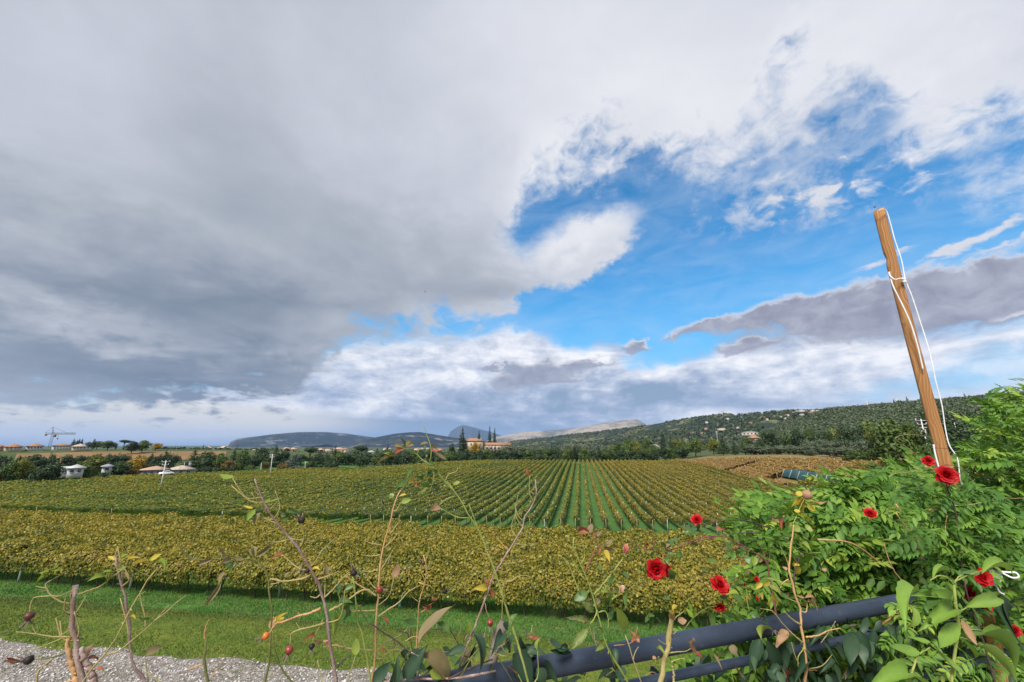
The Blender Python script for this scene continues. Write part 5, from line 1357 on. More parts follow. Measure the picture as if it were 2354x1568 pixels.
def railing():
    zr = at_rail(1700, 1452)[2]
    zs = [zr, at_rail(1700, 1522)[2], at_rail(1900, 1562)[2]]
    o = empty('metal_railing', (0, RAIL0, CAM_H - 1.6)); tag(o, 'dark blue grey tubular metal railing overgrown by climbers', 'railing')
    pt = lambda x, z: np.array([x, RAILS * x, z - (CAM_H - 1.6)])
    for i, (z, r, nm) in enumerate(((zs[0], 0.026, 'top_rail'), (zs[1], 0.0125, 'lower_rail'), (zs[2] - 0.06, 0.0125, 'lower_rail'))):
        mb = MB(); xs = np.linspace(-2.5, 3.2, 24); mb.tube([pt(x, z) for x in xs], r, 24 if i == 0 else 14)
        mb.build(nm, MATS['rail_paint'], o, smooth=True)
    for x in (-1.6, -0.4, 2.9):
        mb = MB(); mb.tube([pt(x, CAM_H - 1.6), pt(x, zs[0] - 0.02)], 0.022, 14); mb.build('railing_post', MATS['rail_paint'], o, smooth=True)
        m2 = MB(); m2.tube([pt(x, CAM_H - 1.6), pt(x, CAM_H - 1.585)], 0.06, 14); m2.build('base_plate', MATS['rail_paint'], o)
railing()
def wood_mat():
    m_, t = new_mat('post_timber')
    oc = t.n('ShaderNodeTexCoord').outputs['Object']
    v = t.vm('MULTIPLY', oc, (1, 1, 0.055))
    warp = t.noise(t.vm('MULTIPLY', oc, (7, 7, 2.6)), 1.0, 3, 0.5)
    x, y, z = t.sep(v)
    knot = t.noise(t.vm('MULTIPLY', oc, (16, 16, 3.4)), 1.0, 1, 0.4)
    d = t.m('ADD', t.m('SQRT', t.m('ADD', t.m('POWER', t.m('ADD', x, 0.03), 2.0), t.m('POWER', t.m('ADD', y, -0.012), 2.0))), t.m('ADD', t.m('MULTIPLY', warp, 0.07), t.m('MULTIPLY', knot, 0.04)))
    rings = t.m('FRACT', t.m('MULTIPLY', d, 170.0))
    rr = t.m('MULTIPLY', t.step(rings, 0.0, 0.75), t.step(rings, 1.0, 0.86))
    fib = t.noise(t.vm('MULTIPLY', oc, (220, 220, 6)), 1.0, 3, 0.6)
    big = t.noise(t.vm('MULTIPLY', oc, (5, 5, 2)), 1.0, 3, 0.5)
    c = t.mix(rr, (0.40, 0.195, 0.07), (0.235, 0.10, 0.034))
    c = t.mix(t.m('MULTIPLY', fib, 0.35), c, (0.42, 0.24, 0.10))
    c = t.mix(t.step(big, 0.4, 0.75), c, t.mix(0.4, c, (0.22, 0.10, 0.04)))
    finish(t, principled(t, c, 0.7, 0.25, bump(t, t.m('ADD', fib, rr), 0.35, 0.002)))
wood_mat()
plain_mat('cord_white', (0.72, 0.72, 0.74), 0.6, 0.3, 0.1, 40)
plain_mat('nail_steel', (0.25, 0.24, 0.24), 0.4, 0.5, metallic=1.0)
PX, PY = 1.865, 1.80
def post():
    x, y = PX, PY; ztop = at_dist(2020, 483, math.hypot(x, y))[2]; zb = CAM_H - 1.6
    yaw = math.radians(-40)
    o = empty('wooden_post', (x, y, zb), yaw); tag(o, 'tall weathered timber post tied to the railing with white cord', 'post')
    h = ztop - zb; w, d = 0.042, 0.032
    zs = [0.0] + list(np.linspace(0.2, h - 0.36, 14)) + [h - 0.30, h - 0.285, h - 0.265, h - 0.245, h - 0.23] + [h - 0.15, h - 0.06, h]
    rings = []; c = 0.004
    for i, z in enumerate(zs):
        off = 0.004 * math.sin(z * 2.2); wob = 1 + 0.02 * math.sin(z * 5 + 1)
        nt = 0.0
        if abs(z - (h - 0.265)) < 0.03: nt = 0.006 * (1 - abs(z - (h - 0.265)) / 0.035)     # notch on the left edge
        zz = z + (0.012 if z == h else 0) * 0
        L, Rr, D_ = -w / 2 * wob + off + nt, w / 2 * wob + off, d / 2
        rings.append([(L + c, -D_, z), (Rr - c, -D_, z), (Rr, -D_ + c, z), (Rr, D_ - c, z), (Rr - c, D_, z), (L + c, D_, z), (L, D_ - c, z), (L, -D_ + c, z)])
    rings[-1] = [(p[0], p[1], p[2] + p[0] * 0.25) for p in rings[-1]]
    V = np.array(rings).reshape(-1, 3); n = len(rings); i = np.arange(n - 1)[:, None] * 8; j = np.arange(8)[None]; k = (j + 1) % 8
    F = np.stack([i + j, i + k, i + 8 + k, i + 8 + j], -1).reshape(-1, 4)
    mb = MB(); mb.add(V, F, [list(range(8 * (n - 1), 8 * n))]); mb.build('timber', MATS['post_timber'], o)
    nl = MB(); nl.tube([(-0.012, 0, h - 0.01), (-0.012, 0, h + 0.022)], 0.0018, 6); nl.tube([(-0.012, 0, h + 0.022), (-0.012, 0, h + 0.025)], 0.005, 8); nl.build('nail', MATS['nail_steel'], o)
    return o, ztop
POST, POST_TOP = post()
k8 = lambda cx, cy: ((3200 + cx / 1.3221) * 0.58383, (1500 + cy / 1.3221) * 0.58383)
k7 = lambda cx, cy: ((2500 + cx / 1.9944) * 0.58383, (1900 + cy / 1.9944) * 0.58383)
k6 = lambda cx, cy: ((1700 + cx / 1.995) * 0.58383, (1900 + cy / 1.995) * 0.58383)
k5 = lambda cx, cy: ((900 + cx / 1.995) * 0.58383, (1900 + cy / 1.995) * 0.58383)
k4 = lambda cx, cy: ((0 + cx / 2.13) * 0.58383, (1950 + cy / 2.13) * 0.58383)
kf = lambda cx, cy: (cx, cy)
def cord():
    r = math.hypot(PX, PY)
    o = empty('white_cord', (PX, PY, CAM_H - 1.6)); tag(o, 'thin white cord looped over the top of the timber post and knotted below', 'cord')
    org = np.array([PX, PY, CAM_H - 1.6])
    def run(pts, dr, rad, nm, n=60):
        P = np.array([at_dist(px, py, r + q) for (px, py), q in zip(pts, dr if hasattr(dr, '__len__') else [dr] * len(pts))]) - org
        mb = MB(); mb.tube(smooth_path(P, n), rad, 6); mb.build(nm, MATS['cord_white'], o, smooth=True)
    run([(2018, 486), (2026, 481), (2036, 483), (2046, 510), (2056, 548), (2073, 600), (2081, 642), (2096, 680), (2114, 735), (2137, 810), (2152, 880), (2165, 930), (2174, 990), (2183, 1025), (2200, 1052), (2207, 1095), (2217, 1135), (2224, 1165), (2241, 1212), (2258, 1262), (2268, 1282)], [-0.05, -.05, -.03, -.02] + [-0.02] * 17, 0.0023, 'cord_run', 120)
    run([(2079, 642), (2068, 640), (2058, 643), (2046, 634), (2044, 625), (2052, 655), (2074, 700), (2092, 740), (2108, 790), (2122, 850)], [-0.03, -.05, -.06, -.06, -.05, -.06, -.055, -.05, -.045, -.03], 0.0030, 'cord_run', 70)
    run([(2079, 642), (2073, 640), (2083, 648), (2074, 646), (2082, 640)], -0.03, 0.0042, 'knot', 24)
    run([(2146, 1022), (2149, 1040), (2153, 1056), (2158, 1075)], -0.05, 0.0032, 'cord_run', 16)
    run([(2186, 1134), (2194, 1150), (2202, 1168), (2215, 1190), (2232, 1222), (2245, 1250), (2262, 1285)], -0.06, 0.0032, 'cord_run', 30)
    run([k8(895, 995), k8(935, 990), k8(975, 1010), k8(965, 1050), k8(940, 1058), k8(955, 1020), k8(915, 990)], [-0.12] * 7, 0.006, 'tie', 40)
    run([k8(930, 988), k8(985, 1000), k8(1040, 1025), k8(1072, 1020), k8(1060, 1000), k8(1010, 996), k8(960, 990)], [-0.13] * 7, 0.0034, 'loop', 50)
    run([k8(800, 995), k8(850, 1000), k8(900, 995)], [-0.1] * 3, 0.0032, 'tie', 20)
    run([k8(950, 1050), k8(960, 1075), k8(975, 1100), k8(1000, 1112)], [-0.12] * 4, 0.003, 'cord_end', 20)
cord()

# ------------------------------------------------------------------ plants along the railing
leaf_mat('rose_leaf_green', [(0, (0.03, 0.07, 0.02)), (0.5, (0.07, 0.14, 0.03)), (1, (0.14, 0.22, 0.05))], rough=0.42, spec=0.45, transl=0.28, objvar=0.4, fine=(6, 0.5))
leaf_mat('rose_leaf_lime', [(0, (0.12, 0.19, 0.03)), (0.5, (0.22, 0.30, 0.05)), (1, (0.34, 0.36, 0.07))], rough=0.45, transl=0.35, objvar=0.3, fine=(5, 0.6))
leaf_mat('rose_leaf_yellow', [(0, (0.30, 0.22, 0.03)), (0.5, (0.50, 0.38, 0.05)), (1, (0.55, 0.48, 0.10))], rough=0.5, transl=0.35, objvar=0.3, fine=(5, 0.6))
leaf_mat('rose_leaf_red', [(0, (0.14, 0.03, 0.02)), (0.5, (0.34, 0.10, 0.05)), (1, (0.45, 0.22, 0.10))], rough=0.45, transl=0.3, objvar=0.5, fine=(5, 0.7))
leaf_mat('rose_leaf_dull', [(0, (0.12, 0.085, 0.05)), (0.5, (0.20, 0.16, 0.07)), (1, (0.27, 0.20, 0.13))], rough=0.6, transl=0.25, objvar=0.4, fine=(5, 0.7))
leaf_mat('leaf_mottled', [(0, (0.05, 0.04, 0.03)), (0.42, (0.07, 0.06, 0.03)), (0.5, (0.14, 0.19, 0.04)), (1, (0.20, 0.25, 0.07))], rough=0.5, transl=0.25, objvar=0.2, fine=(7, 1.6))
leaf_mat('clematis_leaf', [(0, (0.012, 0.035, 0.018)), (0.5, (0.03, 0.065, 0.032)), (1, (0.06, 0.105, 0.05))], rough=0.5, spec=0.35, transl=0.12, objvar=0.5, fine=(8, 0.5))
leaf_mat('broad_leaf', [(0, (0.10, 0.20, 0.035)), (0.5, (0.19, 0.32, 0.05)), (1, (0.30, 0.42, 0.09))], rough=0.45, spec=0.4, transl=0.3, objvar=0.35, fine=(5, 0.5))
leaf_mat('dry_leaf', [(0, (0.20, 0.10, 0.05)), (0.5, (0.34, 0.20, 0.11)), (1, (0.45, 0.30, 0.18))], rough=0.7, transl=0.2, objvar=0.4, fine=(6, 0.7))
leaf_mat('wisteria_leaf', [(0, (0.035, 0.095, 0.017)), (0.4, (0.075, 0.178, 0.027)), (0.74, (0.155, 0.285, 0.038)), (1, (0.31, 0.40, 0.06))], rough=0.5, spec=0.3, transl=0.28, objvar=0.5)
def bark_mat(name, a, b, c, sc=30):
    m_, t = new_mat(name)
    oc = t.n('ShaderNodeTexCoord').outputs['Object']
    f = t.noise(t.vm('MULTIPLY', oc, (1, 1, 0.35)), sc, 5, 0.65); g = t.noise(oc, sc * 5, 4, 0.7)
    col = t.ramp(t.m('ADD', t.m('MULTIPLY', f, 0.65), t.m('MULTIPLY', g, 0.35)), [(0.3, a), (0.5, b), (0.68, c)])
    finish(t, principled(t, col, 0.75, 0.25, bump(t, t.m('ADD', f, g), 0.5, 0.002)))
bark_mat('cane_brown', (0.12, 0.075, 0.055), (0.28, 0.185, 0.15), (0.55, 0.47, 0.43), 60)
bark_mat('cane_purple', (0.09, 0.055, 0.05), (0.22, 0.145, 0.13), (0.44, 0.36, 0.33), 45)
bark_mat('cane_tan', (0.28, 0.14, 0.06), (0.46, 0.27, 0.12), (0.55, 0.38, 0.2))
bark_mat('cane_olive', (0.06, 0.07, 0.02), (0.12, 0.13, 0.035), (0.22, 0.20, 0.07))
bark_mat('cane_green', (0.13, 0.17, 0.03), (0.23, 0.27, 0.06), (0.33, 0.33, 0.10))
bark_mat('cane_yellow', (0.17, 0.14, 0.05), (0.30, 0.25, 0.095), (0.42, 0.35, 0.17))
bark_mat('cane_dark', (0.03, 0.02, 0.02), (0.07, 0.045, 0.04), (0.14, 0.10, 0.09))
bark_mat('cane_red', (0.10, 0.03, 0.03), (0.19, 0.07, 0.06), (0.28, 0.14, 0.10))
bark_mat('cut_stub', (0.09, 0.07, 0.055), (0.19, 0.155, 0.13), (0.30, 0.26, 0.22), 60)
plain_mat('hip_orange', (0.55, 0.14, 0.015), 0.35, 0.5, 0.3, 25)
plain_mat('hip_red', (0.22, 0.035, 0.022), 0.4, 0.5, 0.4, 25)
plain_mat('hip_brown', (0.09, 0.028, 0.018), 0.5, 0.4, 0.4, 25)
plain_mat('hip_black', (0.022, 0.014, 0.013), 0.6, 0.3, 0.4, 25)
plain_mat('sepal_dry', (0.14, 0.11, 0.09), 0.8, 0.2, 0.4, 40)
plain_mat('sepal_green', (0.14, 0.17, 0.05), 0.6, 0.3, 0.3, 40)
def petal_mat(name, a, b):
    m_, t = new_mat(name)
    at_ = t.n('ShaderNodeAttribute', attribute_name='tint').outputs['Fac']
    ri = t.n('ShaderNodeObjectInfo').outputs['Random']
    c = t.mix(t.m('ADD', t.m('MULTIPLY', at_, 0.75), t.m('MULTIPLY', ri, 0.25)), a, b)
    p = principled(t, c, 0.5, 0.3)
    tr = t.n('ShaderNodeBsdfTranslucent'); t.put(tr.inputs[0], c)
    ms = t.n('ShaderNodeMixShader'); ms.inputs[0].default_value = 0.25
    t.t.links.new(p, ms.inputs[1]); t.t.links.new(tr.outputs[0], ms.inputs[2]); finish(t, ms.outputs[0])
petal_mat('petal_red', (0.20, 0.003, 0.005), (0.50, 0.006, 0.010))
petal_mat('petal_pink', (0.55, 0.10, 0.11), (0.72, 0.34, 0.28))
petal_mat('petal_cream', (0.62, 0.36, 0.24), (0.75, 0.58, 0.42))

def leaf_template(profile, serr=0.0, curl=0.12, fold=0.22, wave=0.03, nseg=9):
    """unit leaf: length 1 along +Y from the origin, width 1 along X, facing +Z"""
    V, F = [], []
    ys = np.linspace(0, 1, nseg + 1)
    for i, y in enumerate(ys):
        w = float(np.interp(y, *profile)) * 0.5
        if serr and 0 < i < nseg: w *= 1 + (serr if i % 2 else -serr)
        z = -curl * (y - 0.35) ** 2 * 2.2
        V += [(0, y, z), (w, y, z + fold * w + wave * math.sin(y * 9)), (-w, y, z + fold * w + wave * math.sin(y * 9 + 1.6))]
    for i in range(nseg):
        a, b = 3 * i, 3 * i + 3
        F += [(a, a + 1, b + 1, b), (a + 2, a, b, b + 2)]
    return np.array(V), np.array(F)
PROF_ROSE = ([0, 0.06, 0.14, 0.25, 0.4, 0.55, 0.7, 0.82, 0.92, 1], [0.06, 0.36, 0.68, 0.9, 1.0, 0.94, 0.76, 0.5, 0.2, 0.0])
PROF_LANCE = ([0, 0.05, 0.12, 0.22, 0.34, 0.5, 0.65, 0.8, 0.92, 1], [0.05, 0.36, 0.72, 0.95, 1.0, 0.88, 0.64, 0.36, 0.12, 0.0])
PROF_ROUND = ([0, 0.1, 0.3, 0.55, 0.8, 0.95, 1], [0.08, 0.7, 1.0, 1.0, 0.75, 0.3, 0.0])
LEAF = {}
def leaf_mesh(kind, mat, variant):
    k = (kind, mat, variant)
    if k not in LEAF:
        prof = {'rose': PROF_ROSE, 'lance': PROF_LANCE, 'round': PROF_ROUND}[kind]
        V, F = leaf_template(prof, 0.035 if kind != 'lance' else 0.0, [0.10, 0.3, -0.12][variant], [0.25, 0.4, 0.1][variant], 0.02, 13)
        tint = np.tile(np.array([0.62, 0.45, 0.45]), len(V) // 3)
        LEAF[k] = make_mesh('leaf', V, F, MATS[mat], tint, smooth=True)
    return LEAF[k]
def depth_of(P): return P[1] * CT + (P[2] - CAM_H) * ST
def leaf_between(parent, A, B, width, mat, kind='rose', roll=None, face=None, name='leaf', label=None):
    """a leaf from world point A to B"""
    A, B = np.asarray(A, float), np.asarray(B, float); L = np.linalg.norm(B - A); U = (B - A) / L
    eye = unit(np.array([0, 0, CAM_H]) - A)
    N = face if face is not None else eye * 0.75 + np.array([0, 0, 0.55]) + rng.normal(0, 0.25, 3)
    X = unit(np.cross(U, N)); N = np.cross(X, U)
    if roll is None: roll = rng.normal(0, 0.35)
    X, N = X * math.cos(roll) + N * math.sin(roll), N * math.cos(roll) - X * math.sin(roll)
    o = bpy.data.objects.new(name, leaf_mesh(kind, mat, int(rng.integers(3)))); COL.objects.link(o)
    o.parent = parent
    M = Matrix(((X[0] * width, U[0] * L, N[0] * L, A[0] - parent.location[0]), (X[1] * width, U[1] * L, N[1] * L, A[1] - parent.location[1]), (X[2] * width, U[2] * L, N[2] * L, A[2] - parent.location[2]), (0, 0, 0, 1)))
    o.matrix_basis = M
    if label: o['label'] = label
    return o
def hip_meshes(k):
    key = ('hip', k)
    if key not in LEAF:
        mb = MB(); z = np.linspace(0, 1, 8); r = np.array([0.10, 0.32, 0.46, 0.5, 0.48, 0.4, 0.27, 0.12])
        mb.tube(np.stack([z * 0, z * 0, z], 1), r, 10, jitter=0.03)
        sp = MB()
        for i in range(5):
            a = i * 1.256 + rng.normal(0, 0.2); c, s = math.cos(a), math.sin(a); L = rng.uniform(0.5, 1.0); sp_ = rng.uniform(0.2, 0.7)
            V = [(c * 0.12 - s * .1, s * 0.12 + c * .1, 0.95), (c * 0.12 + s * .1, s * 0.12 - c * .1, 0.95), (c * (0.2 + sp_ * .5) + s * .1, s * (0.2 + sp_ * .5) - c * .1, 0.95 + L * 0.55), (c * (0.2 + sp_), s * (0.2 + sp_), 0.95 + L), (c * (0.2 + sp_ * .5) - s * .1, s * (0.2 + sp_ * .5) + c * .1, 0.95 + L * 0.55)]
            sp.add(V, [(0, 1, 2, 4)], [(4, 2, 3)])
        LEAF[key] = (mb, sp)
    return LEAF[key]
HIPM = {}
def add_hip(parent, P, Dn, size, mat, sep='sepal_dry', label=None):
    v = int(rng.integers(3)); mb, sp = hip_meshes(v)
    if (v, mat) not in HIPM: HIPM[(v, mat)] = mb.mesh('rose_hip', MATS[mat], True)
    if (v, sep) not in HIPM: HIPM[(v, sep)] = sp.mesh('sepals', MATS[sep])
    q = Vector(Dn).to_track_quat('Z', 'Y')
    o = obj('rose_hip', HIPM[(v, mat)], parent, Vector(P) - parent.location); o.rotation_mode = 'QUATERNION'; o.rotation_quaternion = q; o.scale = (size, size, size)
    obj('sepals', HIPM[(v, sep)], o)
    if label: o['label'] = label
    return o
def petal_mesh(mat, kind):
    key = ('petal', mat, kind)
    if key not in LEAF:
        V, F, T = [], [], []
        n, m2 = 6, 5
        for i in range(n):
            t = i / (n - 1)
            w = [0.28, 0.62, 0.92, 1.0, 0.9, 0.5][i]
            for j in range(m2):
                s = (j / (m2 - 1) - 0.5) * 2
                x = s * w * 0.5; y = t; z = 0.34 * (s * w) ** 2 * (1 - 0.5 * t) + (-0.3 * max(0, t - 0.6) if kind else 0.25 * t * t)
                V.append((x, y - 0.10 * s * s * t, z + 0.03 * math.sin(7 * s + 3 * t))); T.append(0.25 + 0.75 * t)
        for i in range(n - 1):
            for j in range(m2 - 1):
                a = i * m2 + j; F.append((a, a + 1, a + m2 + 1, a + m2))
        LEAF[key] = make_mesh('petal', np.array(V), np.array(F), MATS[mat], np.array(T), smooth=True)
    return LEAF[key]
def bloom(parent, P, axis, rad, mat='petal_red', openness=1.0, label=None, full=True):
    """a rose: cup of petals round a tight heart; its calyx is the part, the petals its sub-parts"""
    mb = MB(); mb.tube([(0, 0, -0.55), (0, 0, -0.42), (0, 0, -0.28), (0, 0, -0.15)], [0.06, 0.16, 0.2, 0.12], 8)
    for i in range(5):
        a = i * 1.256; c, s = math.cos(a), math.sin(a)
        mb.add([(c * .12 - s * .08, s * .12 + c * .08, -.22), (c * .12 + s * .08, s * .12 - c * .08, -.22), (c * .75, s * .75, -.32 - 0.2 * rng.random())], [(0, 1, 2)])
    o = mb.build('bloom', MATS['sepal_green'], parent, Vector(P) - parent.location)
    o.rotation_mode = 'QUATERNION'; o.rotation_quaternion = Vector(axis).to_track_quat('Z', 'Y'); o.scale = (rad, rad, rad) if full else (rad * 0.62, rad * 0.62, rad * 1.25)
    if label: o['label'] = label
    rings = [(3, 0.03, 82, 0.5, 0), (4, 0.07, 76, 0.56, 0), (5, 0.11, 64, 0.66, 0), (6, 0.14, 47, 0.78, 1), (6, 0.16, 28, 0.92, 1), (6, 0.17, 10, 1.0, 1)] if full else [(3, 0.03, 84, 0.7, 0), (3, 0.08, 78, 0.8, 0), (4, 0.1, 66, 0.85, 1)]
    for k, (n, r0, tilt, L, kind) in enumerate(rings):
        tilt = tilt * (1.0 if full else 1.0) + (1 - openness) * 28
        for i in range(n):
            a = 2 * math.pi * i / n + k * 0.7 + rng.normal(0, 0.12); tl = R(min(88, tilt + rng.normal(0, 6)))
            p = obj('petal', petal_mesh(mat, kind), o)
            U = Vector((math.cos(a) * math.cos(tl), math.sin(a) * math.cos(tl), math.sin(tl)))
            X = Vector((-math.sin(a), math.cos(a), 0)); N = X.cross(U)
            if N.z < 0 and tl < 1.4: N = -N; X = -X
            # petals curl up and in: their hollow side faces the heart
            w = L * rng.uniform(0.95, 1.15); c0 = Vector((math.cos(a) * r0, math.sin(a) * r0, -0.18 + 0.03 * k))
            p.matrix_basis = Matrix(((X.x * w, U.x * L, N.x * L, c0.x), (X.y * w, U.y * L, N.y * L, c0.y), (X.z * w, U.z * L, N.z * L, c0.z), (0, 0, 0, 1)))
    return o

class Plant:
    def __init__(s, name, label, cat, g, off=0.0, group=None, root=None):
        s.g, s.off = g, off
        s.o = empty(name, (0, 0, 0)); tag(s.o, label, cat, group); s.moved = False
    def P(s, c, off=None, g=None):
        px, py = (g or s.g)(*c[:2]); q = s.off if off is None else off
        if len(c) > 2: q = q + c[2]
        return at_rail(px, py, q)
    def W(s, w, P, g=None):
        """width read in the detail picture -> metres at point P"""
        sc = {k4: 2.13, k5: 1.995, k6: 1.995, k7: 1.9944, k8: 1.3221, g2: 1.7515, kf: 0.58383}[g or s.g]
        d = depth_of(P); return w / sc * 0.58383 * d / FPX * math.sqrt(d / np.linalg.norm(np.asarray(P) - (0, 0, CAM_H)))
    def stem(s, pts, w0, w1, mat, name='cane', root=False, off=None, g=None, seg=9, thorns=0, wob=0.05, parent=None):
        P = [s.P(c, off, g) for c in pts]
        if root:
            b = P[0].copy(); dn = unit(P[0] - P[1]) * 0.10 + np.array([0, 0, -0.16]); q1 = b + dn; P = [np.array([q1[0], q1[1], CAM_H - 1.58]), q1] + P
        P = np.array(P); depthv = P[-1] if not root else P[2]
        if not s.moved:
            s.o.location = Vector(P[0]); s.moved = True
        if name == 'twig': w0, w1 = w0 * 0.8, w1 * 0.8
        r0, r1 = s.W(w0, P[2 if root else 0], g) / 2, s.W(w1, P[-1], g) / 2
        n = max(6, int(len(P) * 6)); C = smooth_path(P, n)
        C[1:-1] += rng.normal(0, 1, (n - 2, 3)) * min(r0, r1) * 0.3
        mb = MB(); rad = np.linspace(r0, r1, n) * (1 + 0.10 * np.sin(np.arange(n) * 1.7) * rng.random(n) + (np.arange(n) % 7 == 3) * 0.26)
        mb.tube(C - np.array(s.o.location), rad, seg, jitter=wob)
        for _ in range(thorns):
            i = int(rng.integers(2, n - 1)); a = rand_dirs(1)[0]; t = unit(C[i] - C[i - 1]); a = unit(a - t * (a @ t)); b = C[i] - np.array(s.o.location) + a * rad[i] * 0.8
            L = rng.uniform(0.004, 0.008); mb.tube([b - t * .001, b + a * L * 0.6 - t * L * 0.1, b + a * L - t * L * 0.4], [0.0022, 0.0012, 0.0003], 4)
        o = mb.build(name, MATS[mat], parent or s.o, smooth=True)
        if root and thorns >= 6: s.side(C, thorns // 2 + 2, {'cane_brown': 'cane_yellow', 'cane_purple': 'cane_yellow', 'cane_tan': 'cane_yellow'}.get(mat, mat), ['rose_leaf_dull', 'rose_leaf_lime', 'rose_leaf_red', 'rose_leaf_green', 'dry_leaf'], 0.45)
        return C
    def leaf(s, a, b, w, mat, kind='rose', off=None, g=None, roll=None, tipoff=None, label=None):
        A = s.P(a, off, g); B = s.P(b, (s.off if off is None else off) + (rng.normal(0, 0.03) if tipoff is None else tipoff), g)
        return leaf_between(s.o, A, B, s.W(w, A, g), mat, kind, roll, label=label)
    def side(s, C, n, mat, leafm=None, lo=0.25, hi=1.0):
        """short spurs with a few small leaves along a cane"""
        for _ in range(n):
            i = int(rng.uniform(lo, hi) * (len(C) - 2)) + 1; t = unit(C[i] - C[i - 1]); d = rand_dirs(1)[0]; d = unit(d - t * (d @ t)); d[1] *= 0.4
            L = rng.uniform(0.02, 0.075); P = C[i]; q = [P, P + (d + t * 0.6) * L * 0.45 + rng.normal(0, 0.004, 3), P + (d * 0.9 + t * 1.1) * L * 0.9]
            mb = MB(); mb.tube(smooth_path(np.array(q) - np.array(s.o.location), 7), np.linspace(0.0016, 0.0008, 7), 5, jitter=0.05); mb.build('twig', MATS[mat], s.o, smooth=True)
            if leafm and rng.random() < 0.45:
                U = unit(d + t * 0.4 + rng.normal(0, 0.4, 3)); l = rng.uniform(0.018, 0.034); leaf_between(s.o, q[2], q[2] + U * l, l * 0.55, leafm[int(rng.integers(len(leafm)))], 'rose')
    def hip(s, a, b, w, mat, off=None, g=None, label=None, sep='sepal_dry'):
        """hip from stalk point a towards b, w thick"""
        A = s.P(a, off, g); B = s.P(b, off, g)
        return add_hip(s.o, A, B - A, s.W(w, A, g), mat, sep, label)

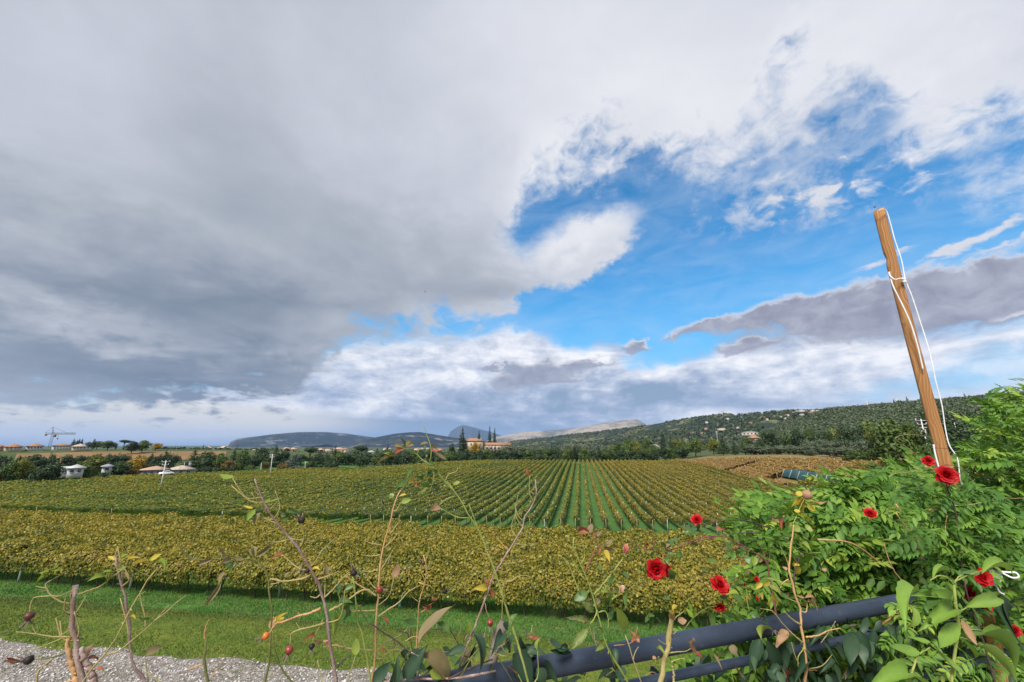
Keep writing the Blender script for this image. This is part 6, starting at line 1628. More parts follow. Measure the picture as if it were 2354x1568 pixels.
def rose_canes():
    # --- far left: thick grey pink cane
    c = Plant('rose_cane', 'thick pinkish brown cut rose cane at the far left, with dark dried hips', 'rose cane', k4, -0.10)
    c.stem([(690, 1568), (665, 1430), (645, 1300), (628, 1180), (606, 1080), (610, 960), (624, 860), (634, 756)], 84, 42, 'cane_brown', root=True, seg=12, thorns=10, wob=0.06)
    c.stem([(655, 1600), (610, 1450), (580, 1320), (572, 1200)], 52, 34, 'cane_tan', 'cane', thorns=3, wob=0.05)
    c.stem([(800, 1600), (760, 1480), (710, 1380), (680, 1280)], 62, 40, 'cane_brown', 'cane', thorns=4, wob=0.06)
    for pts, a, b, m_ in [([(655, 832), (730, 805), (850, 760), (910, 708), (990, 650), (1060, 600)], 22, 13, 'cane_yellow'), ([(592, 910), (520, 895), (440, 850), (400, 800), (385, 745), (470, 690), (552, 640)], 22, 10, 'cane_yellow'),
                          ([(612, 800), (500, 845), (410, 845), (282, 865), (255, 930), (250, 985)], 18, 12, 'cane_yellow'), ([(600, 1190), (450, 1185), (310, 1165), (135, 1145)], 22, 9, 'cane_yellow'), ([(582, 1130), (500, 1180), (440, 1200)], 14, 8, 'cane_yellow'),
                          ([(545, 1190), (400, 1250), (180, 1332)], 14, 8, 'cane_yellow'), ([(560, 1320), (430, 1360), (292, 1378)], 20, 14, 'cane_olive'), ([(606, 1420), (430, 1430), (312, 1388)], 18, 14, 'cane_brown'),
                          ([(450, 1365), (330, 1470), (302, 1600)], 24, 28, 'cane_yellow'), ([(430, 1600), (600, 1555), (690, 1530)], 24, 20, 'cane_tan'), ([(640, 1010), (680, 1022), (712, 1024)], 12, 7, 'cane_dark'), ([(590, 1010), (560, 990), (528, 968)], 12, 6, 'cane_dark'),
                          ([(385, 780), (330, 770), (300, 762)], 12, 7, 'cane_yellow'), ([(390, 800), (340, 795), (300, 790)], 12, 7, 'cane_olive'), ([(135, 1145), (60, 1150), (-20, 1170)], 9, 7, 'cane_dark'), ([(310, 1165), (285, 1130), (268, 1090)], 12, 5, 'cane_yellow'), ([(690, 1330), (750, 1300), (800, 1268)], 16, 6, 'cane_red'), ([(650, 950), (665, 932)], 8, 4, 'cane_olive')]:
        c.stem(pts, a, b, m_, 'twig', seg=7)
    c.hip((252, 975), (235, 1060), 92, 'hip_brown', label='round dark brown rose hip hanging from its stalk'); c.hip((285, 1378), (200, 1385), 92, 'hip_black', label='black shrivelled rose hip')
    for a, b, w, m_ in [((408, 640), (340, 655), 40, 'rose_leaf_lime'), ((430, 630), (500, 592), 44, 'rose_leaf_lime'), ((430, 640), (552, 632), 34, 'rose_leaf_lime'), ((400, 680), (300, 722), 18, 'rose_leaf_lime'),
                        ((880, 672), (750, 700), 60, 'rose_leaf_lime'), ((890, 690), (902, 706), 20, 'rose_leaf_lime'), ((860, 652), (940, 632), 26, 'rose_leaf_lime'), ((960, 640), (1055, 598), 30, 'rose_leaf_lime'), ((760, 690), (716, 722), 20, 'rose_leaf_dull'),
                        ((730, 1380), (840, 1352), 60, 'rose_leaf_red'), ((790, 1470), (880, 1448), 50, 'rose_leaf_red'), ((185, 1392), (40, 1396), 22, 'rose_leaf_red')]:
        c.leaf(a, b, w, m_)
    # --- slim brown cane beside it
    c = Plant('rose_cane', 'slim grey brown rose cane with yellow leaves at its tip, second from the left', 'rose cane', k4, -0.04)
    c.stem([(1225, 1600), (1130, 1440), (1096, 1300), (1085, 1200), (1095, 1080), (1070, 1000), (1055, 870), (1020, 750), (985, 600), (970, 515)], 48, 18, 'cane_purple', root=True, thorns=14, wob=0.05)
    c.stem([(1040, 760), (1005, 745), (980, 745)], 12, 6, 'cane_purple', 'twig'); c.stem([(1062, 1003), (1018, 1003)], 12, 7, 'cane_tan', 'twig')
    for a, b, w, m_ in [((970, 545), (900, 510), 34, 'rose_leaf_yellow'), ((985, 545), (1060, 540), 30, 'rose_leaf_yellow'), ((1010, 525), (1055, 492), 44, 'rose_leaf_lime'), ((1060, 545), (1165, 512), 30, 'rose_leaf_yellow'), ((1130, 530), (1212, 510), 20, 'rose_leaf_dull'), ((1085, 1025), (1138, 1018), 26, 'rose_leaf_yellow'),
                        ((1045, 640), (1075, 700), 30, 'rose_leaf_dull')]:
        c.leaf(a, b, w, m_)
    # --- forked yellow green shoot
    c = Plant('rose_shoot', 'forked yellow green rose shoot leaning right, crossing the slim brown cane', 'rose shoot', k4, -0.14)
    c.stem([(770, 1455), (880, 1340), (960, 1220), (1050, 1050), (1130, 890), (1210, 770), (1255, 682), (1326, 608)], 34, 12, 'cane_yellow', root=True, thorns=4)
    for pts, a, b, m_ in [([(890, 1342), (1000, 1300), (1130, 1200), (1300, 1050), (1360, 985), (1418, 920)], 22, 8, 'cane_yellow'), ([(1300, 1050), (1400, 975), (1470, 910), (1556, 843)], 16, 8, 'cane_yellow'), ([(1222, 1105), (1215, 1010), (1195, 940), (1172, 838)], 18, 9, 'cane_yellow'),
                          ([(1052, 592), (1120, 612), (1200, 660), (1270, 682)], 10, 14, 'cane_olive'), ([(1180, 830), (1205, 815), (1222, 808)], 8, 5, 'cane_yellow')]:
        c.stem(pts, a, b, m_, 'twig', seg=7)
    for a, b, w, m_ in [((1250, 548), (1195, 545), 44, 'rose_leaf_lime'), ((1262, 545), (1352, 490), 50, 'rose_leaf_yellow'), ((1290, 545), (1420, 600), 26, 'rose_leaf_lime'), ((1100, 590), (1260, 540), 26, 'rose_leaf_yellow'), ((1250, 1046), (1125, 1052), 30, 'rose_leaf_green')]:
        c.leaf(a, b, w, m_)
    # --- short forked stub
    c = Plant('rose_stub', 'short forked tan rose stub standing over the gravel', 'rose stub', k4, -0.05)
    c.stem([(1756, 1600), (1712, 1450), (1715, 1330), (1732, 1200)], 40, 24, 'cane_olive', root=True, wob=0.05, thorns=3)
    c.stem([(1720, 1205), (1716, 1180), (1724, 1110), (1752, 1042)], 22, 8, 'cane_tan', 'twig'); c.stem([(1700, 1415), (1640, 1440), (1568, 1465)], 20, 14, 'cane_tan', 'twig'); c.stem([(1765, 1535), (1822, 1460), (1866, 1385)], 16, 7, 'cane_tan', 'twig'); c.stem([(1725, 1130), (1742, 1108)], 8, 4, 'cane_tan', 'twig'); c.stem([(1236, 1485), (1290, 1525), (1360, 1580)], 12, 16, 'cane_yellow', 'twig')
    # --- olive cane that bends to the left
    c = Plant('rose_cane', 'olive green rose cane bending over to the left with limp drying leaves', 'rose cane', k5, -0.02)
    c.stem([(280, 1600), (320, 1400), (330, 1200), (340, 1000), (318, 860), (312, 770), (300, 720), (260, 645), (190, 602), (100, 600), (0, 592), (-110, 600), (-200, 606), (-300, 590), (-370, 520), (-400, 470)], 40, 10, 'cane_olive', root=True, thorns=6)
    for pts, a, b, m_ in [([(350, 1165), (360, 1300), (400, 1430), (520, 1600)], 12, 20, 'cane_olive'), ([(265, 1580), (310, 1530), (352, 1482)], 16, 8, 'cane_yellow'), ([(325, 760), (380, 762), (420, 778), (560, 758), (640, 730)], 14, 22, 'cane_yellow'), ([(330, 800), (380, 790), (425, 775)], 10, 10, 'cane_yellow'), ([(310, 830), (340, 815), (350, 790)], 14, 8, 'cane_yellow'), ([(190, 602), (120, 640), (60, 645)], 12, 6, 'cane_olive')]:
        c.stem(pts, a, b, m_, 'twig', seg=7)
    for a, b, w, m_ in [((200, 590), (195, 480), 26, 'rose_leaf_dull'), ((215, 580), (350, 480), 44, 'rose_leaf_dull'), ((120, 600), (30, 620), 40, 'rose_leaf_dull'), ((20, 600), (-60, 630), 50, 'rose_leaf_dull'), ((-20, 590), (-80, 520), 50, 'rose_leaf_dull'), ((60, 640), (-40, 660), 44, 'rose_leaf_green'),
                        ((10, 660), (40, 700), 60, 'rose_leaf_green'), ((-30, 700), (-80, 790), 50, 'rose_leaf_dull'), ((-60, 790), (-190, 980), 40, 'rose_leaf_dull'), ((20, 720), (-20, 770), 40, 'rose_leaf_green'), ((-120, 590), (-250, 650), 40, 'rose_leaf_dull'), ((180, 575), (160, 500), 18, 'rose_leaf_dull'),
                        ((380, 1110), (430, 1020), 40, 'rose_leaf_yellow'), ((400, 1100), (428, 1060), 50, 'rose_leaf_yellow'), ((370, 1090), (340, 1050), 24, 'rose_leaf_yellow')]:
        c.leaf(a, b, w, m_)
    # --- long diagonal purple brown cane
    c = Plant('rose_cane', 'long thorny purple brown rose cane leaning left, with an orange hip', 'rose cane', k5, -0.08)
    c.stem([(845, 1600), (830, 1450), (800, 1280), (785, 1150), (770, 1020), (740, 900), (700, 780), (640, 670), (590, 590), (540, 500), (470, 430), (390, 320), (330, 250), (280, 160), (245, 70), (218, 0), (205, -30)], 62, 13, 'cane_purple', root=True, seg=12, thorns=34, wob=0.06)
    for pts, a, b, m_ in [([(468, 450), (400, 465), (310, 466)], 16, 8, 'cane_yellow'), ([(482, 442), (580, 455), (612, 472)], 14, 8, 'cane_yellow'), ([(380, 325), (300, 290), (220, 250)], 18, 7, 'cane_yellow'), ([(300, 300), (260, 296), (215, 285)], 10, 5, 'cane_yellow'), ([(392, 358), (345, 380), (292, 391)], 13, 7, 'cane_yellow'),
                          ([(472, 402), (495, 385), (514, 368)], 12, 6, 'cane_yellow'), ([(330, 212), (355, 180), (384, 152)], 10, 5, 'cane_yellow'), ([(278, 158), (330, 148), (410, 128)], 12, 8, 'cane_green'), ([(640, 732), (560, 760), (420, 775), (325, 755)], 22, 12, 'cane_yellow'), ([(702, 760), (790, 730), (862, 698)], 18, 7, 'cane_yellow'),
                          ([(660, 652), (700, 590), (740, 530), (790, 480), (832, 440)], 16, 8, 'cane_yellow'), ([(705, 585), (740, 550), (796, 528)], 12, 5, 'cane_olive'), ([(752, 905), (820, 840), (880, 770), (950, 702)], 18, 10, 'cane_yellow'), ([(725, 990), (640, 1025), (560, 1045), (440, 1090), (370, 1115), (318, 1185)], 26, 15, 'cane_tan'), ([(560, 1045), (545, 1020)], 14, 6, 'cane_tan'),
                          ([(790, 1012), (890, 955), (960, 905), (1075, 840), (1160, 890)], 22, 16, 'cane_yellow'), ([(755, 1105), (650, 1135), (560, 1155), (492, 1190), (488, 1235), (482, 1275)], 24, 10, 'cane_yellow'), ([(740, 1080), (700, 1160), (670, 1220), (655, 1262)], 12, 8, 'cane_yellow'), ([(850, 1452), (900, 1400), (962, 1348)], 26, 7, 'cane_dark'),
                          ([(720, 880), (690, 904), (640, 896)], 16, 8, 'cane_yellow'), ([(590, 350), (592, 430), (584, 520)], 9, 11, 'cane_olive'), ([(570, 1160), (572, 1190)], 9, 5, 'cane_yellow'), ([(560, 1150), (530, 1100)], 9, 5, 'cane_yellow'), ([(640, 470), (620, 470), (600, 468)], 8, 6, 'cane_yellow'), ([(268, 85), (290, 62), (296, 44)], 10, 4, 'cane_yellow'), ([(238, 100), (205, 68)], 9, 4, 'cane_yellow'), ([(520, 730), (545, 705), (575, 640)], 12, 6, 'cane_yellow')]:
        c.stem(pts, a, b, m_, 'twig', seg=7)
    c.hip((318, 1185), (262, 1228), 62, 'hip_orange', label='bright orange rose hip with dry sepals'); c.hip((488, 1278), (466, 1345), 76, 'hip_red', label='reddish brown hanging rose hip'); c.hip((656, 1262), (650, 1330), 52, 'hip_black', label='small dried dark hip')
    c.hip((590, 315), (545, 265), 60, 'hip_black', label='black dried hip with papery sepals at the top'); c.hip((640, 690), (600, 700), 44, 'hip_black'); c.hip((965, 700), (1000, 722), 50, 'hip_black')
    for a, b, w, m_ in [((270, 165), (330, 138), 30, 'rose_leaf_lime'), ((330, 150), (380, 126), 18, 'rose_leaf_lime'), ((200, 215), (140, 300), 54, 'rose_leaf_lime'), ((205, 205), (272, 188), 40, 'rose_leaf_lime'), ((190, 205), (120, 190), 26, 'rose_leaf_yellow'), ((455, 235), (400, 220), 34, 'rose_leaf_green'),
                        ((475, 220), (545, 240), 40, 'rose_leaf_green'), ((430, 240), (420, 282), 44, 'leaf_mottled'), ((650, 685), (718, 672), 34, 'rose_leaf_yellow'), ((440, 745), (475, 698), 22, 'rose_leaf_dull'), ((685, 1205), (605, 1225), 34, 'rose_leaf_red'), ((740, 1250), (690, 1290), 40, 'rose_leaf_dull'), ((760, 1255), (800, 1290), 44, 'dry_leaf'), ((720, 1270), (680, 1240), 36, 'dry_leaf')]:
        c.leaf(a, b, w, m_)
    # --- orange tan cane
    c = Plant('rose_cane', 'straight orange tan rose cane with a dull red hip on its middle', 'rose cane', k5, 0.02)
    c.stem([(1120, 1600), (1150, 1400), (1155, 1200), (1160, 1050), (1175, 900), (1180, 780), (1195, 620), (1230, 450), (1265, 330), (1290, 220), (1330, 100), (1352, 60)], 44, 10, 'cane_tan', root=True, seg=11, thorns=18, wob=0.04)
    for pts, a, b, m_ in [([(1230, 505), (1290, 450), (1342, 388)], 14, 6, 'cane_yellow'), ([(1270, 402), (1310, 350), (1350, 298)], 14, 6, 'cane_yellow'), ([(1200, 490), (1130, 480), (1062, 452)], 16, 7, 'cane_yellow'), ([(1192, 570), (1110, 578), (1040, 566)], 14, 7, 'cane_yellow'), ([(1195, 690), (1250, 600), (1292, 528)], 14, 6, 'cane_yellow'), ([(1172, 680), (1110, 702), (1050, 694)], 13, 6, 'cane_yellow'),
                          ([(1160, 888), (1080, 840), (1000, 790), (920, 735)], 18, 9, 'cane_tan'), ([(1155, 1005), (1060, 1010), (945, 1000)], 17, 8, 'cane_yellow'), ([(1178, 1052), (1250, 1000), (1340, 940), (1400, 870), (1450, 835), (1505, 808)], 20, 7, 'cane_yellow'), ([(1360, 905), (1365, 880), (1392, 852)], 10, 5, 'cane_yellow'), ([(1135, 1320), (1020, 1310), (920, 1300), (840, 1280), (745, 1292)], 20, 10, 'cane_yellow'), ([(1165, 1382), (1245, 1382)], 12, 5, 'cane_yellow'), ([(1065, 1005), (1000, 1012), (940, 1020)], 10, 6, 'cane_yellow'),
                          ([(1265, 250), (1240, 210)], 10, 5, 'cane_olive'), ([(1310, 150), (1275, 105)], 9, 4, 'cane_olive'), ([(1250, 640), (1275, 570)], 8, 4, 'cane_yellow'), ([(930, 1310), (900, 1250), (880, 1212)], 10, 5, 'cane_yellow')]:
        c.stem(pts, a, b, m_, 'twig', seg=7)
    c.hip((1158, 840), (1215, 842), 62, 'hip_red', label='dull red hip with curled dry sepals on the cane'); c.hip((1240, 215), (1225, 185), 50, 'sepal_dry')
    for a, b, w, m_ in [((1290, 120), (1268, 85), 44, 'rose_leaf_lime'), ((1330, 100), (1372, 96), 26, 'rose_leaf_dull'), ((1340, 110), (1400, 92), 34, 'rose_leaf_yellow'), ((1205, 1062), (1262, 1112), 52, 'rose_leaf_red'), ((1262, 620), (1275, 640), 22, 'rose_leaf_dull'), ((850, 1290), (835, 1270), 36, 'dry_leaf'), ((880, 1290), (918, 1310), 40, 'dry_leaf'), ((790, 1270), (735, 1240), 40, 'dry_leaf'), ((1190, 1320), (1235, 1312), 30, 'rose_leaf_red')]:
        c.leaf(a, b, w, m_)
    # --- thin yellow green stem between them
    c = Plant('rose_shoot', 'thin yellow green rose stem between the purple cane and the orange tan cane', 'rose shoot', k5, -0.05)
    c.stem([(1118, 1600), (1075, 1330), (1050, 1200), (1012, 1080), (995, 900), (985, 760), (970, 720)], 22, 12, 'cane_green', root=True)
    c.stem([(1000, 940), (1060, 1040), (1100, 1110), (1148, 1168)], 14, 10, 'cane_olive', 'twig'); c.stem([(900, 870), (940, 840), (985, 810)], 9, 9, 'cane_green', 'twig'); c.stem([(1010, 980), (1040, 960)], 8, 4, 'cane_green', 'twig'); c.stem([(805, 670), (830, 760), (860, 850), (875, 960), (870, 1010)], 12, 9, 'cane_green', 'twig')
    c.hip((985, 735), (982, 690), 56, 'hip_black', label='black shrivelled hip at the top of the thin stem')
    for a, b, w, m_ in [((830, 720), (808, 780), 30, 'rose_leaf_green'), ((860, 780), (858, 880), 50, 'rose_leaf_green'), ((880, 900), (960, 940), 54, 'rose_leaf_green'), ((900, 980), (950, 1050), 60, 'rose_leaf_green'), ((850, 1030), (830, 1165), 76, 'rose_leaf_lime'), ((940, 910), (880, 930), 34, 'rose_leaf_green'), ((985, 610), (1040, 598), 16, 'rose_leaf_yellow')]:
        c.leaf(a, b, w, m_)
    # --- small bushy dried twig
    c = Plant('rose_cane', 'thin pale twiggy rose cane with small dried hips, just left of the arching green shoot', 'rose cane', k5, 0.06)
    c.stem([(1470, 1620), (1476, 1300), (1490, 1050), (1500, 920), (1540, 790), (1555, 680), (1530, 568)], 26, 7, 'cane_tan', root=True, thorns=6)
    for pts, a, b, m_ in [([(1540, 800), (1575, 810), (1610, 840)], 10, 5, 'cane_yellow'), ([(1500, 920), (1600, 882), (1680, 868)], 11, 6, 'cane_dark'), ([(1510, 1022), (1550, 992)], 10, 6, 'cane_tan'), ([(1550, 690), (1575, 650), (1588, 596)], 9, 4, 'cane_yellow'), ([(1540, 760), (1510, 690), (1512, 650)], 10, 4, 'cane_yellow'), ([(1530, 780), (1500, 772), (1470, 770)], 9, 4, 'cane_yellow'), ([(1490, 935), (1455, 910), (1428, 880)], 9, 4, 'cane_yellow'), ([(1525, 820), (1505, 800)], 8, 4, 'cane_yellow')]:
        c.stem(pts, a, b, m_, 'twig', seg=6)
    c.hip((1540, 640), (1515, 618), 36, 'hip_brown'); c.hip((1680, 868), (1705, 850), 42, 'hip_black')
    for a, b, w, m_ in [((1560, 980), (1548, 998), 26, 'rose_leaf_red'), ((1575, 965), (1620, 940), 30, 'rose_leaf_red'), ((1590, 930), (1645, 915), 30, 'rose_leaf_red'), ((1560, 960), (1600, 995), 26, 'rose_leaf_red'), ((1545, 800), (1490, 790), 20, 'rose_leaf_yellow'), ((1480, 1100), (1370, 1090), 50, 'rose_leaf_green')]:
        c.leaf(a, b, w, m_)
    # --- long arching light green shoot
    c = Plant('rose_shoot', 'tall arching pale green rose shoot with reddish leaves at its tip before the villa', 'rose shoot', k6, -0.12)
    pts = [(690, 1320), (640, 1150), (600, 1030), (560, 900), (520, 770), (480, 650), (440, 560), (400, 440), (350, 340), (280, 240), (230, 140), (170, 60), (125, 0)]
    def g2in6(x, y):
        a = g2(x, y); return ((a[0] / 0.58383 - 1700) * 1.995, (a[1] / 0.58383 - 1900) * 1.995)
    pts += [g2in6(*q) for q in [(770, 580), (720, 520), (660, 460), (620, 410), (560, 370), (520, 330), (470, 300), (432, 290)]]
    c.stem([(760, 1600)] + pts, 34, 9, 'cane_green', root=True, seg=11, thorns=8)
    for pp, a, b, m_ in [([(720, 510), (740, 470), (790, 452), (803, 425)], 9, 5, 'cane_yellow'), ([(785, 622), (740, 635), (680, 680)], 6, 3, 'cane_green'), ([(640, 460), (630, 530), (605, 590)], 6, 4, 'cane_green'), ([(560, 370), (530, 385), (505, 400)], 6, 4, 'cane_green'), ([(525, 335), (535, 300), (555, 285)], 6, 4, 'cane_green'), ([(400, 600), (450, 530), (500, 440), (530, 385)], 7, 5, 'cane_olive')]:
        c.stem(pp, a * 1.1, b * 1.1, m_, 'twig', g=g2, seg=7)
    for a, b, w, m_ in [((432, 285), (425, 218), 34, 'rose_leaf_green'), ((440, 280), (500, 232), 40, 'rose_leaf_dull'), ((425, 285), (345, 262), 28, 'rose_leaf_dull'), ((430, 290), (355, 330), 36, 'rose_leaf_red'), ((380, 335), (232, 385), 24, 'rose_leaf_dull'), ((350, 340), (300, 318), 26, 'rose_leaf_lime'), ((450, 280), (505, 268), 34, 'rose_leaf_dull'),
                        ((620, 305), (722, 378), 40, 'rose_leaf_dull'), ((610, 300), (690, 312), 24, 'rose_leaf_red'), ((545, 265), (598, 250), 26, 'rose_leaf_dull'), ((560, 270), (575, 290), 20, 'rose_leaf_green'), ((610, 290), (660, 270), 18, 'rose_leaf_dull'), ((605, 385), (635, 392), 30, 'rose_leaf_green'), ((650, 390), (672, 345), 26, 'rose_leaf_green'), ((525, 340), (508, 402), 26, 'rose_leaf_green'), ((580, 345), (600, 338), 24, 'rose_leaf_dull'),
                        ((500, 440), (450, 475), 34, 'rose_leaf_green'), ((470, 500), (382, 560), 40, 'rose_leaf_green'), ((450, 540), (420, 600), 30, 'rose_leaf_dull'), ((510, 490), (482, 520), 22, 'rose_leaf_yellow'), ((510, 525), (520, 568), 18, 'rose_leaf_red'), ((570, 490), (525, 490), 34, 'rose_leaf_green'), ((590, 480), (640, 470), 34, 'rose_leaf_green'), ((600, 500), (640, 540), 30, 'rose_leaf_green'),
                        ((600, 550), (545, 520), 34, 'rose_leaf_green'), ((600, 555), (530, 615), 30, 'rose_leaf_lime'), ((610, 555), (680, 570), 26, 'rose_leaf_green'), ((770, 540), (820, 520), 24, 'rose_leaf_lime'), ((750, 550), (700, 548), 20, 'rose_leaf_lime'), ((345, 620), (330, 640), 30, 'rose_leaf_lime'), ((620, 440), (600, 470), 30, 'rose_leaf_green'), ((650, 470), (640, 430), 30, 'rose_leaf_green')]:
        c.leaf(a, b, w * 1.1, m_, g=g2)
    c.leaf((615, 1130), (665, 1015), 60, 'rose_leaf_green'); 
    # --- grey brown cane crossing it
    c = Plant('rose_cane', 'bare grey brown rose cane leaning right, crossing the arching green shoot', 'rose cane', k6, 0.02)
    c.stem([(195, 1540), (250, 1350), (330, 1150), (370, 1050), (430, 880), (480, 740), (540, 640), (600, 540), (670, 430), (720, 340), (730, 270), (790, 180), (822, 80), (815, 0), g2in6(1340, 505)], 38, 9, 'cane_brown', root=True, seg=11, thorns=26, wob=0.06)
    for pp, a, b, m_ in [([(600, 530), (550, 480), (508, 425)], 13, 6, 'cane_tan'), ([(650, 482), (685, 485), (716, 488)], 11, 6, 'cane_yellow'), ([(540, 645), (505, 665), (480, 650)], 11, 5, 'cane_yellow'), ([(510, 682), (545, 668), (562, 652)], 11, 5, 'cane_yellow'), ([(530, 772), (620, 775), (670, 740), (730, 730), (785, 745)], 14, 6, 'cane_yellow'), ([(470, 600), (420, 560), (352, 545)], 10, 5, 'cane_tan'), ([(560, 640), (640, 630), (712, 620)], 10, 5, 'cane_yellow'), ([(572, 650), (590, 720), (580, 780)], 8, 4, 'cane_dark'),
                          ([(420, 950), (430, 1010), (450, 1060)], 10, 6, 'cane_yellow'), ([(560, 820), (555, 950), (550, 1080)], 10, 8, 'cane_yellow'), ([(800, 90), (775, 72)], 9, 4, 'cane_tan'), ([(700, 345), (720, 320)], 9, 4, 'cane_tan'), ([(60, 175), (110, 130), (178, 112)], 7, 5, 'cane_yellow'), ([(180, 1285), (200, 1220), (230, 1150), (215, 1095)], 9, 5, 'cane_yellow'), ([(240, 1440), (340, 1340), (370, 1310)], 14, 12, 'cane_olive')]:
        c.stem(pp, a, b, m_, 'twig', seg=7)
    c.hip((455, 1072), (462, 1130), 58, 'hip_red', label='dark red round hip')
    for a, b, w, m_ in [((440, 820), (340, 830), 56, 'rose_leaf_yellow'), ((445, 800), (420, 760), 26, 'rose_leaf_red'), ((440, 800), (480, 780), 36, 'rose_leaf_red'), ((465, 830), (488, 900), 40, 'rose_leaf_red'), ((535, 690), (560, 722), 34, 'rose_leaf_yellow'), ((490, 410), (470, 418), 22, 'rose_leaf_red'), ((430, 810), (380, 850), 40, 'rose_leaf_dull'), ((645, 600), (640, 570), 26, 'rose_leaf_green')]:
        c.leaf(a, b, w, m_)
    # --- sawn stub
    c = Plant('sawn_branch', 'pale sawn off branch stub among the leaves above the railing', 'branch stub', k6, 0.03)
    c.stem([(470, 1560), (500, 1330), (530, 1210), (572, 1108)], 112, 88, 'cut_stub', root=True, seg=14, wob=0.03)
    # --- shrub rose with two pale buds
    c = Plant('rose_bush', 'rose bush with a pink bud and a cream pink bud above mottled leaves', 'rose bush', k6, -0.10)
    c.stem([(1560, 1620), (1380, 1300), (1310, 1050), (1270, 900), (1215, 750), (1150, 600), (1110, 500), (1118, 428)], 30, 9, 'cane_green', root=True, thorns=6)
    for pp, a, b, m_ in [([(1160, 858), (1112, 740), (1080, 650), (1028, 588)], 18, 7, 'cane_green'), ([(1200, 760), (1150, 700), (1115, 620)], 14, 6, 'cane_green'), ([(1105, 520), (1065, 475)], 9, 4, 'cane_green'), ([(1205, 700), (1250, 600), (1290, 520), (1310, 488), (1265, 430), (1232, 392)], 16, 7, 'cane_red'), ([(1275, 882), (1370, 770), (1440, 680), (1498, 600)], 17, 13, 'cane_green'), ([(1350, 962), (1400, 930), (1458, 884)], 16, 12, 'cane_green'), ([(1300, 1000), (1280, 1060), (1230, 1130), (1150, 1232)], 14, 8, 'cane_green'), ([(1310, 1020), (1360, 1010), (1385, 1060), (1385, 1150)], 12, 8, 'cane_green'), ([(1390, 720), (1460, 690), (1495, 740), (1500, 820)], 8, 6, 'cane_olive')]:
        c.stem(pp, a, b, m_, 'twig', seg=8)
    P1 = c.P((1520, 545)); bloom(c.o, P1, unit(np.array([0.25, -0.15, 1.0])), c.W(80, P1) * 0.9, 'petal_pink', 0.0, 'pointed pink rose bud', full=False)
    P2 = c.P((1482, 850)); bloom(c.o, P2, unit(np.array([0.5, -0.35, 0.8])), c.W(72, P2) * 0.9, 'petal_cream', 0.1, 'round cream pink rose bud', full=False)
    for a, b, w, m_ in [((1250, 395), (1255, 318), 66, 'rose_leaf_dull'), ((1235, 385), (1138, 370), 32, 'rose_leaf_red'), ((1220, 390), (1145, 425), 44, 'rose_leaf_red'), ((1290, 430), (1330, 365), 44, 'rose_leaf_dull'), ((1290, 400), (1270, 410), 30, 'rose_leaf_red'), ((1340, 500), (1430, 460), 44, 'rose_leaf_dull'), ((1340, 510), (1440, 545), 36, 'rose_leaf_dull'), ((1330, 520), (1305, 575), 46, 'rose_leaf_red'), ((1360, 530), (1398, 620), 44, 'rose_leaf_yellow'), ((1360, 490), (1380, 455), 34, 'rose_leaf_dull'),
                        ((1225, 860), (1115, 930), 74, 'rose_leaf_green'), ((1175, 925), (1282, 1020), 80, 'leaf_mottled'), ((1300, 960), (1300, 900), 50, 'rose_leaf_dull'), ((1250, 1085), (1068, 1060), 60, 'leaf_mottled'), ((1455, 985), (1535, 1175), 96, 'rose_leaf_lime'), ((1225, 1140), (1095, 1310), 76, 'leaf_mottled'), ((1340, 1150), (1270, 1140), 60, 'leaf_mottled'), ((1360, 1250), (1320, 1345), 90, 'leaf_mottled'), ((1390, 1300), (1430, 1480), 96, 'rose_leaf_lime'),
                        ((1380, 970), (1340, 905), 60, 'rose_leaf_green'), ((1385, 960), (1415, 880), 46, 'rose_leaf_green'), ((1390, 860), (1335, 850), 40, 'rose_leaf_lime'), ((1385, 1080), (1420, 1010), 50, 'rose_leaf_green'), ((1380, 800), (1450, 720), 30, 'rose_leaf_green'), ((1330, 690), (1280, 655), 40, 'rose_leaf_green'), ((1510, 700), (1540, 760), 40, 'rose_leaf_green'), ((1530, 850), (1525, 980), 50, 'rose_leaf_green'), ((1290, 1320), (1385, 1232), 60, 'leaf_mottled')]:
        c.leaf(a, b, w, m_)
    # --- thick tan cut cane in front of the railing
    c = Plant('rose_cane', 'thick tan cut rose cane with orange dry leaves standing before the railing', 'rose cane', k6, -0.16)
    c.stem([(1780, 1620), (1800, 1520), (1835, 1380), (1860, 1250), (1880, 1100), (1890, 1040)], 66, 38, 'cane_yellow', root=True, seg=12, wob=0.04, thorns=4)
    for pp, a, b in [([(1890, 1090), (1930, 1050), (1985, 1010)], 14, 6), ([(1860, 1340), (1930, 1330), (2000, 1325), (2040, 1300)], 14, 8), ([(1880, 1410), (1930, 1390), (1990, 1380)], 14, 7), ([(1870, 1200), (1910, 1180), (1930, 1150)], 14, 7), ([(1900, 1600), (1900, 1500), (1890, 1440)], 26, 20), ([(1890, 1300), (1800, 1250), (1780, 1235)], 9, 5)]:
        c.stem(pp, a, b, 'cane_yellow', 'twig', seg=7)
    c.hip((1840, 1262), (1860, 1228), 62, 'sepal_dry', label='dried grey flower head')
    for a, b, w, m_ in [((1885, 1050), (1860, 1030), 40, 'dry_leaf'), ((1895, 1060), (1892, 1000), 50, 'rose_leaf_yellow'), ((1895, 1000), (1935, 958), 44, 'rose_leaf_yellow'), ((1930, 1090), (1995, 1085), 60, 'dry_leaf'), ((1890, 1090), (1895, 1020), 44, 'dry_leaf'), ((1760, 1370), (1735, 1385), 34, 'dry_leaf'), ((1790, 1370), (1765, 1400), 34, 'dry_leaf'), ((1770, 1300), (1830, 1330), 34, 'rose_leaf_lime'), ((1915, 1420), (1925, 1470), 40, 'rose_leaf_lime'), ((2040, 1280), (2060, 1225), 44, 'dry_leaf'), ((2045, 1310), (2095, 1345), 44, 'rose_leaf_red')]:
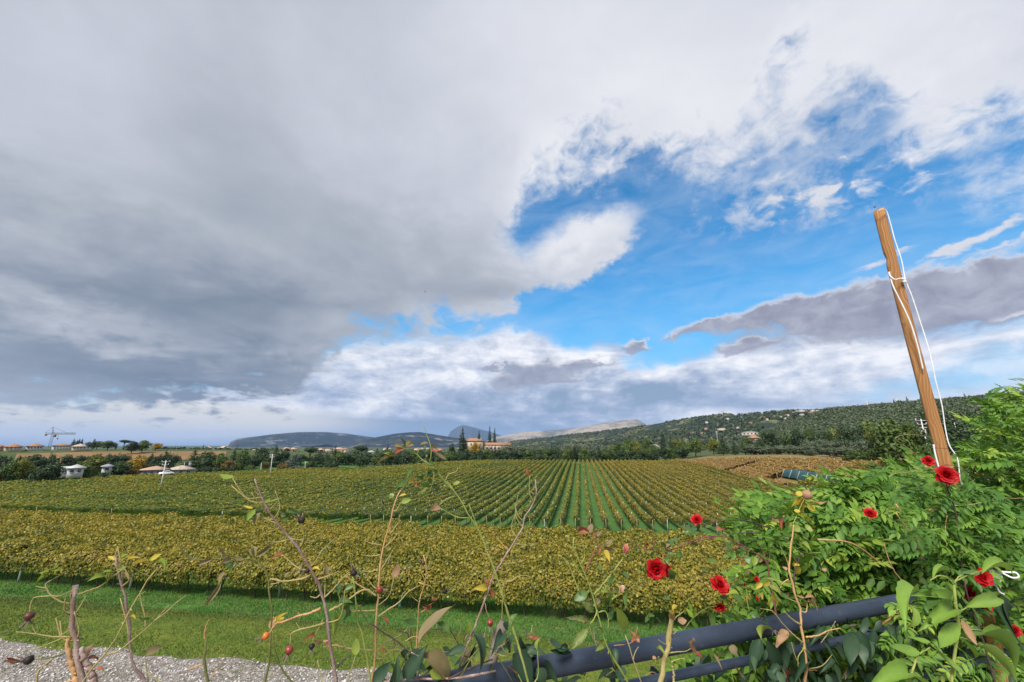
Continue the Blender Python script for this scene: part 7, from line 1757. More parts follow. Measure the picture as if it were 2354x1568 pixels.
        c.leaf(a, b, w, m_)
    c = Plant('rose_shoot', 'thin yellow shoot with small orange leaves crossing the railing left of the thick tan cane', 'rose shoot', k6, -0.14)
    c.stem([(1660, 1620), (1620, 1500), (1580, 1390), (1545, 1260), (1520, 1200)], 18, 8, 'cane_yellow', root=True); c.stem([(1600, 1440), (1585, 1390), (1600, 1330), (1625, 1290)], 12, 6, 'cane_yellow', 'twig')
    for a, b, w, m_ in [((1600, 1215), (1562, 1165), 40, 'rose_leaf_red'), ((1605, 1215), (1632, 1200), 34, 'rose_leaf_red'), ((1600, 1222), (1565, 1245), 34, 'rose_leaf_red'), ((1608, 1225), (1632, 1255), 36, 'rose_leaf_red')]:
        c.leaf(a, b, w, m_)
rose_canes()

def red_roses():
    c = Plant('climbing_rose', 'arching climbing rose with large red blooms hanging over the vineyard, left of the wisteria', 'climbing rose', k7, 0.10)
    c.stem([(1060, 760), (1030, 620), (900, 530), (800, 470), (720, 430), (620, 420), (500, 442), (400, 480), (290, 530), (190, 562), (130, 522), (98, 500)], 26, 7, 'cane_red', root=True, thorns=22)
    for pp, a, b, m_ in [([(1060, 360), (900, 305), (750, 292), (620, 315), (535, 332)], 14, 8, 'cane_dark'), ([(985, 398), (860, 394), (745, 405)], 13, 8, 'cane_dark'), ([(640, 425), (560, 445), (460, 470)], 12, 8, 'cane_red'), ([(205, 562), (208, 580), (190, 640)], 9, 7, 'cane_red'), ([(235, 545), (250, 600), (245, 660)], 9, 6, 'cane_red'), ([(880, 1080), (760, 990), (640, 970), (520, 1010), (420, 1110), (370, 1180)], 10, 9, 'cane_olive'), ([(560, 700), (620, 740), (650, 790)], 8, 8, 'cane_olive'), ([(880, 870), (870, 830), (860, 800)], 10, 8, 'cane_green'), ([(900, 1010), (880, 930), (880, 870)], 12, 10, 'cane_green'), ([(700, 870), (760, 940), (820, 1040)], 8, 8, 'cane_green'), ([(590, 430), (700, 540), (760, 590)], 5, 5, 'cane_dark')]:
        c.stem(pp, a, b, m_, 'twig', seg=7)
    def bl(x, y, r, ax, lab, **k):
        P = c.P((x, y), k.pop('off', None)); return bloom(c.o, P, unit(np.array(ax)), c.W(r, P), 'petal_red', label=lab, **k)
    bl(163, 680, 80, (-0.1, -1, -0.05), 'largest red bloom hanging at the left tip'); bl(250, 690, 46, (0.45, -0.8, 0.2), 'smaller red bloom beside the largest one', openness=0.8)
    bl(487, 297, 46, (-0.4, -0.7, 0.6), 'red bloom at the tip of the upper cane', openness=0.5); bl(665, 805, 74, (0.1, -0.8, 0.6), 'large red bloom in the middle'); bl(662, 972, 44, (-0.3, -0.8, -0.4), 'drooping red bloom low over the railing', openness=0.4); bl(955, 762, 24, (0, -0.8, 0.5), 'small red bloom half hidden in leaves', openness=0.4)
    bl(962, 912, 16, (0, -0.8, 0.5), 'tiny red petals low in the leaves', openness=0.2)
    for x, y, r, ax in ((100, 492, 26, (-0.5, -0.2, 0.8)), (207, 584, 24, (0.1, -0.4, 0.8)), (862, 812, 30, (0, -0.2, 1.0)), (236, 632, 16, (0.4, -.4, .6)), (848, 750, 14, (-.4, -.3, 1))):
        P = c.P((x, y)); o = bloom(c.o, P, unit(np.array(ax)), c.W(r, P), 'petal_red', 0.0, 'closed dark red bud', full=False)
    lv = [((270, 540), (225, 535), 40), ((300, 560), (270, 580), 44), ((330, 550), (350, 590), 46), ((350, 540), (370, 590), 44), ((250, 580), (262, 640), 40), ((270, 680), (290, 780), 66), ((150, 560), (120, 590), 44), ((190, 540), (150, 520), 34), ((240, 520), (215, 480), 40), ((260, 510), (260, 460), 44), ((290, 490), (270, 440), 44), ((330, 470), (310, 430), 44),
          ((340, 420), (330, 385), 46), ((380, 440), (400, 470), 40), ((420, 410), (400, 380), 46), ((450, 390), (480, 350), 46), ((400, 310), (370, 305), 34), ((430, 350), (410, 320), 40), ((500, 370), (460, 330), 50), ((560, 360), (600, 330), 40), ((540, 320), (590, 300), 30), ((440, 480), (490, 490), 40), ((520, 530), (520, 560), 44), ((690, 470), (750, 520), 66), ((830, 450), (830, 490), 44), ((830, 530), (860, 520), 44), ((880, 570), (890, 640), 46), ((560, 610), (640, 620), 40), ((520, 680), (560, 700), 40), ((750, 820), (830, 860), 60), ((770, 880), (860, 960), 66),
          ((600, 1020), (615, 1130), 54), ((700, 1030), (825, 1085), 50), ((650, 920), (720, 900), 40), ((690, 1040), (690, 1110), 46), ((980, 930), (1010, 990), 60), ((940, 1010), (950, 1070), 60), ((150, 1040), (80, 1090), 50), ((110, 1050), (130, 1130), 50), ((170, 1060), (200, 1110), 46), ((230, 900), (280, 930), 44)]
    for a, b, w in lv: c.leaf(a, b, w, 'rose_leaf_green', off=0.10 + rng.normal(0, 0.03), kind='round')
    for a, b, w, m_ in [((520, 335), (490, 350), 46, 'rose_leaf_yellow'), ((640, 370), (690, 360), 40, 'rose_leaf_red'), ((700, 380), (720, 360), 30, 'rose_leaf_red'), ((880, 690), (900, 720), 36, 'dry_leaf'), ((830, 640), (870, 650), 26, 'rose_leaf_red')]: c.leaf(a, b, w, m_)
    # middle shrub with pale yellow leaves
    c = Plant('rose_bush', 'leggy rose bush with yellowing leaves rising through the railing, before the wisteria', 'rose bush', k7, -0.08)
    c.stem([(1330, 1620), (1350, 1450), (1330, 1280), (1305, 1100), (1302, 1000), (1262, 900), (1240, 800), (1212, 700), (1218, 560), (1238, 420), (1245, 330)], 42, 12, 'cane_tan', root=True, thorns=12, seg=11)
    for pp, a, b, m_ in [([(1302, 1010), (1345, 1015), (1352, 950)], 14, 8, 'cane_tan'), ([(1300, 1115), (1230, 1070), (1170, 1010)], 20, 9, 'cane_yellow'), ([(1318, 1258), (1250, 1200), (1180, 1130), (1100, 1030)], 20, 9, 'cane_yellow'), ([(1345, 1215), (1440, 1200), (1530, 1160), (1620, 1145)], 20, 10, 'cane_tan'), ([(1460, 1260), (1520, 1180), (1575, 1090)], 9, 6, 'cane_brown'), ([(1250, 830), (1250, 730), (1300, 560)], 20, 10, 'cane_dark'), ([(1240, 500), (1320, 550), (1420, 570), (1500, 620)], 12, 6, 'cane_dark'), ([(1205, 760), (1160, 790), (1140, 830)], 14, 6, 'cane_tan'), ([(1360, 1470), (1430, 1475)], 12, 5, 'cane_tan'), ([(1230, 430), (1180, 420), (1150, 400)], 9, 5, 'cane_dark'), ([(1245, 360), (1330, 300), (1380, 320)], 10, 5, 'cane_dark'), ([(1330, 1300), (1280, 1380), (1310, 1480)], 12, 8, 'cane_green'), ([(1100, 1035), (1080, 1010), (985, 990)], 9, 5, 'cane_tan'), ([(1240, 330), (1300, 190), (1330, 130)], 10, 6, 'cane_green')]:
        c.stem(pp, a, b, m_, 'twig', seg=8)
    c.hip((1640, 1150), (1680, 1120), 84, 'sepal_dry', label='dried brown seed head beside the railing'); c.hip((1070, 1110), (1090, 1150), 60, 'sepal_dry', label='dried star shaped flower on the railing'); c.hip((985, 990), (990, 1010), 50, 'sepal_dry'); c.hip((1340, 130), (1350, 100), 90, 'dry_leaf', label='withered brown flower head at the top')
    P = c.P((1392, 360)); bloom(c.o, P, unit(np.array([0.2, -0.9, 0.3])), c.W(24, P), 'petal_red', 0.2, 'little dark red bloom', full=False)
    for a, b, w, m_, k in [((1240, 640), (1270, 712), 70, 'rose_leaf_yellow', 'round'), ((1250, 650), (1300, 645), 26, 'rose_leaf_yellow', 'rose'), ((1130, 780), (1000, 745), 30, 'rose_leaf_lime', 'lance'), ((1120, 775), (1170, 790), 20, 'rose_leaf_lime', 'lance'), ((1060, 780), (1000, 810), 40, 'rose_leaf_yellow', 'rose'), ((1000, 790), (945, 838), 34, 'rose_leaf_yellow', 'rose'), ((1075, 900), (1140, 960), 74, 'rose_leaf_yellow', 'round'), ((1080, 930), (1050, 960), 50, 'rose_leaf_yellow', 'round'), ((1080, 810), (1110, 870), 70, 'rose_leaf_lime', 'round'),
                        ((960, 880), (950, 905), 36, 'rose_leaf_yellow', 'round'), ((990, 880), (1000, 900), 36, 'rose_leaf_yellow', 'round'), ((1250, 890), (1340, 915), 50, 'dry_leaf', 'lance'), ((1340, 900), (1440, 912), 40, 'dry_leaf', 'lance'), ((1360, 930), (1438, 972), 40, 'dry_leaf', 'lance'), ((1220, 880), (1200, 900), 30, 'dry_leaf', 'rose'), ((1300, 900), (1340, 960), 60, 'rose_leaf_lime', 'rose'), ((1200, 900), (1130, 880), 50, 'rose_leaf_green', 'rose'),
                        ((1190, 310), (1120, 260), 50, 'rose_leaf_green', 'round'), ((1180, 250), (1095, 240), 36, 'rose_leaf_green', 'rose'), ((1230, 320), (1180, 350), 50, 'rose_leaf_lime', 'round'), ((1250, 330), (1290, 390), 60, 'rose_leaf_lime', 'round'), ((1260, 400), (1290, 440), 36, 'rose_leaf_lime', 'round'), ((1320, 420), (1370, 430), 40, 'rose_leaf_lime', 'round'), ((1250, 220), (1300, 230), 40, 'rose_leaf_yellow', 'round'), ((1240, 170), (1340, 185), 34, 'rose_leaf_yellow', 'round'), ((1300, 250), (1360, 280), 44, 'rose_leaf_yellow', 'round'), ((1350, 280), (1400, 310), 40, 'rose_leaf_yellow', 'round'),
                        ((1140, 280), (1150, 340), 40, 'rose_leaf_red', 'rose'), ((1110, 300), (1060, 260), 36, 'dry_leaf', 'rose'), ((1380, 160), (1500, 178), 34, 'dry_leaf', 'lance'), ((1290, 110), (1290, 70), 50, 'rose_leaf_yellow', 'round'), ((1360, 160), (1410, 220), 60, 'rose_leaf_yellow', 'round'), ((1320, 130), (1350, 160), 50, 'dry_leaf', 'round'), ((1200, 470), (1180, 440), 40, 'rose_leaf_green', 'round'), ((1280, 580), (1320, 600), 50, 'rose_leaf_green', 'round'), ((1250, 590), (1260, 630), 60, 'dry_leaf', 'rose'), ((1480, 670), (1500, 700), 40, 'dry_leaf', 'rose'), ((1170, 660), (1190, 690), 40, 'dry_leaf', 'rose'),
                        ((1260, 300), (1310, 310), 40, 'rose_leaf_green', 'round'), ((1210, 280), (1170, 300), 40, 'rose_leaf_green', 'round'), ((1340, 330), (1390, 390), 44, 'rose_leaf_lime', 'round'), ((1300, 480), (1370, 500), 50, 'rose_leaf_lime', 'rose')]:
        c.leaf(a, b, w, m_, k)
    # red rose climbing the post
    c = Plant('climbing_rose', 'red climbing rose tied up the wooden post, its biggest round bloom before the timber', 'climbing rose', k8, -0.10)
    c.stem([(870, 1300), (800, 1100), (770, 900), (760, 760), (735, 650), (700, 560), (690, 520), (640, 440)], 14, 6, 'cane_dark', root=True, thorns=8)
    for pp, a, b, m_ in [([(740, 650), (850, 640), (960, 610), (1060, 612), (1110, 608)], 7, 4, 'cane_yellow'), ([(700, 560), (780, 470), (850, 440)], 7, 4, 'cane_dark'), ([(550, 390), (480, 340), (430, 300), (470, 282), (560, 282), (640, 310), (660, 340)], 4, 3, 'cane_yellow'), ([(400, 500), (420, 485), (520, 472), (600, 450)], 5, 3, 'cane_yellow'), ([(700, 860), (690, 780), (700, 700)], 8, 5, 'cane_tan'), ([(480, 1060), (420, 980), (380, 880), (370, 840)], 7, 5, 'cane_tan'), ([(720, 355), (660, 350), (620, 350)], 4, 3, 'cane_dark')]:
        c.stem(pp, a, b, m_, 'twig', seg=6)
    def bp(x, y, r, ax, lab, off=-0.12, **k):
        P = c.P((x, y), off); return bloom(c.o, P, unit(np.array(ax)), c.W(r, P), 'petal_red', label=lab, **k)
    bp(695, 490, 54, (-0.45, -0.85, 0.2), 'big round red bloom before the timber'); bp(600, 418, 32, (-0.4, -0.8, 0.3), 'red bloom left of the timber', openness=0.7); bp(298, 692, 34, (-0.3, -0.6, 0.7), 'ragged red bloom in the wisteria leaves', off=0.0, openness=0.4); bp(880, 1022, 50, (-0.2, -0.9, 0.2), 'red bloom at the knot of the cord', off=-0.2, openness=0.6); bp(820, 1105, 48, (-0.2, -0.9, -0.2), 'red bloom low behind the big green leaves', off=-0.05, openness=0.7); bp(1052, 1300, 34, (0, -0.9, 0.3), 'red bloom near the right edge', openness=0.5); bp(910, 1180, 26, (0, -0.9, 0.2), 'small red bloom under the big leaves', openness=0.4)
    for i in range(46):
        x = rng.uniform(540, 900); y = rng.uniform(370, 960); q = rng.uniform(-0.15, 0.05)
        if abs(x - (600 + (y - 380) * 0.42)) > 170: continue
        a = rng.uniform(0, 6.28); L = rng.uniform(28, 46)
        c.leaf((x, y), (x + L * math.cos(a), y + L * math.sin(a) * 0.8), L * 0.62, ['rose_leaf_green', 'rose_leaf_green', 'clematis_leaf', 'rose_leaf_lime', 'dry_leaf'][int(rng.integers(5)) if i % 3 == 0 else 0], 'round', off=q)
red_roses()

def broad_plant():
    c = Plant('leafy_shrub', 'leafy shoot with big serrated bright green leaves in the bottom right corner', 'shrub', k8, -0.42)
    c.stem([(728, 1620), (738, 1430), (760, 1280), (746, 1180), (735, 1060)], 24, 15, 'cane_green', root=True)
    for pp, a, b in [([(735, 1062), (705, 1028), (650, 1015), (612, 1040)], 13, 8), ([(480, 1640), (520, 1510), (550, 1430), (612, 1388)], 18, 9), ([(740, 1175), (770, 1195), (800, 1180)], 10, 7), ([(738, 1050), (760, 1020), (780, 1010)], 11, 6), ([(740, 1045), (790, 1020), (880, 988)], 10, 6), ([(755, 1275), (800, 1290), (880, 1298)], 10, 6), ([(745, 1330), (800, 1345), (870, 1372)], 10, 6), ([(550, 1430), (540, 1410)], 9, 6), ([(740, 1180), (735, 1150)], 9, 6), ([(518, 1515), (514, 1505)], 8, 6)]:
        c.stem(pp, a, b, 'cane_green', 'twig', seg=8)
    for a, b, w, m_ in [((882, 988), (1048, 940), 58, 'broad_leaf'), ((732, 1140), (556, 1100), 60, 'broad_leaf'), ((545, 1070), (448, 1205), 84, 'broad_leaf'), ((520, 1172), (522, 1302), 56, 'broad_leaf'), ((745, 1175), (592, 1262), 88, 'broad_leaf'), ((712, 985), (614, 990), 38, 'broad_leaf'), ((868, 998), (768, 1014), 44, 'rose_leaf_green'), ((798, 1175), (1002, 1120), 84, 'broad_leaf'), ((748, 1268), (648, 1412), 82, 'broad_leaf'), ((612, 1362), (488, 1340), 36, 'broad_leaf'),
                        ((552, 1415), (384, 1388), 66, 'broad_leaf'), ((618, 1385), (792, 1550), 90, 'broad_leaf'), ((880, 1298), (1105, 1440), 62, 'broad_leaf'), ((868, 1370), (1070, 1545), 72, 'broad_leaf'), ((514, 1508), (322, 1560), 104, 'broad_leaf'), ((508, 1525), (625, 1600), 92, 'broad_leaf'), ((775, 1342), (862, 1438), 76, 'broad_leaf'), ((772, 1238), (852, 1378), 42, 'dry_leaf'), ((836, 1322), (890, 1290), 54, 'rose_leaf_green'), ((556, 1040), (618, 1090), 76, 'rose_leaf_green'), ((640, 1110), (610, 1200), 64, 'rose_leaf_green'), ((600, 1240), (640, 1290), 50, 'rose_leaf_green')]:
        c.leaf(a, b, w, m_, 'rose', roll=rng.normal(0, 0.12), tipoff=rng.normal(0.0, 0.015))
broad_plant()

def clematis():
    c = Plant('evergreen_clematis', 'evergreen climber with long dark glossy leaves wound round the railing', 'climber', k5, -0.05)
    c.stem([(1120, 1600), (1300, 1560), (1500, 1540), (1700, 1545), (1900, 1520), (2100, 1480)], 22, 16, 'cane_brown', root=True)
    for pp, a, b, m_ in [([(1118, 1108), (1190, 1160), (1300, 1230), (1430, 1335)], 12, 12, 'cane_dark'), ([(1300, 1240), (1305, 1290), (1255, 1310)], 8, 6, 'cane_dark'), ([(1430, 1335), (1500, 1360), (1560, 1330)], 10, 8, 'cane_brown'), ([(1490, 1360), (1500, 1450), (1480, 1600)], 9, 9, 'cane_brown'), ([(1220, 1130), (1190, 1155)], 7, 4, 'cane_dark')]:
        c.stem(pp, a, b, m_, 'vine_stem', seg=6)
    for a, b, w, m_, k in [((1490, 1262), (1762, 936), 150, 'rose_leaf_dull', 'lance'), ((1535, 1345), (1790, 1575), 160, 'rose_leaf_dull', 'lance'), ((1130, 1575), (1290, 1395), 112, 'clematis_leaf', 'lance'), ((1290, 1600), (1335, 1390), 96, 'clematis_leaf', 'lance'), ((1380, 1560), (1565, 1262), 140, 'clematis_leaf', 'lance'), ((1450, 1430), (1490, 1265), 100, 'clematis_leaf', 'lance'), ((1640, 1100), (1758, 1198), 60, 'rose_leaf_green', 'lance'), ((1690, 1390), (1795, 1295), 76, 'clematis_leaf', 'lance'), ((1580, 1480), (1700, 1540), 80, 'rose_leaf_lime', 'lance'), ((1420, 1300), (1360, 1420), 70, 'clematis_leaf', 'lance')]:
        c.leaf(a, b, w, m_, k)
    for pp, a, b, m_ in [([(215, 1545), (370, 1310), (480, 1310), (560, 1440), (640, 1568)], 12, 9, 'cane_olive'), ([(40, 1590), (250, 1480), (480, 1390)], 16, 10, 'cane_dark'), ([(480, 1320), (600, 1240), (620, 1180)], 9, 5, 'cane_brown'), ([(720, 1140), (745, 1170), (735, 1240)], 7, 4, 'cane_dark'), ([(760, 1200), (800, 1170), (825, 1150)], 8, 4, 'cane_red'), ([(250, 1260), (262, 1200), (300, 1170)], 9, 6, 'cane_dark'), ([(780, 1190), (790, 1120)], 7, 4, 'cane_tan')]:
        c.stem(pp, a, b, m_, 'vine_stem', g=k6, seg=6)
    for a, b, w, m_ in [((640, 1345), (810, 1590), 200, 'clematis_leaf'), ((335, 1170), (425, 1490), 84, 'clematis_leaf'), ((610, 1335), (645, 1165), 92, 'clematis_leaf'), ((560, 1180), (478, 1335), 84, 'clematis_leaf'), ((690, 1215), (765, 1335), 64, 'clematis_leaf'), ((925, 1250), (1055, 1330), 110, 'clematis_leaf'), ((1000, 1345), (1100, 1275), 60, 'clematis_leaf'), ((878, 1388), (985, 1590), 76, 'clematis_leaf'), ((828, 1460), (905, 1590), 112, 'clematis_leaf'), ((740, 1345), (910, 1325), 84, 'clematis_leaf'), ((930, 1320), (1120, 1340), 50, 'clematis_leaf'), ((1480, 1450), (1505, 1600), 96, 'clematis_leaf'), ((1440, 1300), (1455, 1450), 60, 'clematis_leaf'), ((840, 1225), (745, 1215), 30, 'rose_leaf_red'), ((600, 1090), (580, 1180), 60, 'clematis_leaf'), ((780, 1300), (860, 1260), 60, 'clematis_leaf')]:
        c.leaf(a, b, w, m_, 'lance', g=k6)
    for a, b, w, m_ in [((990, 1228), (895, 1490), 108, 'clematis_leaf'), ((1040, 1232), (1165, 1510), 116, 'clematis_leaf'), ((1700, 1170), (1675, 1450), 140, 'clematis_leaf'), ((1765, 1160), (1850, 1430), 110, 'clematis_leaf'), ((985, 1215), (1050, 1095), 66, 'rose_leaf_lime'), ((760, 1285), (815, 1390), 70, 'rose_leaf_dull'), ((440, 1260), (475, 1340), 44, 'dry_leaf'), ((480, 1340), (545, 1410), 56, 'rose_leaf_red'), ((770, 1430), (870, 1580), 50, 'rose_leaf_dull'), ((650, 1360), (660, 1420), 44, 'rose_leaf_dull'), ((1000, 1090), (1050, 1100), 60, 'clematis_leaf')]:
        c.leaf(a, b, w, m_, 'lance', g=k7, off=-0.06)
    # dense dark leaves where the climber hides the left end of the rail
    for i in range(70):
        px = rng.uniform(860, 1420); py = rng.uniform(np.interp(px, [860, 1000, 1150, 1420], [1535, 1490, 1470, 1500]), 1600)
        a = rng.uniform(0.2, 2.9); L = rng.uniform(26, 60)
        c.leaf((px, py), (px + L * math.cos(a), py + L * math.sin(a)), L * rng.uniform(0.34, 0.5), 'clematis_leaf' if i % 8 else 'rose_leaf_green', 'lance', g=kf, off=rng.uniform(-0.05, 0.2))
    for i in range(26):
        px = rng.uniform(880, 1500); py = rng.uniform(1470, 1560); a = rng.uniform(-2.9, -0.2); L = rng.uniform(40, 110); b_ = a + rng.normal(0, 0.8)
        c.stem([(px, py), (px + L * .5 * math.cos(a), py + L * .5 * math.sin(a) * .7), (px + L * .5 * math.cos(a) + L * .5 * math.cos(b_), py + L * .5 * math.sin(a) * .7 + L * .4 * math.sin(b_))], 2.8, 1.5, ['cane_dark', 'cane_tan', 'cane_brown', 'cane_yellow'][i % 4], 'vine_stem', g=kf, seg=5, off=rng.uniform(-.03, .15))
    for i in range(64):
        px = rng.uniform(1730, 2090); py = np.interp(px, [1080, 2060, 2350], [1560, 1390, 1340]) + rng.uniform(42, 210)
        a = rng.normal(1.5, 0.6); L = rng.uniform(34, 60)
        c.leaf((px, py), (px + L * math.cos(a), py + L * math.sin(a)), L * rng.uniform(0.34, 0.46), 'clematis_leaf', 'lance', g=kf, off=rng.uniform(-0.08, -0.03))
    # hanging leaves along and under the railing, on both sides
    for i in range(170):
        px = rng.uniform(1080, 2330); base = np.interp(px, [1080, 2060, 2350], [1560, 1390, 1340])
        py = base + rng.uniform(10, 210)
        if py > 1610: continue
        q = rng.choice([0.08, 0.14, 0.22, -0.06 if px > 1740 else 0.3, -0.06 if px > 1740 else 0.2]) + rng.normal(0, 0.02)
        if px < 1600 and rng.random() < 0.55: continue
        a = rng.normal(1.57, 0.7); L = rng.uniform(36, 66)
        c.leaf((px, py), (px + L * math.cos(a), py + L * math.sin(a)), L * rng.uniform(0.3, 0.42), 'clematis_leaf' if i % 9 else 'dry_leaf', 'lance', g=kf, off=q)
clematis()

# ------------------------------------------------------------------ wisteria
def wisteria():
    poly = np.array([(1650, 1187), (1720, 1178), (1780, 1150), (1850, 1128), (1905, 1105), (1960, 1078), (2040, 1080), (2110, 1058), (2165, 1052), (2215, 1034), (2248, 1000), (2238, 962), (2278, 932), (2272, 900), (2318, 888), (2354, 874), (2460, 850), (2460, 1660), (1560, 1660), (1600, 1520), (1690, 1450), (1745, 1380), (1740, 1260), (1690, 1215)], float)
    def inside(x, y):
        r = False
        for i in range(len(poly)):
            a, b = poly[i], poly[i - 1]
            if (a[1] > y) != (b[1] > y) and x < (b[0] - a[0]) * (y - a[1]) / (b[1] - a[1]) + a[0]: r = not r
        return r
    # templates: feather leaf 0.26 m long, pairs of leaflets along an arching stalk
    temps = []
    for k in range(5):
        mb = MB(); n = 6 + k % 2; L = 1.0
        t = np.linspace(0, 1, 7); stalk = np.stack([t * 0.0, t, -(0.18 + 0.1 * k) * t ** 2], 1)
        mb.tube(stalk, np.linspace(0.009, 0.004, 7), 3, tint=0.7)
        Cs, Us, Ns, Ls = [], [], [], []
        for i in range(n):
            s = 0.2 + 0.75 * i / (n - 1); y = s; z = -(0.18 + 0.1 * k) * s * s
            for d in (-1, 1):
                a = R(56 + rng.normal(0, 7) - 12 * s); Cs.append((0, y, z)); Us.append((d * math.sin(a), math.cos(a), -0.25 - 0.25 * rng.random())); Ns.append((rng.normal(0, .2), rng.normal(0, .2), 1)); Ls.append(0.29 * (1 - 0.35 * abs(s - 0.45)))
        Cs.append((0, 1, stalk[-1][2])); Us.append((0, 1, -0.5)); Ns.append((0, 0.3, 1)); Ls.append(0.26)
        C, U, N, Ls = np.array(Cs), unit(np.array(Us)), unit(np.array(Ns)), np.array(Ls)
        S = unit(np.cross(N, U)); N2 = np.cross(U, S); W = Ls * 0.40
        V = []; F = []
        for i in range(len(C)):
            m1, m2_ = C[i] + U[i] * Ls[i] * 0.3, C[i] + U[i] * Ls[i] * 0.65
            b = len(V); f = N2[i] * W[i] * 0.16; dr = -np.array([0, 0, 1]) * Ls[i] * 0.06
            V += [C[i], m1 + S[i] * W[i] * .5 + f, m2_ + S[i] * W[i] * .42 + f, C[i] + U[i] * Ls[i] + dr, m2_ - S[i] * W[i] * .42 + f, m1 - S[i] * W[i] * .5 + f, m1, m2_]
            F += [(b, b + 1, b + 6, b + 6), ]
            F[-1] = (b, b + 1, b + 2, b + 7); F += [(b, b + 7, b + 4, b + 5)]
        tint = np.repeat(np.clip(rng.normal(0.5, 0.12, len(C)), 0, 1), 8)
        V = np.array(V); T3 = np.array([(8 * i + 2, 8 * i + 3, 8 * i + 7) for i in range(len(C))] + [(8 * i + 7, 8 * i + 3, 8 * i + 4) for i in range(len(C))])
        mb.add(V, np.array(F), T3, tint=tint)
        temps.append(mb)
    meshes = [m_.mesh('leaf', MATS['wisteria_leaf']) for m_ in temps]
    root = at_rail(2100, 1560, 0.3); root[2] = CAM_H - 1.6
    o = empty('wisteria', root); tag(o, 'big bright green wisteria with feathery leaves spilling over the railing at the right', 'wisteria')
    items = []
    tries = 0
    while len(items) < 3700 and tries < 50000:
        tries += 1
        px, py = rng.uniform(1560, 2460), rng.uniform(850, 1660)
        if not inside(px, py): continue
        top = np.interp(px, [1650, 1780, 1905, 2040, 2165, 2240, 2320, 2460], [1187, 1150, 1105, 1080, 1050, 980, 888, 850])
        dd = py - top
        q = 0.16 + 0.9 * rng.random() ** 1.7 + 0.0012 * max(0, 120 - dd)
        if py > 1450: q = rng.uniform(0.2, 0.9)
        P = at_rail(px, py, q)
        if fbm(P[0] * 5.2, P[1] * 5.2, P[2] * 5.2 + 40, o=2) < 0.41: continue
        L = rng.uniform(0.11, 0.22) * (1.0 if q < 0.8 else 1.2)
        U = unit(np.array([-0.55 + rng.normal(0, 0.55), -0.35 + rng.normal(0, 0.45), 0.12 + rng.normal(0, 0.35) + (0.25 if dd < 40 else 0)]))
        # keep the leaf base inside the mass
        A = P - U * L * 0.55
        N = unit(np.array([rng.normal(0, 0.35), -0.45 + rng.normal(0, 0.3), 1.0]))
        X = unit(np.cross(U, N)); N = np.cross(X, U)
        items.append((q, A, U, X, N, L, int(rng.integers(5)), dd))
    for i in range(130):            # sprays round the foot of the timber post, before and behind it
        py = rng.uniform(1108, 1310); px = np.interp(py, [1060, 1300], [2170, 2262]) + rng.normal(0, 55)
        P = at_rail(px, py, rng.uniform(-0.12, -0.02)); L = rng.uniform(0.10, 0.17)
        U = unit(np.array([-0.5 + rng.normal(0, 0.7), -0.3 + rng.normal(0, 0.4), 0.0 + rng.normal(0, 0.4)])); N = unit(np.array([rng.normal(0, 0.35), -0.5 + rng.normal(0, 0.3), 1.0])); X = unit(np.cross(U, N)); N = np.cross(X, U)
        items.append((0.05 + 0.1 * rng.random(), P - U * L * 0.5, U, X, N, L, int(rng.integers(5)), 100))
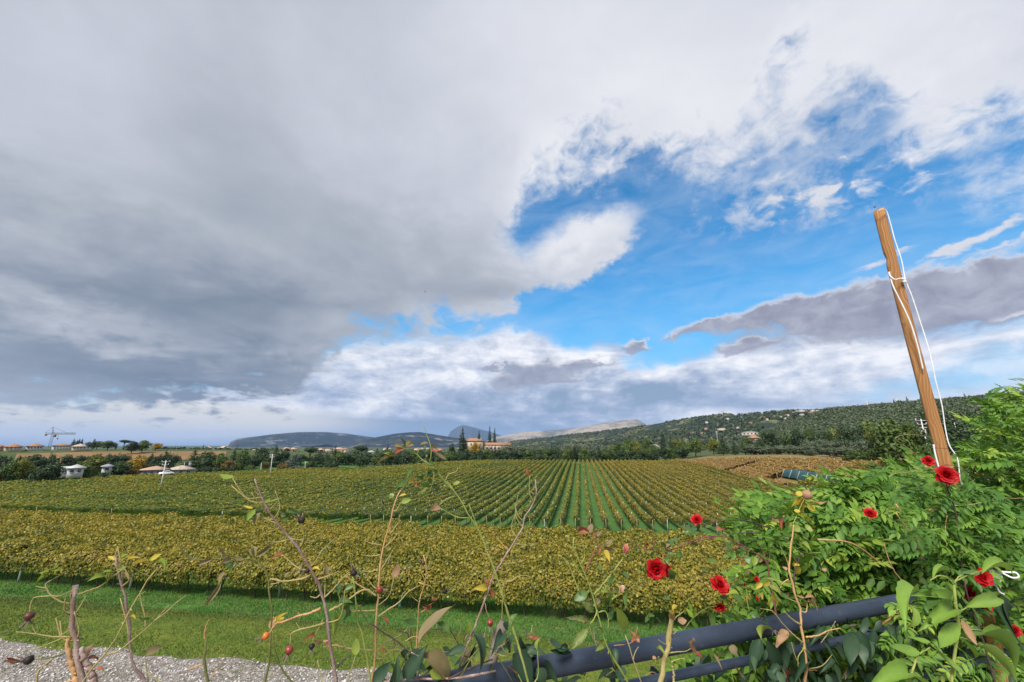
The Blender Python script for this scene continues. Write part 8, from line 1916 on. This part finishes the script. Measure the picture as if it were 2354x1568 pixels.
    for i in range(85):            # sprays that swallow the right end of the rail
        px = rng.uniform(2040, 2380); py = np.interp(px, [2060, 2350], [1390, 1335]) + 230 * rng.random() ** 1.6 - 25
        P = at_rail(px, py, rng.uniform(-0.11, -0.03)); L = rng.uniform(0.08, 0.14)
        U = unit(np.array([-0.5 + rng.normal(0, 0.7), -0.2 + rng.normal(0, 0.4), -0.2 + rng.normal(0, 0.4)])); N = unit(np.array([rng.normal(0, 0.35), -0.5 + rng.normal(0, 0.3), 1.0])); X = unit(np.cross(U, N)); N = np.cross(X, U)
        items.append((0.1 + 0.2 * rng.random(), P - U * L * 0.5, U, X, N, L, int(rng.integers(5)), 100))
    items.sort(key=lambda i: i[0])
    st = MB()
    pts_own = items[:300]
    for q, A, U, X, N, L, k, dd in items[:290]:
        b = obj('leaf', meshes[k], o)
        D_ = A - np.array(o.location)
        b.matrix_basis = Matrix(((X[0] * L, U[0] * L, N[0] * L, D_[0]), (X[1] * L, U[1] * L, N[1] * L, D_[1]), (X[2] * L, U[2] * L, N[2] * L, D_[2]), (0, 0, 0, 1)))
    for q, A, U, X, N, L, k, dd in items[290:]:
        m_ = temps[k]; V = np.concatenate(m_.V); T = np.concatenate(m_.T)
        M3 = np.stack([X, U, N], 1) * L
        W = V @ M3.T + (A - np.array(o.location)); off = st.n
        st.add(W, *[np.concatenate(m_.F[kk]) for kk in sorted(m_.F)], tint=np.clip(T + rng.normal(0, 0.17), 0, 1))
    f = st.build('foliage', MATS['wisteria_leaf'], o); f['kind'] = 'stuff'
    # woody and green stems inside
    for i in range(16):
        px, py = rng.uniform(1800, 2340), rng.uniform(1100, 1350)
        top = np.interp(px, [1650, 1780, 1905, 2040, 2165, 2240, 2320, 2460], [1187, 1150, 1105, 1080, 1050, 980, 888, 850])
        P1 = at_rail(px, max(py, top + 40), rng.uniform(0.45, 0.9)); b = root + np.array([rng.normal(0, 0.3), rng.normal(0, 0.15), 0])
        mid = (b + P1) / 2 + rng.normal(0, 0.12, 3)
        mb = MB(); C = smooth_path([b, mid, P1], 14) - np.array(o.location); mb.tube(C, np.linspace(0.010, 0.0025, 14), 6); mb.build('stem', MATS['cane_olive' if i % 2 else 'cane_dark'], o, smooth=True)
    for a in ([(1910, 1600), (2010, 1450), (2075, 1400), (2120, 1320), (2105, 1230), (2060, 1160)], [(1880, 1240), (1960, 1250), (2030, 1300)], [(2060, 1180), (2100, 1240), (2140, 1330)]):
        P = np.array([at_rail(px, py, 0.13) for px, py in a]) - np.array(o.location); mb = MB(); mb.tube(smooth_path(P, 24), 0.0035, 6); mb.build('stem', MATS['cane_tan'], o, smooth=True)
wisteria()
